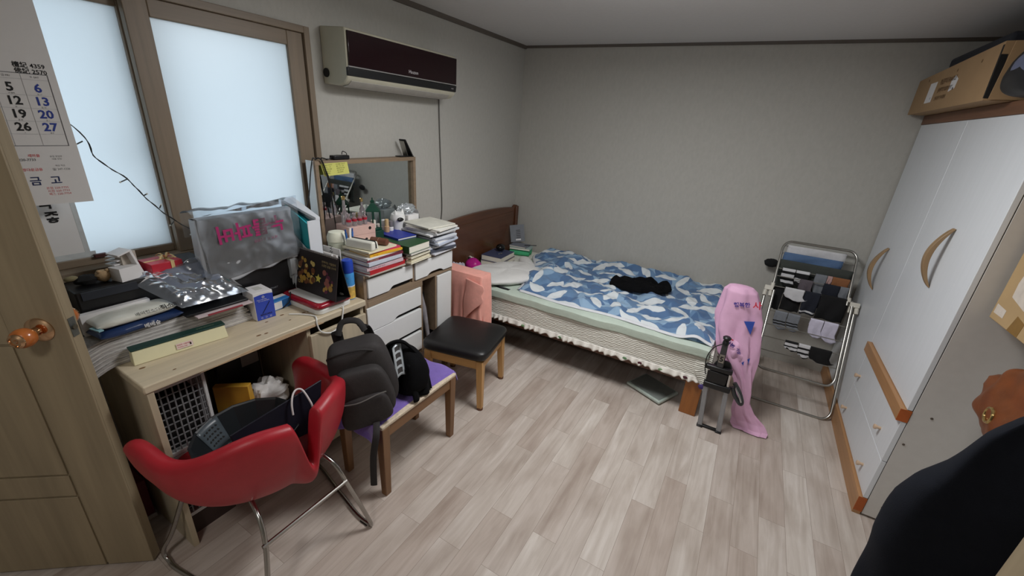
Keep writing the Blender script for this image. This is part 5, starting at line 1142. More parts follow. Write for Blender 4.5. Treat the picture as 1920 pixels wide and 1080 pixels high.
g = G(mat('aged_paper_cover', (206, 204, 192), 0.7, var=0.08, scale=25)); c = (-1.715, 1.968, zz+0.0004); g.obox(c, (0.235, 0.225, 0.010), -0.12); tag(g.build('document_file', None, None, c, bevel=0.002), 'pale speckled document file on top of the tall paper pile', 'file')
# pink drawer box and perfume bottles
pk = thing('trinket_box', 'pale pink card box with finger holes at the back of the dresser', 'box', (-1.865, 1.525, 0.8806))
Mk = Matrix.Translation((-1.862, 1.527, 0.8808)) @ Matrix.Rotation(-0.12, 4, 'Z'); PT = 0.203
g = G(mat('blush_card', (206, 172, 164), 0.55, var=0.03)); g.box((-0.065, -0.080, 0), (0.065, 0.080, PT), Mk); g.build('box', None, pk, bevel=0.002)
g = G(M_dark); A3 = Mk.to_3x3()
for (yy, z_) in ((0.045, 0.185), (0.02, 0.125), (0.045, 0.06)):
    p = Mk @ Vector((0.0652, yy, z_)); g.cyl(p-A3 @ Vector((0.0004, 0, 0)), p+A3 @ Vector((0.0003, 0, 0)), 0.009, n=18)
hp = g.build('finger_hole', None, pk)
for z_ in (0.094, 0.155):
    g = G(mat('box_seam', (150, 118, 112), 0.6)); g.box((0.0651, -0.079, z_), (0.0655, 0.079, z_+0.0012), Mk); g.build('drawer_seam', None, pk)
M_glass = mat('clear_bottle_glass', (236, 226, 230), 0.05, var=0.0, trans=0.85); M_redl = mat('red_label', (170, 30, 52), 0.4); M_gold = mat('gold_cap', (206, 180, 120), 0.2, 0.9)
for k, (px, py, h, r, nk, lab) in enumerate(((0.035, -0.062, 0.050, 0.013, 0.0, 'front left'), (0.038, -0.030, 0.052, 0.013, 0.0, 'front second'), (0.036, 0.004, 0.050, 0.013, 0.0, 'front third'), (0.034, 0.036, 0.052, 0.013, 0.0, 'front right'), (-0.020, -0.050, 0.075, 0.018, 0.055, 'tall long-necked'), (-0.018, 0.058, 0.090, 0.014, 0.02, 'slim gold-capped'))):
    lab = {'tall long-necked': 'tall long-necked clear bottle at the back of the pink box', 'slim gold-capped': 'slim clear perfume bottle with a gold cap on the pink box', 'front left': 'small red-banded clear bottle, leftmost in the front row on the pink box', 'front second': 'small red-banded bottle, second from left on the pink box', 'front third': 'small red-banded bottle, third from left on the pink box', 'front right': 'small red-banded clear bottle, rightmost in the front row on the pink box'}[lab]
    b = thing('perfume_bottle', lab, 'bottle', Mk @ Vector((px, py, PT+0.0004)), 0, 'bottles on the pink box')
    c = Mk @ Vector((px, py, PT+0.0006)); g = G(M_glass); g.lathe([(r*0.9, 0), (r, 0.003), (r, h*0.8), (r*0.5, h*0.95), (r*0.4, h+nk), (r*0.45, h+nk+0.002)], c, n=18); bt_ = g.build('bottle', None, b)
    if nk == 0: g = G(M_redl); g.lathe([(r*1.0, h*0.48), (r*1.04, h*0.485), (r*1.04, h*0.72), (r*1.0, h*0.725)], c, n=18); g.build('red_band', None, bt_); g = G(M_glass); g.lathe([(r*0.6, h+0.003), (r*0.7, h+0.005), (r*0.7, h+0.016), (r*0.5, h+0.018)], c, n=14); g.build('stopper', None, b)
    else: g = G(M_gold); g.lathe([(r*0.5, h+nk+0.002), (r*0.6, h+nk+0.004), (r*0.6, h+nk+0.02), (r*0.4, h+nk+0.022)], c, n=14); g.build('cap', None, b)
# lantern on a dark plinth box
g = G(mat('dark_green_tin', (24, 62, 48), 0.5)); g.box((-1.90, 1.612, 0.8808), (-1.82, 1.690, 1.028)); tag(g.build('tin_box', None, None, (-1.86, 1.65, 0.8808), bevel=0.003), 'dark green tin box under the small lantern on the dresser', 'box')
ln = thing('lantern', 'small dark green lantern with glass sides in front of the mirror', 'lantern', (-1.86, 1.651, 1.0284))
M_lg = mat('green_lantern_metal', (16, 66, 50), 0.45, 0.2); lx, ly, lz = -1.86, 1.651, 1.0288
g = G(M_lg); g.obox((lx, ly, lz), (0.066, 0.066, 0.012)); g.build('base', None, ln, bevel=0.002)
for a in (-1, 1):
    for b in (-1, 1): g = G(M_lg); g.obox((lx+a*0.027, ly+b*0.027, lz+0.012), (0.006, 0.006, 0.098)); g.build('post', None, ln)
g = G(M_lg); g.lathe([(0.054, 0.110), (0.054, 0.114), (0.016, 0.150), (0.012, 0.158), (0.016, 0.160), (0.016, 0.166), (0.004, 0.172), (0.005, 0.182), (0.001, 0.186)], (lx, ly, lz), n=4); g.build('roof', None, ln, smooth=False)
g = G(mat('lantern_candle', (226, 220, 206), 0.5)); g.lathe([(0.014, 0.012), (0.014, 0.055), (0.004, 0.058)], (lx, ly, lz), n=16); g.build('candle', None, ln)
# cream jar, cup of pens, bottles, cat humidifier, bag on carton
cj = thing('storage_jar', 'cream plastic jar with a white lid at the left back of the dresser', 'jar', (-1.85, 1.382, 0.8808))
g = G(mat('translucent_cream', (206, 210, 190), 0.4, var=0.03)); g.lathe([(0.040, 0), (0.044, 0.004), (0.047, 0.130), (0.047, 0.135)], (-1.85, 1.390, 0.8809), n=28); g.build('body', None, cj)
g = G(mat('cream_lid', (226, 226, 206), 0.45)); g.lathe([(0.048, 0.1352), (0.050, 0.137), (0.050, 0.160), (0.040, 0.185), (0.02, 0.190)], (-1.85, 1.390, 0.8809), n=28); g.build('lid', None, cj)
cp = thing('pen_cup', 'clear cup holding blue pens beside the pink box', 'cup', (-1.80, 1.432, 0.8808))
g = G(M_glass); g.lathe([(0.024, 0), (0.026, 0.002), (0.029, 0.09), (0.0275, 0.09), (0.024, 0.006)], (-1.79, 1.420, 0.9), n=20); g.build('cup', None, cp)
for k, (dx, dy, lean, lab) in enumerate(((0.004, -0.006, -0.10, 'left blue ballpoint pen standing in the clear cup'), (0.006, 0.008, 0.06, 'right blue ballpoint pen standing in the clear cup'))):
    p = thing('pen', lab, 'pen', (-1.79+dx, 1.420+dy, 0.905), 0, 'pens in the clear cup'); a = Vector((-1.79+dx, 1.420+dy, 0.905)); dv = Vector((0, lean, 1)).normalized()
    g = G(mat('blue_pen', (50, 110, 186), 0.35)); g.cyl(a, a+dv*0.165, 0.0055, n=10); g.build('barrel', None, p); g = G(M_card); g.cyl(a+dv*0.085, a+dv*0.10, 0.0057, n=10); g.build('label_ring', None, p); g = G(mat('pen_cap', (40, 84, 160), 0.3)); g.cyl(a+dv*0.166, a+dv*0.182, 0.004, n=10); g.build('cap', None, p)
g = G(mat('cup_riser', (150, 146, 140), 0.5)); g.box((-1.82, 1.392, 0.8806), (-1.76, 1.448, 0.8998)) if False else g.lathe([(0.026, 0), (0.026, 0.018)], (-1.79, 1.420, 0.8808), n=20); tag(g.build('coaster', None, None, (-1.79, 1.42, 0.8808)), 'thick grey coaster under the clear pen cup', 'coaster')
for k, (x, y, r, h, col, cap, lab) in enumerate(((-1.890, 1.715, 0.018, 0.165, (226, 222, 218), (206, 196, 186), 'white cosmetic bottle left of the beige tube'), (-1.865, 1.757, 0.015, 0.190, (196, 160, 122), (206, 176, 130), 'beige cosmetic tube with a gold cap in front of the mirror'), (-1.900, 1.765, 0.017, 0.180, (216, 206, 200), (226, 226, 226), 'pale cosmetic bottle behind the beige tube'), (-1.875, 1.798, 0.016, 0.172, (230, 228, 226), (120, 116, 120), 'white cosmetic bottle with a grey cap next to the cat-eared humidifier'))):
    b = thing('cosmetic_bottle', lab, 'bottle', (x, y, 0.8808), 0, 'cosmetics in front of the mirror')
    g = G(mat('cosmetic_%d' % k, col, 0.35, var=0.03)); g.lathe([(r*0.95, 0), (r, 0.003), (r, h*0.78), (r*0.8, h*0.80)], (x, y, 0.8809), n=20); g.build('body', None, b)
    g = G(mat('cosmetic_cap_%d' % k, cap, 0.3)); g.lathe([(r*0.8, h*0.801), (r*0.82, h*0.81), (r*0.8, h), (r*0.5, h+0.003)], (x, y, 0.8809), n=20); g.build('cap', None, b)
hm = thing('humidifier', 'small white cat-eared humidifier with a dark oval face on the dresser', 'humidifier', (-1.878, 1.862, 0.8808))
M_hw = mat('white_humidifier', (230, 230, 228), 0.35, var=0.0); hc = (-1.878, 1.862, 0.8809)
g = G(M_hw); g.lathe([(0.030, 0), (0.036, 0.004), (0.034, 0.14), (0.043, 0.165), (0.046, 0.185), (0.040, 0.208), (0.024, 0.220), (0.004, 0.223)], hc, n=28); hb_ = g.build('body', None, hm)
for a in (-1, 1): g = G(M_hw); g.cyl((hc[0]+0.012, hc[1]+a*0.026, hc[2]+0.205), (hc[0]+0.012, hc[1]+a*0.031, hc[2]+0.236), 0.014, 0.002, 12); g.build('ear', None, hm)
g = G(M_black); g.blob((hc[0]+0.036, hc[1]-0.012, hc[2]+0.180), 0.020, (0.6, 1.35, 0.72), 20, 12); g.build('face', None, hm)
wc = thing('carton', 'white carton under a crumpled clear bag at the right back of the dresser', 'carton', (-1.885, 1.965, 0.8808))
g = G(M_card); g.box((-1.935, 1.915, 0.8808), (-1.840, 2.010, 1.075)); g.build('box', None, wc, bevel=0.002)
pb = thing('plastic_bag', 'crumpled clear bag on the white carton in front of the mirror', 'plastic bag', (-1.89, 1.955, 1.076))
g = G(clear_plastic('cloudy_plastic', (226, 232, 236), 0.4, 0.2)); g.blob((-1.888, 1.950, 1.108), 0.048, (0.8, 1.4, 0.66), 26, 16, 0.35, 4); g.build('film', None, pb)
g = G(mat('soft_grey_felt', (128, 126, 126), 0.9, var=0.15)); g.blob((-1.895, 2.045, 0.985), 0.030, (1, 0.8, 3.45), 18, 20, 0.15); tag(g.build('pouch', None, None, (-1.895, 2.045, 0.8815)), 'speckled grey soft pouch standing at the far right back of the dresser', 'pouch')

# ---------------------------------------------------------------- things on and at the mirror
nt_ = thing('paper_note', 'yellow printed note stuck on the top left of the mirror', 'note', (mx1-0.01, 1.51, 1.34))
g = G(mat('yellow_note_paper', (214, 214, 116), 0.7, var=0.02)); xq = mx1+0.002
Qn = [Vector((xq, 1.437, 1.332)), Vector((xq, 1.598, 1.338)), Vector((xq, 1.587, 1.400)), Vector((xq, 1.420, 1.397))]
g.hexa([Qn[0], Qn[1], Qn[1]+Vector((-0.0006, 0, 0)), Qn[0]+Vector((-0.0006, 0, 0)), Qn[3], Qn[2], Qn[2]+Vector((-0.0006, 0, 0)), Qn[3]+Vector((-0.0006, 0, 0))])
g.use(mat('note_print', (120, 122, 70), 0.7)); ny = (Qn[1]-Qn[0]).normalized()
for col_ in (0, 1):
    for k, s in enumerate(('안내 말씀 드립니다', '예약 시간 : 오전', '준비물 확인 바람', '접수 번호 2층', '담당 연락처')): g.text(s, 0.0075, Qn[3]+Vector((0.0004, 0.010+0.002*k, -0.012-0.0105*k))+ny*(0.082*col_), ny, (0, 0, 1))
g.build('sheet', None, nt_, recalc=False)
adp = thing('power_adapter', 'black power adapter lying on top of the mirror frame', 'adapter', (XL+0.085, 1.565, mz1))
g = G(M_black); g.obox((XL+0.072, 1.565, mz1+0.0006), (0.040, 0.104, 0.022), 0.06); g.build('body', None, adp, bevel=0.004)
g = G(M_black); g.tube(smooth_path([(XL+0.072, 1.515, mz1+0.012), (XL+0.075, 1.495, mz1+0.006), (XL+0.07, 1.48, mz1+0.004)], 5), 0.003, 8); g.tube(smooth_path([(XL+0.065, 1.617, mz1+0.014), (XL+0.05, 1.628, mz1+0.030), (XL+0.05, 1.605, mz1+0.040), (XL+0.06, 1.590, mz1+0.026)], 6), 0.0022, 8); g.build('cord', None, adp)
phs = thing('phone_stand', 'black folding phone stand at the top right corner of the mirror', 'phone stand', (XL+0.065, 2.065, mz1))
g = G(M_black); g.obox((XL+0.066, 2.066, mz1+0.0006), (0.050, 0.118, 0.006), 0.0); g.build('base', None, phs, bevel=0.002)
g = G(M_black); Ma = Matrix.Translation((XL+0.066, 2.112, mz1+0.0066)) @ Matrix.Rotation(radians(33), 4, 'X'); g.box((-0.028, -0.004, 0), (0.028, 0.005, 0.118), Ma); g.build('charging_pad', None, phs, bevel=0.003)
g = G(M_steel); Ms = Matrix.Translation((XL+0.066, 2.075, mz1+0.0066)) @ Matrix.Rotation(radians(20), 4, 'X'); g.box((-0.02, -0.0015, 0.0), (0.02, 0.0005, 0.095), Ms); g.build('prop', None, phs)
def cable(pts, r, lab, m=M_black, k=8):
    P = smooth_path(pts, k); g = G(m); g.tube(P, r, 8); o = g.build('cable', None, None, P[len(P)//2]); tag(o, lab, 'cable'); return o
xc = mx1+0.006
cable([(XL+0.085, 1.475, mz1+0.004), (xc, 1.425, mz1+0.012), (xc+0.004, 1.440, mz1-0.04), (xc+0.004, 1.459, 1.305), (xc+0.006, 1.463, 1.15), (xc+0.03, 1.462, 0.99), (-1.90, 1.460, 0.885)], 0.0034, 'black cable hanging from the adapter straight down over the mirror')
cable([(XL+0.085, 1.405, mz1+0.006), (xc+0.002, 1.412, mz1+0.014), (xc+0.008, 1.432, mz1-0.02), (xc+0.008, 1.462, 1.26), (xc+0.012, 1.490, 1.15), (xc+0.04, 1.520, 1.08), (xc+0.05, 1.545, 1.06)], 0.0034, 'black cable curving across the mirror towards the pink box')
cable([(XL+0.09, 1.405, mz1+0.004), (XL+0.085, 1.392, mz1+0.012), (XL+0.08, 1.376, 1.36), (XL+0.075, 1.355, 1.24), (XL+0.055, 1.335, 1.12), (XL+0.04, 1.33, 1.0)], 0.003, 'black cable falling down the left side of the mirror')
cable([(XL+0.010, 2.475, 1.787), (XL+0.006, 2.485, 1.60), (XL+0.006, 2.493, 1.445), (XL+0.006, 2.506, 1.20), (XL+0.006, 2.512, 0.979), (XL+0.006, 2.47, 0.80)], 0.0040, 'grey power cable running down the wall from the air conditioner', mat('grey_cable', (92, 90, 86), 0.5))
# umbrella in the dresser opening
um = thing('umbrella', 'folded umbrella in a clear sleeve leaning in the open slot of the dresser', 'umbrella', (-1.66, 1.86, 0.26))
g = G(mat('grey_sleeve_plastic', (150, 146, 150), 0.25, var=0.15, scale=30, bump=0.3, bscale=40)); g.tube([(-1.665, 1.80, 0.675), (-1.655, 1.83, 0.52), (-1.645, 1.873, 0.2545)], 0.022, 12, taper=[0.7, 1, 0.55]); g.build('sleeve', None, um)
g = G(M_black); g.cyl((-1.667, 1.798, 0.678), (-1.670, 1.789, 0.712), 0.014, n=14); g.build('handle', None, um)
g = G(M_black); g.box((XL+0.06, 1.792, 0.252), (-1.70, 1.90, 0.60)); tag(g.build('black_case', None, None, (-1.86, 1.85, 0.252), bevel=0.006), 'dark case pushed into the open slot of the dresser', 'case')
# ================================================================ between dresser and bed
cb = thing('storage_box', 'covered storage box between the dresser and the bed', 'box', (-1.68, 2.34, 0))
g = G(mat('plain_grey_box', (140, 134, 130), 0.7)); g.box((-1.93, 2.250, 0), (-1.500, 2.345, 0.648)); g.build('box', None, cb, bevel=0.004)
M_coral = mat('coral_cotton', (244, 172, 158), 0.8, var=0.04, bump=0.25, bscale=60, sheen=0.2)
g = G()
def coralf(u, w):
    # across the top, over the front edge and down to the hem; past u = .78 it falls over the right side
    t0 = 0.30; front = w > t0; t = max(0, (w-t0)/(1-t0))
    if u < 0.78: x = -1.935+(0.445/0.78)*u; side = 0
    else: side = (u-0.78)/0.22; x = -1.490+0.030*sin(side*pi/2)
    y = 2.352+(2.240-2.352)*min(1, w/t0); z = 0.6545+0.004*fbm((x*9, y*9, 1))
    hem = 0.49+0.02*sin(x*17)
    if front:
        y = 2.238-0.012*sin(min(1, t*5)*pi/2)-(0.010*sin(x*38+2.5*t)+0.012+0.008*sin(x*77+1))*t; z = 0.654-hem*t
    if side:
        dz = 0.42*max(0, side-0.12)/0.88
        if front: z = min(z, 0.654-max(hem*t, dz*0.9)) if False else z-dz*(1-t)*0.95; x += 0.015*sin(t*9+side*4)*side+0.030*side*t; y += 0.020*side*(1-t)
        else: z -= dz; x += 0.012*sin(w*22)*side
    return (x, y, max(0.10, z))
g.grid(64, 60, coralf); o = g.build('cloth', M_coral, None, (-1.66, 2.33, 0.655), solid=0.004); tag(o, 'coral pink cloth draped over the box beside the bed', 'cloth')
g = G(); 
def lapf(u, w): return (-1.600+0.150*u-0.02*w*(1-u)+0.006*sin(w*9), 2.213-0.010*sin(u*pi)-0.008*w, 0.630-0.03*u*u-(0.34-0.22*u)*w)
g.grid(24, 30, lapf); g.build('fold', M_coral, o, solid=0.003)
pu = thing('pouch', 'magenta drawstring pouch on the mattress behind the coral cloth', 'pouch', (-1.90, 2.70, 0.4635))
g = G(mat('magenta_satin', (178, 20, 128), 0.4, var=0.12)); g.blob((-1.880, 2.700, 0.530), 0.058, (1.2, 1.05, 1.12), 26, 16, 0.16, 1.6); g.build('bag', None, pu)
g = G(M_black); g.blob((-1.915, 2.690, 0.594), 0.012, (1, 1, 1), 12, 8); g.build('toggle', None, pu)
g = heap((-1.935, 2.575, 0.4635), 0.060, 0.062, 0.165, 0.2, 12.2, wob=0.2, fold=0.25, ff=2); tag(g.build('cloth', mat('lilac_grey_cloth', (186, 184, 194), 0.85, var=0.05), None, (-1.935, 2.575, 0.4635)), 'crumpled lilac grey cloth next to the magenta pouch', 'cloth')
g = heap((-1.960, 2.79, 0.4635), 0.035, 0.05, 0.17, 0.9, 3.3, wob=0.2, fold=0.25, ff=2); tag(g.build('cloth', mat('cream_cloth', (222, 214, 206), 0.85), None, (-1.960, 2.79, 0.4635)), 'small cream cloth crumpled behind the magenta pouch', 'cloth')

# ================================================================ on the bed
BZ = 0.4635
g = G(M_black); g.tube(smooth_path([(-1.575, 2.555, BZ+0.012), (-1.50, 2.540, BZ+0.013), (-1.425, 2.535, BZ+0.013)], 5), 0.020, 12, sq=(1, 0.55)); rmt = thing('remote', 'black remote control at the near edge of the mattress', 'remote', (-1.50, 2.54, BZ)); g.build('body', None, rmt)
g = G(mat('grey_buttons', (70, 70, 74), 0.5)); g.obox((-1.485, 2.539, BZ+0.0235), (0.07, 0.016, 0.0015), -0.1); g.build('buttons', None, rmt)
bz_ = BZ+0.0006
book('thick grey-blue book at the bottom by the headboard', (-1.880, 3.095, bz_), 0.21, 0.28, 0.040, 0.10, (110, 104, 110), None, 'b')
book('thick dark blue book on top of the grey-blue book by the headboard', (-1.885, 3.10, bz_+0.0404), 0.20, 0.265, 0.046, 0.06, (66, 74, 104), None, 'b')
b2 = thing('ornament', 'glossy black round object on the books by the headboard', 'ornament', (-1.90, 3.17, bz_+0.087))
g = G(mat('glossy_black', (12, 12, 12), 0.08)); g.blob((-1.905, 3.165, bz_+0.121), 0.040, (1.0, 1.15, 0.85), 26, 16); g.build('body', None, b2)
g = G(M_chrome); g.tube(smooth_path([(-1.86, 3.06, bz_+0.090), (-1.84, 3.09, bz_+0.096), (-1.86, 3.12, bz_+0.098)], 5), 0.003, 8); g.build('clasp', None, b2)
g = G(mat('green_towel', (72, 176, 124), 0.9, var=0.05, bump=0.4, bscale=200)); g.tube([(-1.93, 3.40, BZ+0.0325), (-1.84, 3.42, BZ+0.0325), (-1.745, 3.45, BZ+0.0325)], 0.032, 14, taper=[0.9, 1, 0.92]); tag(g.build('towel_roll', None, None, (-1.84, 3.42, BZ)), 'rolled green towel under the grey books in the bed corner', 'towel')
g = G(mat('green_towel', (72, 176, 124), 0.9)); g.tube([(-1.94, 3.47, BZ+0.0325), (-1.86, 3.49, BZ+0.0325), (-1.76, 3.52, BZ+0.0325)], 0.032, 14); tag(g.build('towel_roll', None, None, (-1.85, 3.49, BZ)), 'second rolled green towel against the wall in the bed corner', 'towel')
book('pale grey-green notebook lying on the green towel rolls', (-1.84, 3.455, BZ+0.066), 0.20, 0.15, 0.018, 0.25, (170, 190, 186), None, 'x', 'notebook', 'notebook')
book('slate grey notebook on the pale notebook in the bed corner', (-1.855, 3.45, BZ+0.0845), 0.17, 0.13, 0.014, 0.1, (120, 124, 134), None, 'x', 'notebook', 'notebook')
g = G(M_black); g.cyl((-1.80, 3.44, BZ+0.105), (-1.70, 3.50, BZ+0.108), 0.004, n=10); tag(g.build('pen', None, None, (-1.75, 3.47, BZ+0.102)), 'black pen lying on the notebooks in the bed corner', 'pen')
gc = thing('photo_card', 'grey card with dark bars leaning on the notebooks in the bed corner', 'card', (-1.90, 3.53, BZ+0.10))
Mg = Matrix.Translation((-1.905, 3.50, BZ+0.0995)) @ Matrix.Rotation(0.62, 4, 'Z') @ Matrix.Rotation(radians(-16), 4, 'X') @ Matrix.Rotation(radians(-7), 4, 'Y')
g = G(mat('slate_card', (110, 114, 120), 0.55)); g.box((-0.070, -0.005, 0.008), (0.070, 0.005, 0.175), Mg)
g.use(mat('bar_print', (40, 40, 44), 0.6))
for k in range(5): g.box((-0.012-0.004*k*0, -0.0056, 0.05+0.017*k), (0.030, -0.0050, 0.056+0.017*k), Mg)
g.build('card', None, gc); g = G(M_card); g.box((-0.02, -0.0062, 0.022), (0.03, -0.0052, 0.036), Mg); g.build('label', None, gc)
g = heap((-1.84, 2.88, BZ+0.001), 0.10, 0.09, 0.03, 0.3, 7.7, wob=0.25); fc = g.build('cloth', mat('floral_white_cloth', (216, 206, 206), 0.85, var=0.04), None, (-1.84, 2.88, BZ)); tag(fc, 'white floral cloth between the pillow and the headboard', 'cloth')
g = G(mat('red_flower_print', (130, 40, 60), 0.8)); g.blob((-1.83, 2.92, BZ+0.028), 0.018, (1.4, 0.9, 0.2), 14, 6, 0.5); g.build('flower_print', None, fc)

# ---------------------------------------------------------------- bathroom scale under the bed
sc2 = thing('bathroom_scale', 'flat grey-green bathroom scale on the floor under the bed', 'scale', (-0.31, 2.58, 0), 0.0)
Mz = Matrix.Translation((-0.458, 2.573, 0)) @ Matrix.Rotation(atan2(-0.111, 0.246), 4, 'Z')
g = G(mat('scale_body', (176, 188, 180), 0.4)); g.box((0, 0, 0.008), (0.272, 0.215, 0.030), Mz); g.build('body', None, sc2, bevel=0.008, seg=3)
g = G(mat('scale_glass', (128, 134, 130), 0.4)); g.box((0.014, 0.014, 0.0302), (0.258, 0.201, 0.034), Mz); g.build('platform', None, sc2, bevel=0.004)
for a in (0.04, 0.232):
    for b in (0.04, 0.175): g = G(M_black); p = Mz @ Vector((a, b, 0)); g.cyl(p, p+Vector((0, 0, 0.0085)), 0.016, n=16); g.build('foot', None, sc2)

# ================================================================ backpack and vest on the bench
M_pack = mat('charcoal_nylon', (44, 40, 40), 0.75, var=0.12, scale=80, bump=0.3, bscale=400)
bp = thing('backpack', 'charcoal backpack standing on the purple towel on the bench', 'backpack', (-1.285, 1.08, 0.413))
BC = Vector((-1.308, 1.050, 0.398)); lean = Matrix.Rotation(radians(9), 3, 'X') @ Matrix.Rotation(radians(-7), 3, 'Y') @ Matrix.Rotation(radians(53), 3, 'Z')
def superbox(c, hx, hy, hz, e1, e2, R, amp, seed, top_taper=0.85, nu=48, nv=28, fr=9):
    g = G()
    def f(u, w):
        th = 2*pi*u; ph = -pi/2+pi*(w*0.998+0.001); ct, st_ = cos(th), sin(th)
        sx = abs(ct)**e1*(1 if ct > 0 else -1); sy = abs(st_)**e1*(1 if st_ > 0 else -1); k = cos(ph)**e2; sz = abs(sin(ph))**e2*(1 if ph > 0 else -1)
        tt = 1-(1-top_taper)*max(0, sz); p = Vector((hx*sx*k*tt, hy*sy*k*tt, hz*sz))
        p *= 1+amp*noise.noise(p*fr+Vector((seed, 0, 0)))
        return Vector(c)+R @ p
    V = g.grid(nu, nv, f, True); g.face(V[0][::-1]); g.face(V[-1]); return g
g = superbox(BC+Vector((0, 0, 0.185)), 0.136, 0.085, 0.168, 0.45, 0.42, lean, 0.05, 2); g.build('main_body', M_pack, bp)
g = superbox(BC+lean @ Vector((0.0, -0.095, 0.0))+Vector((0, 0, 0.145)), 0.115, 0.045, 0.126, 0.45, 0.45, lean, 0.05, 6); fpk = g.build('front_pocket', M_pack, bp)
g = superbox(BC+lean @ Vector((0.0, -0.130, 0.0))+Vector((0, 0, 0.085)), 0.105, 0.03, 0.072, 0.45, 0.4, lean, 0.05, 9); lpk = g.build('lower_pocket', M_pack, bp)
g = G(mat('grey_zip', (120, 118, 116), 0.4, 0.4)); z0_ = BC+Vector((0, 0, 0.158)); g.tube([z0_+lean @ Vector((-0.085+0.17*t/8, -0.158-0.006*sin(pi*t/8), -0.006*sin(t*0.7))) for t in range(9)], 0.0028, 6); g.build('zip', None, lpk)
M_strap = mat('dark_strap', (36, 33, 33), 0.8, bump=0.2, bscale=300)
for sx in (-1, 1):
    P = smooth_path([BC+lean @ Vector((sx*0.055, 0.080, 0.19))+Vector((0, 0, 0.182)), BC+lean @ Vector((sx*0.065, 0.135, 0.14))+Vector((0, 0, 0.182)), BC+lean @ Vector((sx*0.075, 0.150, 0.02))+Vector((0, 0, 0.182)), BC+lean @ Vector((sx*0.095, 0.110, -0.12))+Vector((0, 0, 0.182)), BC+lean @ Vector((sx*0.11, 0.075, -0.175))+Vector((0, 0, 0.182))], 7)
    g = G(M_strap); g.tube(P, 0.024, 10, sq=(1.0, 0.35)); g.build('shoulder_strap', None, bp)
g = G(M_strap); g.tube(smooth_path([BC+lean @ Vector((-0.05, 0.05, 0.188))+Vector((0, 0, 0.182)), BC+lean @ Vector((-0.02, 0.075, 0.232))+Vector((0, 0, 0.182)), BC+lean @ Vector((0.04, 0.060, 0.228))+Vector((0, 0, 0.182)), BC+lean @ Vector((0.06, 0.045, 0.180))+Vector((0, 0, 0.182))], 7), 0.014, 10, sq=(1, 0.5)); g.build('top_handle', None, bp)
g = G(M_strap); g.tube(smooth_path([BC+lean @ Vector((-0.12, 0.03, 0.10))+Vector((0, 0, 0.172)), BC+lean @ Vector((-0.09, -0.06, 0.165))+Vector((0, 0, 0.172)), BC+lean @ Vector((0.03, -0.085, 0.175))+Vector((0, 0, 0.172)), BC+lean @ Vector((0.12, -0.03, 0.10))+Vector((0, 0, 0.172))], 7), 0.005, 8); g.build('top_zip', None, bp)
g = G(M_strap); g.tube(smooth_path([(-1.165, 0.985, 0.43), (-1.125, 0.945, 0.40), (-1.128, 0.925, 0.30), (-1.130, 0.918, 0.145)], 7), 0.014, 8, sq=(1, 0.2)); g.build('dangling_strap', None, bp)
vs = thing('vest', 'black vest with a reflective panel heaped beside the backpack', 'vest', (-1.28, 1.27, 0.413))
g = superbox(Vector((-1.285, 1.270, 0.413+0.105)), 0.155, 0.068, 0.108, 0.6, 0.55, Matrix.Rotation(radians(-12), 3, 'Z') @ Matrix.Rotation(radians(-10), 3, 'X'), 0.16, 4, 0.75); g.build('body', M_blackcloth, vs)
g = G(M_blackcloth); g.tube(smooth_path([(-1.33, 1.22, 0.56), (-1.30, 1.20, 0.655), (-1.25, 1.24, 0.675), (-1.21, 1.29, 0.60)], 7), 0.016, 10, sq=(1, 0.5)); g.build('armhole_trim', None, vs)
g = G(); 
def sidefold(u, w): return (-1.135-0.04*u-0.06*w*0, 1.19+0.15*u, 0.415+0.17*w*(1-0.3*u)+0.004*sin(u*20)) if False else (-1.138-0.055*w+0.010*sin(u*12), 1.185+0.135*u+0.02*w, 0.414+0.175*w*(1-0.25*u))
g.grid(20, 16, sidefold); g.build('front_panel', M_blackcloth, vs, solid=0.006)
M_refl = mat('silver_reflective', (176, 182, 186), 0.35, 0.3)
g = G(M_refl)
def refl(u, w): return Vector((-1.196-0.075*w*0.9, 1.140+0.055*u+0.045*w, 0.540+0.135*w*(1-0.12*w)+0.012*sin(u*pi)))
RV = [[refl(i/9, j/13) for i in range(10)] for j in range(14)]
VV = [[g.v(p) for p in r] for r in RV]
for j in range(13):
    for i in range(9):
        dark = (2 <= i <= 6) and (j % 3 != 0)
        g.use(M_pack if dark else M_refl).face([VV[j][i], VV[j][i+1], VV[j+1][i+1], VV[j+1][i]])
g.build('reflective_panel', None, vs, solid=0.003)

# ================================================================ in the red chair
fb = thing('foot_basin', 'round black plastic basin resting in the red chair', 'basin', (-1.40, 0.60, 0.404))
M_basin = mat('dark_grey_plastic', (27, 30, 33), 0.35, var=0.05)
Rb = Matrix.Translation((-1.415, 0.610, 0.412)) @ Matrix.Rotation(radians(4), 4, 'X')
g = G(M_basin); prof = [(0.115, 0.0), (0.130, 0.006), (0.178, 0.118), (0.182, 0.124), (0.178, 0.127), (0.172, 0.120), (0.124, 0.012), (0.02, 0.008)]
g.lathe(prof, Rb @ Vector((0, 0, 0)), Rb.to_3x3() @ Vector((0, 0, 1)), 14); bsn = g.build('bowl', None, fb, smooth=False, bevel=0.002)
g = G(mat('slate_plastic', (74, 82, 88), 0.35)); a0 = radians(205)
def panel(u, w):
    a = a0-0.30+0.60*u; r = 0.128+(0.168-0.128)*w; z = 0.022+0.096*w; return Rb @ Vector((r*cos(a)-0.0, r*sin(a), z+0.004))
g.grid(8, 6, panel); pnl = g.build('drain_panel', None, fb, solid=0.002)
g = G(M_dark)
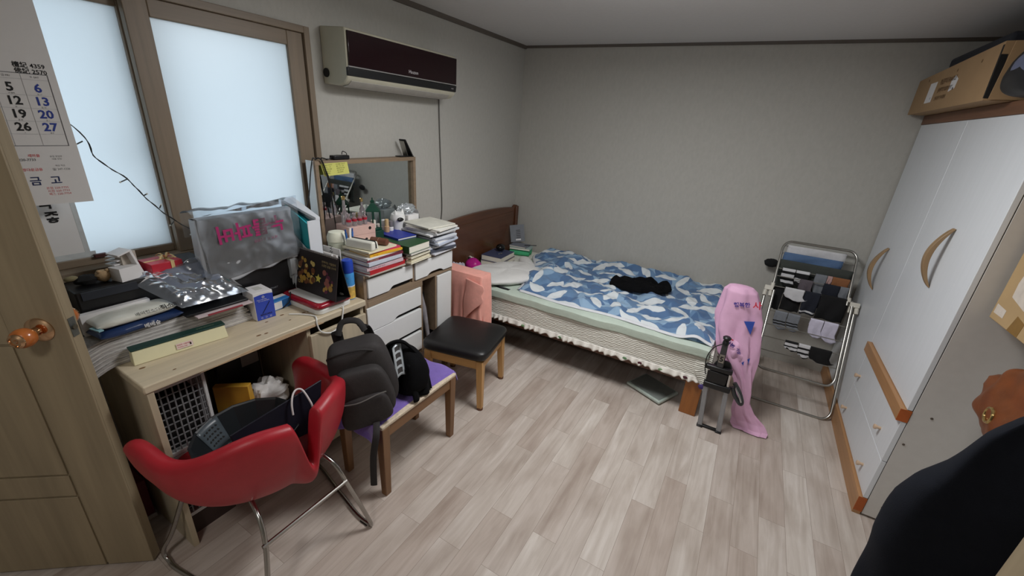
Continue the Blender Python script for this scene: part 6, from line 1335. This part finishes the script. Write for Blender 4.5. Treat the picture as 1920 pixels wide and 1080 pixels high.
for i in range(5):
    for j in range(4):
        p = Vector(panel(0.2+0.15*i, 0.22+0.18*j)); n_ = (Vector((0, 0, 1))+Rb.to_3x3() @ Vector((-cos(a0), -sin(a0), 0))*1.5).normalized(); g.cyl(p+n_*0.0008, p+n_*0.0016, 0.0048, n=10)
hl = g.build('drain_holes', None, pnl); hl['kind'] = 'stuff'
pg = thing('shopping_bag', 'glossy dark navy paper bag with a white cord handle in the red chair', 'paper bag', (-1.30, 0.68, 0.47))
g = G(mat('navy_gloss_paper', (26, 26, 36), 0.4, var=0.1, spec=0.3)); g.hexa([(-1.330, 0.525, 0.500), (-1.292, 0.525, 0.500), (-1.262, 0.790, 0.485), (-1.300, 0.790, 0.485), (-1.322, 0.505, 0.622), (-1.316, 0.505, 0.622), (-1.292, 0.840, 0.668), (-1.298, 0.840, 0.668)]); g.build('bag', None, pg, bevel=0.002)
g = G(mat('white_cord', (214, 206, 206), 0.7)); g.tube(smooth_path([(-1.275, 0.700, 0.600), (-1.284, 0.706, 0.640), (-1.296, 0.722, 0.667), (-1.302, 0.742, 0.676), (-1.290, 0.758, 0.668), (-1.262, 0.766, 0.620), (-1.256, 0.768, 0.590)], 6), 0.0035, 8); g.build('cord_handle', None, pg)

# ================================================================ trolley and pink bag at the foot of the bed
tr_ = thing('hand_trolley', 'folded grey and black hand trolley standing against the bed foot', 'trolley', (0.10, 2.43, 0))
M_alu = mat('grey_aluminium', (150, 152, 156), 0.35, 0.5, var=0.04)
ty = 2.415
for x0_, x1_ in ((0.047, 0.022), (0.152, 0.132)):
    g = G(M_alu); g.hexa([(x0_-0.014, ty-0.012, 0.010), (x0_+0.014, ty-0.012, 0.010), (x0_+0.014, ty+0.012, 0.010), (x0_-0.014, ty+0.012, 0.010), (x1_-0.013, ty-0.012, 0.285), (x1_+0.013, ty-0.012, 0.285), (x1_+0.013, ty+0.012, 0.285), (x1_-0.013, ty+0.012, 0.285)]); lg = g.build('leg', None, tr_, bevel=0.004)
    g = G(M_black); g.box((x0_-0.017, ty-0.018, 0.0), (x0_+0.017, ty+0.016, 0.0105)); g.build('foot', None, lg, bevel=0.003)
    g = G(M_chrome); g.cyl((x1_, ty, 0.30), (x1_-0.006, ty, 0.41), 0.010, n=14); g.build('inner_tube', None, tr_)
g = G(M_black); g.box((0.047, ty-0.010, 0.002), (0.152, ty+0.010, 0.016)); g.build('bottom_bar', None, tr_, bevel=0.003)
g = G(M_black); g.box((0.005, ty-0.020, 0.282), (0.150, ty+0.020, 0.318)); g.box((0.012, ty-0.014, 0.3179), (0.118, ty+0.014, 0.395)); g.build('hinge_block', None, tr_, bevel=0.006)
g = G(M_black); g.box((-0.008, ty-0.018, 0.398), (0.136, ty+0.018, 0.428)); g.build('top_bar', None, tr_, bevel=0.008)
M_dgrey = mat('dark_grey_metal', (66, 66, 68), 0.4, 0.3)
g = G(M_dgrey); g.hexa([(0.047, ty-0.014, 0.4285), (0.083, ty-0.014, 0.4285), (0.083, ty+0.014, 0.4285), (0.047, ty+0.014, 0.4285), (0.046, ty-0.010, 0.575), (0.076, ty-0.010, 0.575), (0.076, ty+0.014, 0.575), (0.046, ty+0.014, 0.575)]); pst = g.build('post', None, tr_, bevel=0.004)
g = G(M_steel); g.hexa([(0.050, ty-0.0155, 0.460), (0.076, ty-0.0155, 0.460), (0.076, ty-0.0135, 0.460), (0.050, ty-0.0135, 0.460), (0.049, ty-0.0132, 0.512), (0.075, ty-0.0132, 0.512), (0.075, ty-0.0112, 0.512), (0.049, ty-0.0112, 0.512)]); g.use(M_ink).text('5', 0.042, (0.052, ty-0.0158, 0.470), XV, (0.0, 0.04, 1), 0.0006, 'LEFT', 0.001); g.build('badge', None, pst, recalc=False)
g = G(M_black); g.lathe([(0.018, 0.5752), (0.016, 0.592), (0.011, 0.598), (0.020, 0.604), (0.022, 0.616), (0.015, 0.622)], (0.061, ty+0.002, 0), n=18); g.build('knob', None, tr_)
g = G(M_black); g.tube(smooth_path([(0.050, ty-0.005, 0.575), (0.010, ty-0.02, 0.545), (-0.012, ty-0.02, 0.48), (-0.008, ty-0.016, 0.41), (0.004, ty-0.01, 0.36)], 7), 0.003, 8); g.build('brake_cable', None, tr_)
wl = thing('wheel', 'narrow grey wheel leaning behind the hand trolley', 'wheel', (0.215, 2.47, 0.2)) if False else None
g = G(mat('wheel_guard', (52, 54, 56), 0.3)); g.tube(smooth_path([(0.160, ty+0.02, 0.345), (0.195, ty+0.015, 0.300), (0.222, ty+0.012, 0.245), (0.216, ty+0.012, 0.228), (0.180, ty+0.018, 0.268), (0.158, ty+0.02, 0.315)], 5), 0.012, 10); g.use(M_chrome).tube([(0.170, ty+0.006, 0.325), (0.200, ty+0.002, 0.285), (0.219, ty, 0.245)], 0.0045, 8); g.build('side_lever', None, tr_)
g = superbox(Vector((0.08, ty+0.032, 0.37)), 0.055, 0.018, 0.09, 0.6, 0.6, Matrix.Identity(3), 0.1, 3); g.build('folded_joint', M_black, tr_)
# pink bag
M_pink = mat('pink_nonwoven', (216, 170, 200), 0.7, var=0.03, bump=0.12, bscale=500)
pkb = thing('shopping_bag', 'large pink printed cloth bag draped at the foot of the bed, trailing on the floor', 'bag', (0.15, 2.66, 0))
PS = [(0.846, 0.062, 2.700, 0.030, 0.020), (0.840, 0.064, 2.698, 0.066, 0.040), (0.815, 0.068, 2.695, 0.090, 0.055), (0.74, 0.080, 2.690, 0.112, 0.062), (0.66, 0.088, 2.680, 0.130, 0.066), (0.58, 0.096, 2.665, 0.126, 0.072), (0.50, 0.118, 2.645, 0.112, 0.078), (0.43, 0.140, 2.625, 0.098, 0.072), (0.37, 0.172, 2.605, 0.072, 0.055), (0.31, 0.205, 2.590, 0.050, 0.042), (0.24, 0.228, 2.578, 0.042, 0.034), (0.17, 0.238, 2.570, 0.040, 0.028), (0.10, 0.262, 2.566, 0.060, 0.024), (0.05, 0.300, 2.562, 0.085, 0.022), (0.018, 0.322, 2.545, 0.095, 0.020), (0.006, 0.326, 2.515, 0.080, 0.014)]
def sec(t):
    k = t*(len(PS)-1); i = min(int(k), len(PS)-2); f = k-i; f = f*f*(3-2*f)*0.5+f*0.5
    return [PS[i][j]*(1-f)+PS[i+1][j]*f for j in range(5)]
g = G()
def pinkf(u, w):
    z, cx, cy, hx, hy = sec(w); th = 2*pi*u
    ripple = 1+0.13*sin(th*3+w*5)*min(1, w*3)+0.11*sin(th*7-w*9)*min(1, w*3)+0.05*sin(th*13+w*17)*min(1, max(0, w-0.2)*3)-0.10*abs(sin(th*2.5+w*7))**6*min(1, w*3)
    x = cx+hx*cos(th)*ripple; y = cy+hy*sin(th)*ripple
    zz_ = z+0.012*noise.noise(Vector((x*12, y*12, w*6)))*min(1, w*4)
    return (x, y, max(0.003, zz_))
V = g.grid(64, 90, pinkf, True); g.face(V[0][::-1]); g.face(V[-1])
g.build('bag_body', M_pink, pkb)
g = G()
def lobe(u, w):
    # sagging front fold with its own print
    a = -0.1+1.15*u; x = 0.020+0.185*u+0.02*w; z = 0.560-0.05*u*u+0.02*sin(u*pi)-(0.075+0.095*sin(u*pi*0.9))*w; y = 2.625-0.050*sin(pi*min(1, 0.1+u*0.9))*sin(min(1, w*1.2)*pi*0.5)-0.02*sin(w*pi)-0.006*sin(u*22+w*6)
    return (x, y, z+0.006*noise.noise(Vector((u*5, w*5, 1))))
g.grid(40, 24, lobe); g.build('front_fold', M_pink, pkb, solid=0.003)
M_navyt = mat('navy_bag_print', (58, 48, 140), 0.6); M_redt = mat('red_bag_print', (206, 54, 74), 0.6); M_bluet = mat('blue_bag_print', (52, 82, 176), 0.6)
yb_ = 2.615
g = G(M_navyt); g.text('행복한', 0.031, (0.052, yb_, 0.735), (1, 0.05, 0.22), (-0.25, 0.05, 1), 0.002, 'LEFT', 0.0009); g.use(M_redt).text('사', 0.050, (0.148, yb_, 0.748), (1, 0.12, 0.18), (-0.2, 0.05, 1), 0.002, 'LEFT', 0.001); g.build('print_slogan', None, pkb, recalc=False)
g = G(M_bluet); g.prism([(0, 0), (0.055, 0.012), (0.052, -0.075)], (0.125, yb_-0.002, 0.660), (1, 0.08, 0), ZV, (0, 0.001, 0)); g.build('print_triangle', None, pkb)
g = G(M_bluet); g.prism([(0, 0), (0.036, 0.040), (0.036, -0.045)], (0.172, 2.560, 0.420), (1, 0.3, 0), ZV, (0, 0.001, 0)); g.build('print_patch', None, pkb)
g = G(M_navyt); g.text('나눔', 0.030, (0.060, 2.560, 0.520), (1, -0.1, -0.3), (0.3, -0.2, 1), 0.002, 'LEFT', 0.001); g.text('사랑', 0.022, (0.125, 2.552, 0.508), (0.4, 0, -1), (1, -0.1, 0.4), 0.002, 'LEFT', 0.0006); g.use(M_redt).prism([(0, 0), (0.03, -0.005), (0.028, -0.012), (0, -0.006)], (0.070, 2.558, 0.556), XV, ZV, (0, 0.001, 0)); g.build('print_logo', None, pkb, recalc=False)

# ================================================================ drying rack with laundry
RY0, RY1, RZT = 2.93, 3.58, 0.985
def RP(x, z, off=0.0): 
    n_ = Vector((0, -RZT, RY1-RY0)).normalized(); return Vector((x, RY0+(RY1-RY0)*z/RZT, z))+n_*off
rk_ = thing('drying_rack', 'folding steel laundry rack leaning against the back wall by the wardrobe', 'drying rack', (0.50, 3.25, 0))
def ufr(x0, x1, zb, zt, r, top, off, nm):
    c = 0.055
    if top: P = [RP(x0, zb, off), RP(x0, zt-c*2, off)]+[RP(x0+c-c*cos(a), zt-c+c*sin(a), off) for a in [k*pi/12 for k in range(7)]]+[RP(x1-c+c*sin(a), zt-c+c*cos(a), off) for a in [k*pi/12 for k in range(7)]]+[RP(x1, zt-c*2, off), RP(x1, zb, off)]
    else: P = [RP(x0, zt, off), RP(x0, zb+c*2, off)]+[RP(x0+c-c*cos(a), zb+c-c*sin(a), off) for a in [k*pi/12 for k in range(7)]]+[RP(x1-c+c*sin(a), zb+c-c*cos(a), off) for a in [k*pi/12 for k in range(7)]]+[RP(x1, zb+c*2, off), RP(x1, zt, off)]
    g = G(M_steel); g.tube(P, r, 12); return g.build(nm, None, rk_)
ufr(0.272, 0.712, 0.66, 0.985, 0.0085, True, 0.0, 'upper_frame'); ufr(0.236, 0.762, 0.010, 0.655, 0.0090, False, -0.012, 'leg_frame'); ufr(0.284, 0.738, 0.188, 0.66, 0.0085, False, 0.012, 'lower_frame')
M_joint = mat('white_plastic_joint', (206, 202, 190), 0.5)
for s in (0.250, 0.752):
    g = G(M_joint); c = RP(s, 0.668, 0.0); Rj = Matrix.Rotation(-(pi/2-atan2(RZT, RY1-RY0)), 3, 'X')
    g.obox(c-Rj @ Vector((0, 0, 0.015)), (0.052, 0.034, 0.032), 0, Rj)
    for dx in (-0.016, 0.016): g.cyl(c+Rj @ Vector((dx, 0, -0.015)), c+Rj @ Vector((dx*1.1, 0, -0.055)), 0.0125, n=14)
    g.cyl(c+Rj @ Vector(((0.02 if s < 0.5 else -0.035), 0, 0.015)), c+Rj @ Vector(((0.02 if s < 0.5 else -0.035), 0, 0.045)), 0.0125, n=14); g.build('hinge_joint', None, rk_)
RODS = [(0.953, 0.276, 0.708, 0), (0.905, 0.274, 0.711, 0), (0.856, 0.273, 0.712, 0), (0.805, 0.273, 0.712, 0), (0.756, 0.273, 0.712, 0), (0.690, 0.275, 0.742, 0.0), (0.535, 0.288, 0.734, 0.012), (0.450, 0.288, 0.734, 0.012), (0.376, 0.288, 0.734, 0.012), (0.296, 0.296, 0.728, 0.012)]
for z, x0, x1, of in RODS:
    g = G(M_steel); g.cyl(RP(x0, z, of), RP(x1, z, of), 0.0034, n=8); g.build('rod', None, rk_)
def hang(name, lab, cat, x0, x1, z, of, front, back, m, grp=None, wob=0.006, shape=None, stripes=None, solid=0.004, seed=0.0):
    """cloth folded over a rod: hangs down in front and behind"""
    g = G(m); r = 0.0075; c = RP(x0, z, of); nA, nB, nC = 14, 6, 10; prof = []
    for i in range(nA): t = 1-i/(nA-1); prof.append((-r-0.002*t, -front*t, t))
    for i in range(1, nB): a = pi-pi*i/nB; prof.append((r*cos(a), r*sin(a), 0))
    for i in range(nC): t = i/(nC-1); prof.append((r+0.002*t, -back*t, -t))
    nu = 16; V = []
    for k, (dy, dz, t) in enumerate(prof):
        row = []
        for i in range(nu):
            u = i/(nu-1); x = x0+(x1-x0)*u
            if shape == 'sock' and t > 0: x += (x1-x0)*0.25*max(0, t-0.55)/0.45*(1 if u > 0.0 else 1)
            w_ = wob*sin(u*9+seed+t*3)*abs(t); dzz = dz
            if shape == 'sock' and abs(t) > 0.8: dzz += (abs(t)-0.8)*0.12*((2*u-1)**2)
            row.append(g.v((x+0.004*noise.noise(Vector((u*3, t*3, seed)))*abs(t), c.y+dy+w_, c.z+dzz+0.006*abs(t)*noise.noise(Vector((u*4, 3, seed))))))
        V.append(row)
    for k in range(len(prof)-1):
        mm = m
        if stripes and prof[k][2] >= 0:
            for (a, b, sm) in stripes:
                if a <= prof[k][2] < b: mm = sm
        g.use(mm)
        for i in range(nu-1): g.face([V[k][i], V[k][i+1], V[k+1][i+1], V[k+1][i]])
    o = g.build(name, None, None, (c.x+(x1-x0)/2, c.y, c.z), solid=solid); tag(o, lab, cat, grp); return o
def cl(n, c): return mat('laundry_'+n, c, 0.9, var=0.06, bump=0.35, bscale=180)
Cw, Cd, Co, Cg, Cgd, Cb, Cn, Cbr, Cl = cl('white', (206, 206, 208)), cl('denim', (84, 110, 146)), cl('olive', (62, 66, 62)), cl('grey', (120, 124, 130)), cl('taupe', (92, 84, 90)), cl('black', (14, 14, 16)), cl('navy', (24, 28, 40)), cl('rust', (140, 92, 58)), cl('lilac_white', (208, 204, 222))
GS = 'socks drying on the rack'
hang('towel', 'white towel hanging on the top rod of the laundry rack', 'towel', 0.303, 0.650, 0.953, 0, 0.070, 0.06, Cw, seed=1)
hang('trousers', 'folded blue denim hanging on the second rod of the laundry rack', 'trousers', 0.290, 0.640, 0.905, 0, 0.068, 0.08, Cd, seed=2, wob=0.010)
hang('trousers', 'dark olive trousers hanging across the third rod of the laundry rack', 'trousers', 0.279, 0.708, 0.856, 0, 0.075, 0.24, Co, seed=3, wob=0.004)
hang('sock', 'black and white striped sock at the left of the fourth rod', 'sock', 0.305, 0.385, 0.805, 0, 0.125, 0.06, Cb, GS, 0.004, 'sock', [(0.0, 0.14, Cw), (0.3, 0.5, Cw), (0.62, 0.78, Cw)], seed=4)
hang('sock', 'black and white striped sock second from the left of the fourth rod', 'sock', 0.390, 0.470, 0.805, 0, 0.120, 0.06, Cb, GS, 0.004, 'sock', [(0.0, 0.14, Cw), (0.45, 0.62, Cw)], seed=5)
hang('sock', 'taupe sock hanging beside the striped socks', 'sock', 0.425, 0.500, 0.756, 0, 0.100, 0.08, Cgd, GS, 0.004, 'sock', seed=6)
hang('sock', 'long grey sock in the middle of the laundry rack', 'sock', 0.505, 0.572, 0.805, 0, 0.145, 0.10, Cg, GS, 0.004, 'sock', seed=7)
hang('sock', 'pale pink-topped sock hanging behind the long grey sock', 'sock', 0.575, 0.602, 0.805, 0, 0.045, 0.05, cl('rose', (176, 144, 140)), GS, 0.003, seed=8)
hang('cloth', 'rust brown cloth at the right of the fourth rod', 'cloth', 0.604, 0.700, 0.805, 0, 0.060, 0.08, Cbr, None, 0.003, seed=9)
hang('sock', 'navy sock with a white band right of the long grey sock', 'sock', 0.565, 0.655, 0.756, 0, 0.110, 0.08, Cn, GS, 0.004, 'sock', [(0.9, 1.0, Cw)], seed=10)
hang('sock', 'grey sock at the far right of the fifth rod', 'sock', 0.658, 0.705, 0.756, 0, 0.095, 0.08, Cg, GS, 0.004, 'sock', seed=11)
hang('sock', 'white sock folded over the hinge rod', 'sock', 0.350, 0.465, 0.690, 0, 0.080, 0.06, Cw, GS, 0.004, 'sock', seed=12)
hang('garment', 'black garment hanging at the left below the hinge rod', 'garment', 0.285, 0.346, 0.690, -0.03, 0.16, 0.06, Cb, None, 0.006, seed=13)
hang('garment', 'black garment hanging in the middle of the hinge rod', 'garment', 0.470, 0.560, 0.690, 0.0, 0.155, 0.10, Cn, None, 0.008, None, [(0.92, 1.0, Cw)], seed=14)
hang('garment', 'black garment hanging at the right of the hinge rod', 'garment', 0.563, 0.722, 0.690, 0.0, 0.165, 0.10, Cb, None, 0.010, seed=15)
hang('garment', 'black garment hanging behind the white sock', 'garment', 0.352, 0.468, 0.690, -0.035, 0.150, 0.05, Cb, None, 0.006, seed=16)
hang('sock', 'grey sock with black stripes at the left of the seventh rod', 'sock', 0.325, 0.400, 0.535, 0.012, 0.125, 0.05, Cg, GS, 0.004, 'sock', [(0.5, 0.6, Cb), (0.68, 0.76, Cb)], seed=17)
hang('sock', 'grey sock with black stripes second from the left of the seventh rod', 'sock', 0.404, 0.475, 0.535, 0.012, 0.120, 0.05, Cg, GS, 0.004, 'sock', [(0.5, 0.6, Cb), (0.68, 0.76, Cb)], seed=18)
hang('sock', 'white sock at the right of the seventh rod, left of its pair', 'sock', 0.535, 0.610, 0.535, 0.012, 0.125, 0.05, Cl, GS, 0.004, 'sock', seed=19)
hang('sock', 'white sock at the right end of the seventh rod', 'sock', 0.614, 0.692, 0.535, 0.012, 0.140, 0.05, Cl, GS, 0.004, 'sock', seed=20)
hang('sock', 'black and white striped sock low on the rack, at the left', 'sock', 0.425, 0.500, 0.376, 0.012, 0.062, 0.05, Cb, GS, 0.004, 'sock', [(0.15, 0.4, Cw), (0.6, 0.85, Cw)], seed=21)
hang('sock', 'black and white striped sock low on the rack, beside the black sock', 'sock', 0.505, 0.570, 0.376, 0.012, 0.090, 0.05, Cb, GS, 0.004, 'sock', [(0.0, 0.2, Cw), (0.38, 0.58, Cw), (0.75, 0.95, Cw)], seed=22)
hang('sock', 'plain black sock low on the rack beside the striped pair', 'sock', 0.572, 0.690, 0.376, 0.012, 0.100, 0.05, Cb, GS, 0.006, 'sock', seed=23)
g = heap((0.24, 3.42, 0.002), 0.07, 0.06, 0.40, 0.3, 9.1, wob=0.25, fold=0.2); tag(g.build('garment', cl('mustard', (204, 150, 48)), None, (0.24, 3.42, 0)), 'mustard yellow garment bundled on the floor behind the laundry rack', 'garment')
g = G(cl('black', (14, 14, 16))); g.blob((0.235, 3.60, 0.80), 0.045, (1.1, 0.4, 0.7), 18, 12, 0.2); cp_ = g.build('cap', None, None, (0.235, 3.60, 0.80)); tag(cp_, 'black cap hung on the left side of the laundry rack', 'cap')

# ================================================================ on top of the wardrobe
M_cardb = mat('brown_cardboard', (160, 130, 94), 0.75, var=0.05, scale=8)
bx_ = thing('cardboard_box', 'long brown cardboard box on top of the wardrobe', 'cardboard box', (0.95, 3.08, 1.859))
KX0, KX1, KY0, KY1, KZ0, KZ1 = 0.700, 1.25, 2.515, 3.635, 1.8592, 2.072
g = G(M_cardb); g.hexa([(KX0, KY0+0.012, KZ0), (KX1, KY0+0.012, KZ0), (KX1, KY1, KZ0), (KX0, KY1, KZ0), (KX0, KY0+0.030, KZ1), (KX1, KY0+0.030, KZ1), (KX1, KY1, KZ1-0.015), (KX0, KY1, KZ1-0.025)]); BOXG = g
g = G(M_cardb); g.hexa([(KX0+0.012, KY0, KZ0+0.003), (KX1, KY0, KZ0+0.003), (KX1, KY0+0.006, KZ0+0.003), (KX0+0.012, KY0+0.006, KZ0+0.003), (KX0+0.020, KY0+0.004, KZ1-0.004), (KX1, KY0+0.004, KZ1-0.004), (KX1, KY0+0.010, KZ1-0.004), (KX0+0.020, KY0+0.010, KZ1-0.004)]); g.build('end_flap', None, bx_)
g = G(M_dark); g.hexa([(KX0-0.0004, KY0+0.008, KZ0+0.008), (KX0+0.02, KY0+0.008, KZ0+0.008), (KX0+0.02, KY0+0.020, KZ0+0.008), (KX0-0.0004, KY0+0.020, KZ0+0.008), (KX0-0.0004, KY0+0.030, KZ1-0.012), (KX0+0.02, KY0+0.030, KZ1-0.012), (KX0+0.02, KY0+0.046, KZ1-0.012), (KX0-0.0004, KY0+0.046, KZ1-0.012)]); g.build('open_seam', None, bx_)
g = BOXG; g.use(mat('cardboard_print', (110, 82, 52), 0.8))
for k, (s, h) in enumerate((('취급주의 FRAGILE', 0.030), ('상하주의 KEEP DRY', 0.026), ('한국가구 주식회사', 0.022))): g.text(s, h, (KX0, 3.20, KZ0+0.125-0.038*k), (0, -1, 0), (0, 0, 1), 0.001, 'LEFT', 0.0006)
for y in (3.43, 3.0, 2.72): g.cyl((KX0+0.0005, y, KZ1-0.045), (KX0-0.0008, y, KZ1-0.045), 0.007, n=10)
g.build('box', None, bx_, recalc=False)
g = G(M_card); g.box((KX0-0.001, 3.255, KZ0+0.045), (KX0+0.0005, 3.365, KZ0+0.145)); g.use(mat('label_grey', (150, 150, 150), 0.6)).box((KX0-0.0013, 3.275, KZ0+0.06), (KX0-0.0009, 3.285, KZ0+0.07)); g.build('shipping_label', None, bx_)
g = G(M_card); g.prism([(0, 0), (0.075, 0.01), (0.08, 0.05), (0.03, 0.07), (-0.005, 0.05)], (KX0-0.001, 3.02, KZ0+0.075), (0, -1, 0), ZV, (0.001, 0, 0)); g.use(M_ink).cyl((KX0-0.0012, 2.965, KZ0+0.085), (KX0-0.0018, 2.965, KZ0+0.085), 0.006, n=10); g.build('torn_label', None, bx_)
g = G(mat('dark_navy_fabric', (30, 33, 42), 0.85)); g.box((0.74, 2.66, KZ1+0.0005), (1.20, 3.36, KZ1+0.055)); tag(g.build('garment_bag', None, None, (0.97, 3.01, KZ1+0.0005), bevel=0.015, seg=3), 'flat dark bag lying on top of the cardboard box', 'bag')
bk2 = thing('bag', 'black bag with a pale blue panel on top of the wardrobe', 'bag', (0.98, 2.34, 1.859))
g = superbox(Vector((0.875, 2.345, 1.859+0.098)), 0.18, 0.155, 0.098, 0.5, 0.5, Matrix.Identity(3), 0.08, 5); g.build('body', mat('black_bag_nylon', (18, 18, 22), 0.5, var=0.1), bk2)
g = superbox(Vector((0.775, 2.300, 1.859+0.105)), 0.085, 0.115, 0.062, 0.6, 0.7, Matrix.Identity(3), 0.04, 8); g.build('panel', mat('slate_blue_panel', (92, 98, 122), 0.5), bk2)

# ================================================================ beside the wardrobe at the right
cabn = thing('cabinet', 'low white storage cabinet past the right side of the wardrobe', 'cabinet', (1.22, 1.80, 0))
g = G(M_white); g.box((1.06, 1.46, 0.0), (1.385, 2.13, 1.090)); g.build('body', None, cabn, bevel=0.003)
g = G(M_white); g.box((1.044, 1.47, 0.03), (1.0595, 1.79, 1.08)); g.build('door', None, cabn, bevel=0.002); g = G(M_white); g.box((1.044, 1.80, 0.03), (1.0595, 2.12, 1.08)); g.build('door', None, cabn, bevel=0.002)
b3 = thing('cardboard_box', 'taped brown carton with torn labels beside the wardrobe', 'cardboard box', (1.13, 1.81, 1.0915))
QX, QZ = 0.868, 1.092
g = G(mat('pale_cardboard', (178, 150, 108), 0.75, var=0.05, scale=8)); g.box((QX, 1.49, QZ), (1.385, 2.140, QZ+0.50)); g.build('box', None, b3, bevel=0.003)
g = G(mat('brown_tape', (134, 100, 44), 0.35)); g.prism([(0, 0), (0.07, 0.0), (0.075, 0.05), (0.02, 0.06)], (QX-0.0008, 2.00, QZ+0.002), (0, -1, 0), ZV, (0.0006, 0, 0)); g.build('tape', None, b3)
g = G(mat('torn_paper', (206, 196, 184), 0.8)); g.prism([(0, 0), (0.10, -0.02), (0.16, 0.02), (0.16, 0.13), (0.10, 0.16), (0.05, 0.10), (0.01, 0.12), (-0.005, 0.05)], (QX-0.0008, 2.065, QZ+0.105), (0, -1, 0), ZV, (0.0006, 0, 0)); g.prism([(0, 0), (0.07, 0.0), (0.07, 0.03), (0, 0.035)], (QX-0.0008, 2.125, QZ+0.025), (0, -1, 0), ZV, (0.0006, 0, 0)); g.build('torn_label', None, b3)
g = G(M_card); g.box((QX-0.001, 1.86, QZ+0.26), (QX, 2.02, QZ+0.33)); g.use(M_blue).text('주문배송', 0.03, (QX-0.001, 2.00, QZ+0.275), (0, -1, 0), ZV, 0.0008); g.build('shipping_label', None, b3, recalc=False)
sbx = thing('storage_box', 'white storage box under the brown leather bag by the wardrobe side', 'box', (0.98, 1.63, 0))
g = G(M_card); g.box((0.935, 1.50, 0.0), (1.035, 1.76, 0.700)); g.build('body', None, sbx, bevel=0.004); g = G(M_card); g.box((0.930, 1.495, 0.7002), (1.04, 1.765, 0.722)); g.build('lid', None, sbx, bevel=0.003)
lbg = thing('leather_bag', 'crumpled brown leather bag with a metal clasp beside the wardrobe', 'bag', (0.95, 1.83, 0.723))
g = superbox(Vector((0.950, 1.82, 0.723+0.155)), 0.090, 0.20, 0.155, 0.7, 0.7, Matrix.Rotation(radians(8), 3, 'X'), 0.20, 2, 0.55, 90, 60, 15); g.build('body', mat('cognac_leather', (116, 62, 26), 0.4, var=0.22, scale=14, bump=0.4, bscale=40), lbg)
g = G(M_gold); g.tube([(0.853, 1.815+0.022*cos(a), 0.845+0.026*sin(a)) for a in [k*pi/8 for k in range(16)]], 0.005, 8, closed=True); g.build('clasp', None, lbg)
# door jamb at the right of the camera with a jacket hung beside it
g = G(M_door); g.box((0.548, 0.80, 0.0), (0.66, 0.915, 2.27)); structure(g.build('trim_3', None, None))
g = G(M_wall); g.box((0.66, 0.82, 0.0), (XR, 0.90, 2.30)); structure(g.build('wall_partition', None, None))
jk = thing('jacket', 'big black jacket with white lettering hanging at the right edge near the camera', 'jacket', (0.60, 1.08, 0.4))
M_jk = mat('black_navy_fabric', (20, 23, 31), 0.9, var=0.08, bump=0.2, bscale=500, spec=0.2)
JL = [(0.30, 0.470), (0.55, 0.462), (0.64, 0.456), (0.79, 0.446), (0.90, 0.452), (0.96, 0.466), (1.02, 0.497), (1.07, 0.515), (1.12, 0.532), (1.17, 0.560), (1.22, 0.600), (1.27, 0.650), (1.30, 0.700)]
def jl(z):
    for (za, xa), (zb, xb) in zip(JL, JL[1:]):
        if za <= z <= zb: return xa+(xb-xa)*(z-za)/(zb-za)
    return JL[0][1] if z < JL[0][0] else JL[-1][1]
g = G()
def jkf(u, w):
    z = 0.32+0.98*w; x0 = jl(z); x1 = 0.98; th = 2*pi*u; cx = (x0+x1)/2; hx = (x1-x0)/2
    ct, st_ = cos(th), sin(th); sx = abs(ct)**0.8*(1 if ct > 0 else -1); dep = 0.095*(1-0.6*w**3)
    return (cx+hx*sx+0.004*sin(z*24+th*3), 1.10+dep*st_+0.010*sin(th*5+z*7), z+0.02*noise.noise(Vector((x0*3, th, 2)))*(0 if w in (0, 1) else 1))
V = g.grid(64, 60, jkf, True); g.face(V[0][::-1]); g.face(V[-1]); g.build('body', M_jk, jk)
g = G(mat('white_embroidery', (196, 200, 206), 0.8))
for k, s in enumerate(('KOREA', 'SPORTS')): g.text(s, 0.040, (0.588+0.022*k, 1.02, 1.128-0.038*k), (0.8, -0.10, -0.42), (0.42, -0.12, 0.8), 0.004, 'LEFT', 0.0016)
g.build('lettering', None, jk, recalc=False)
g = G(M_steel); g.tube(smooth_path([(0.60, 0.9145, 1.335), (0.60, 0.955, 1.330), (0.64, 1.05, 1.322), (0.69, 1.09, 1.305)], 6), 0.005, 8); g.build('hanger_hook', None, jk)
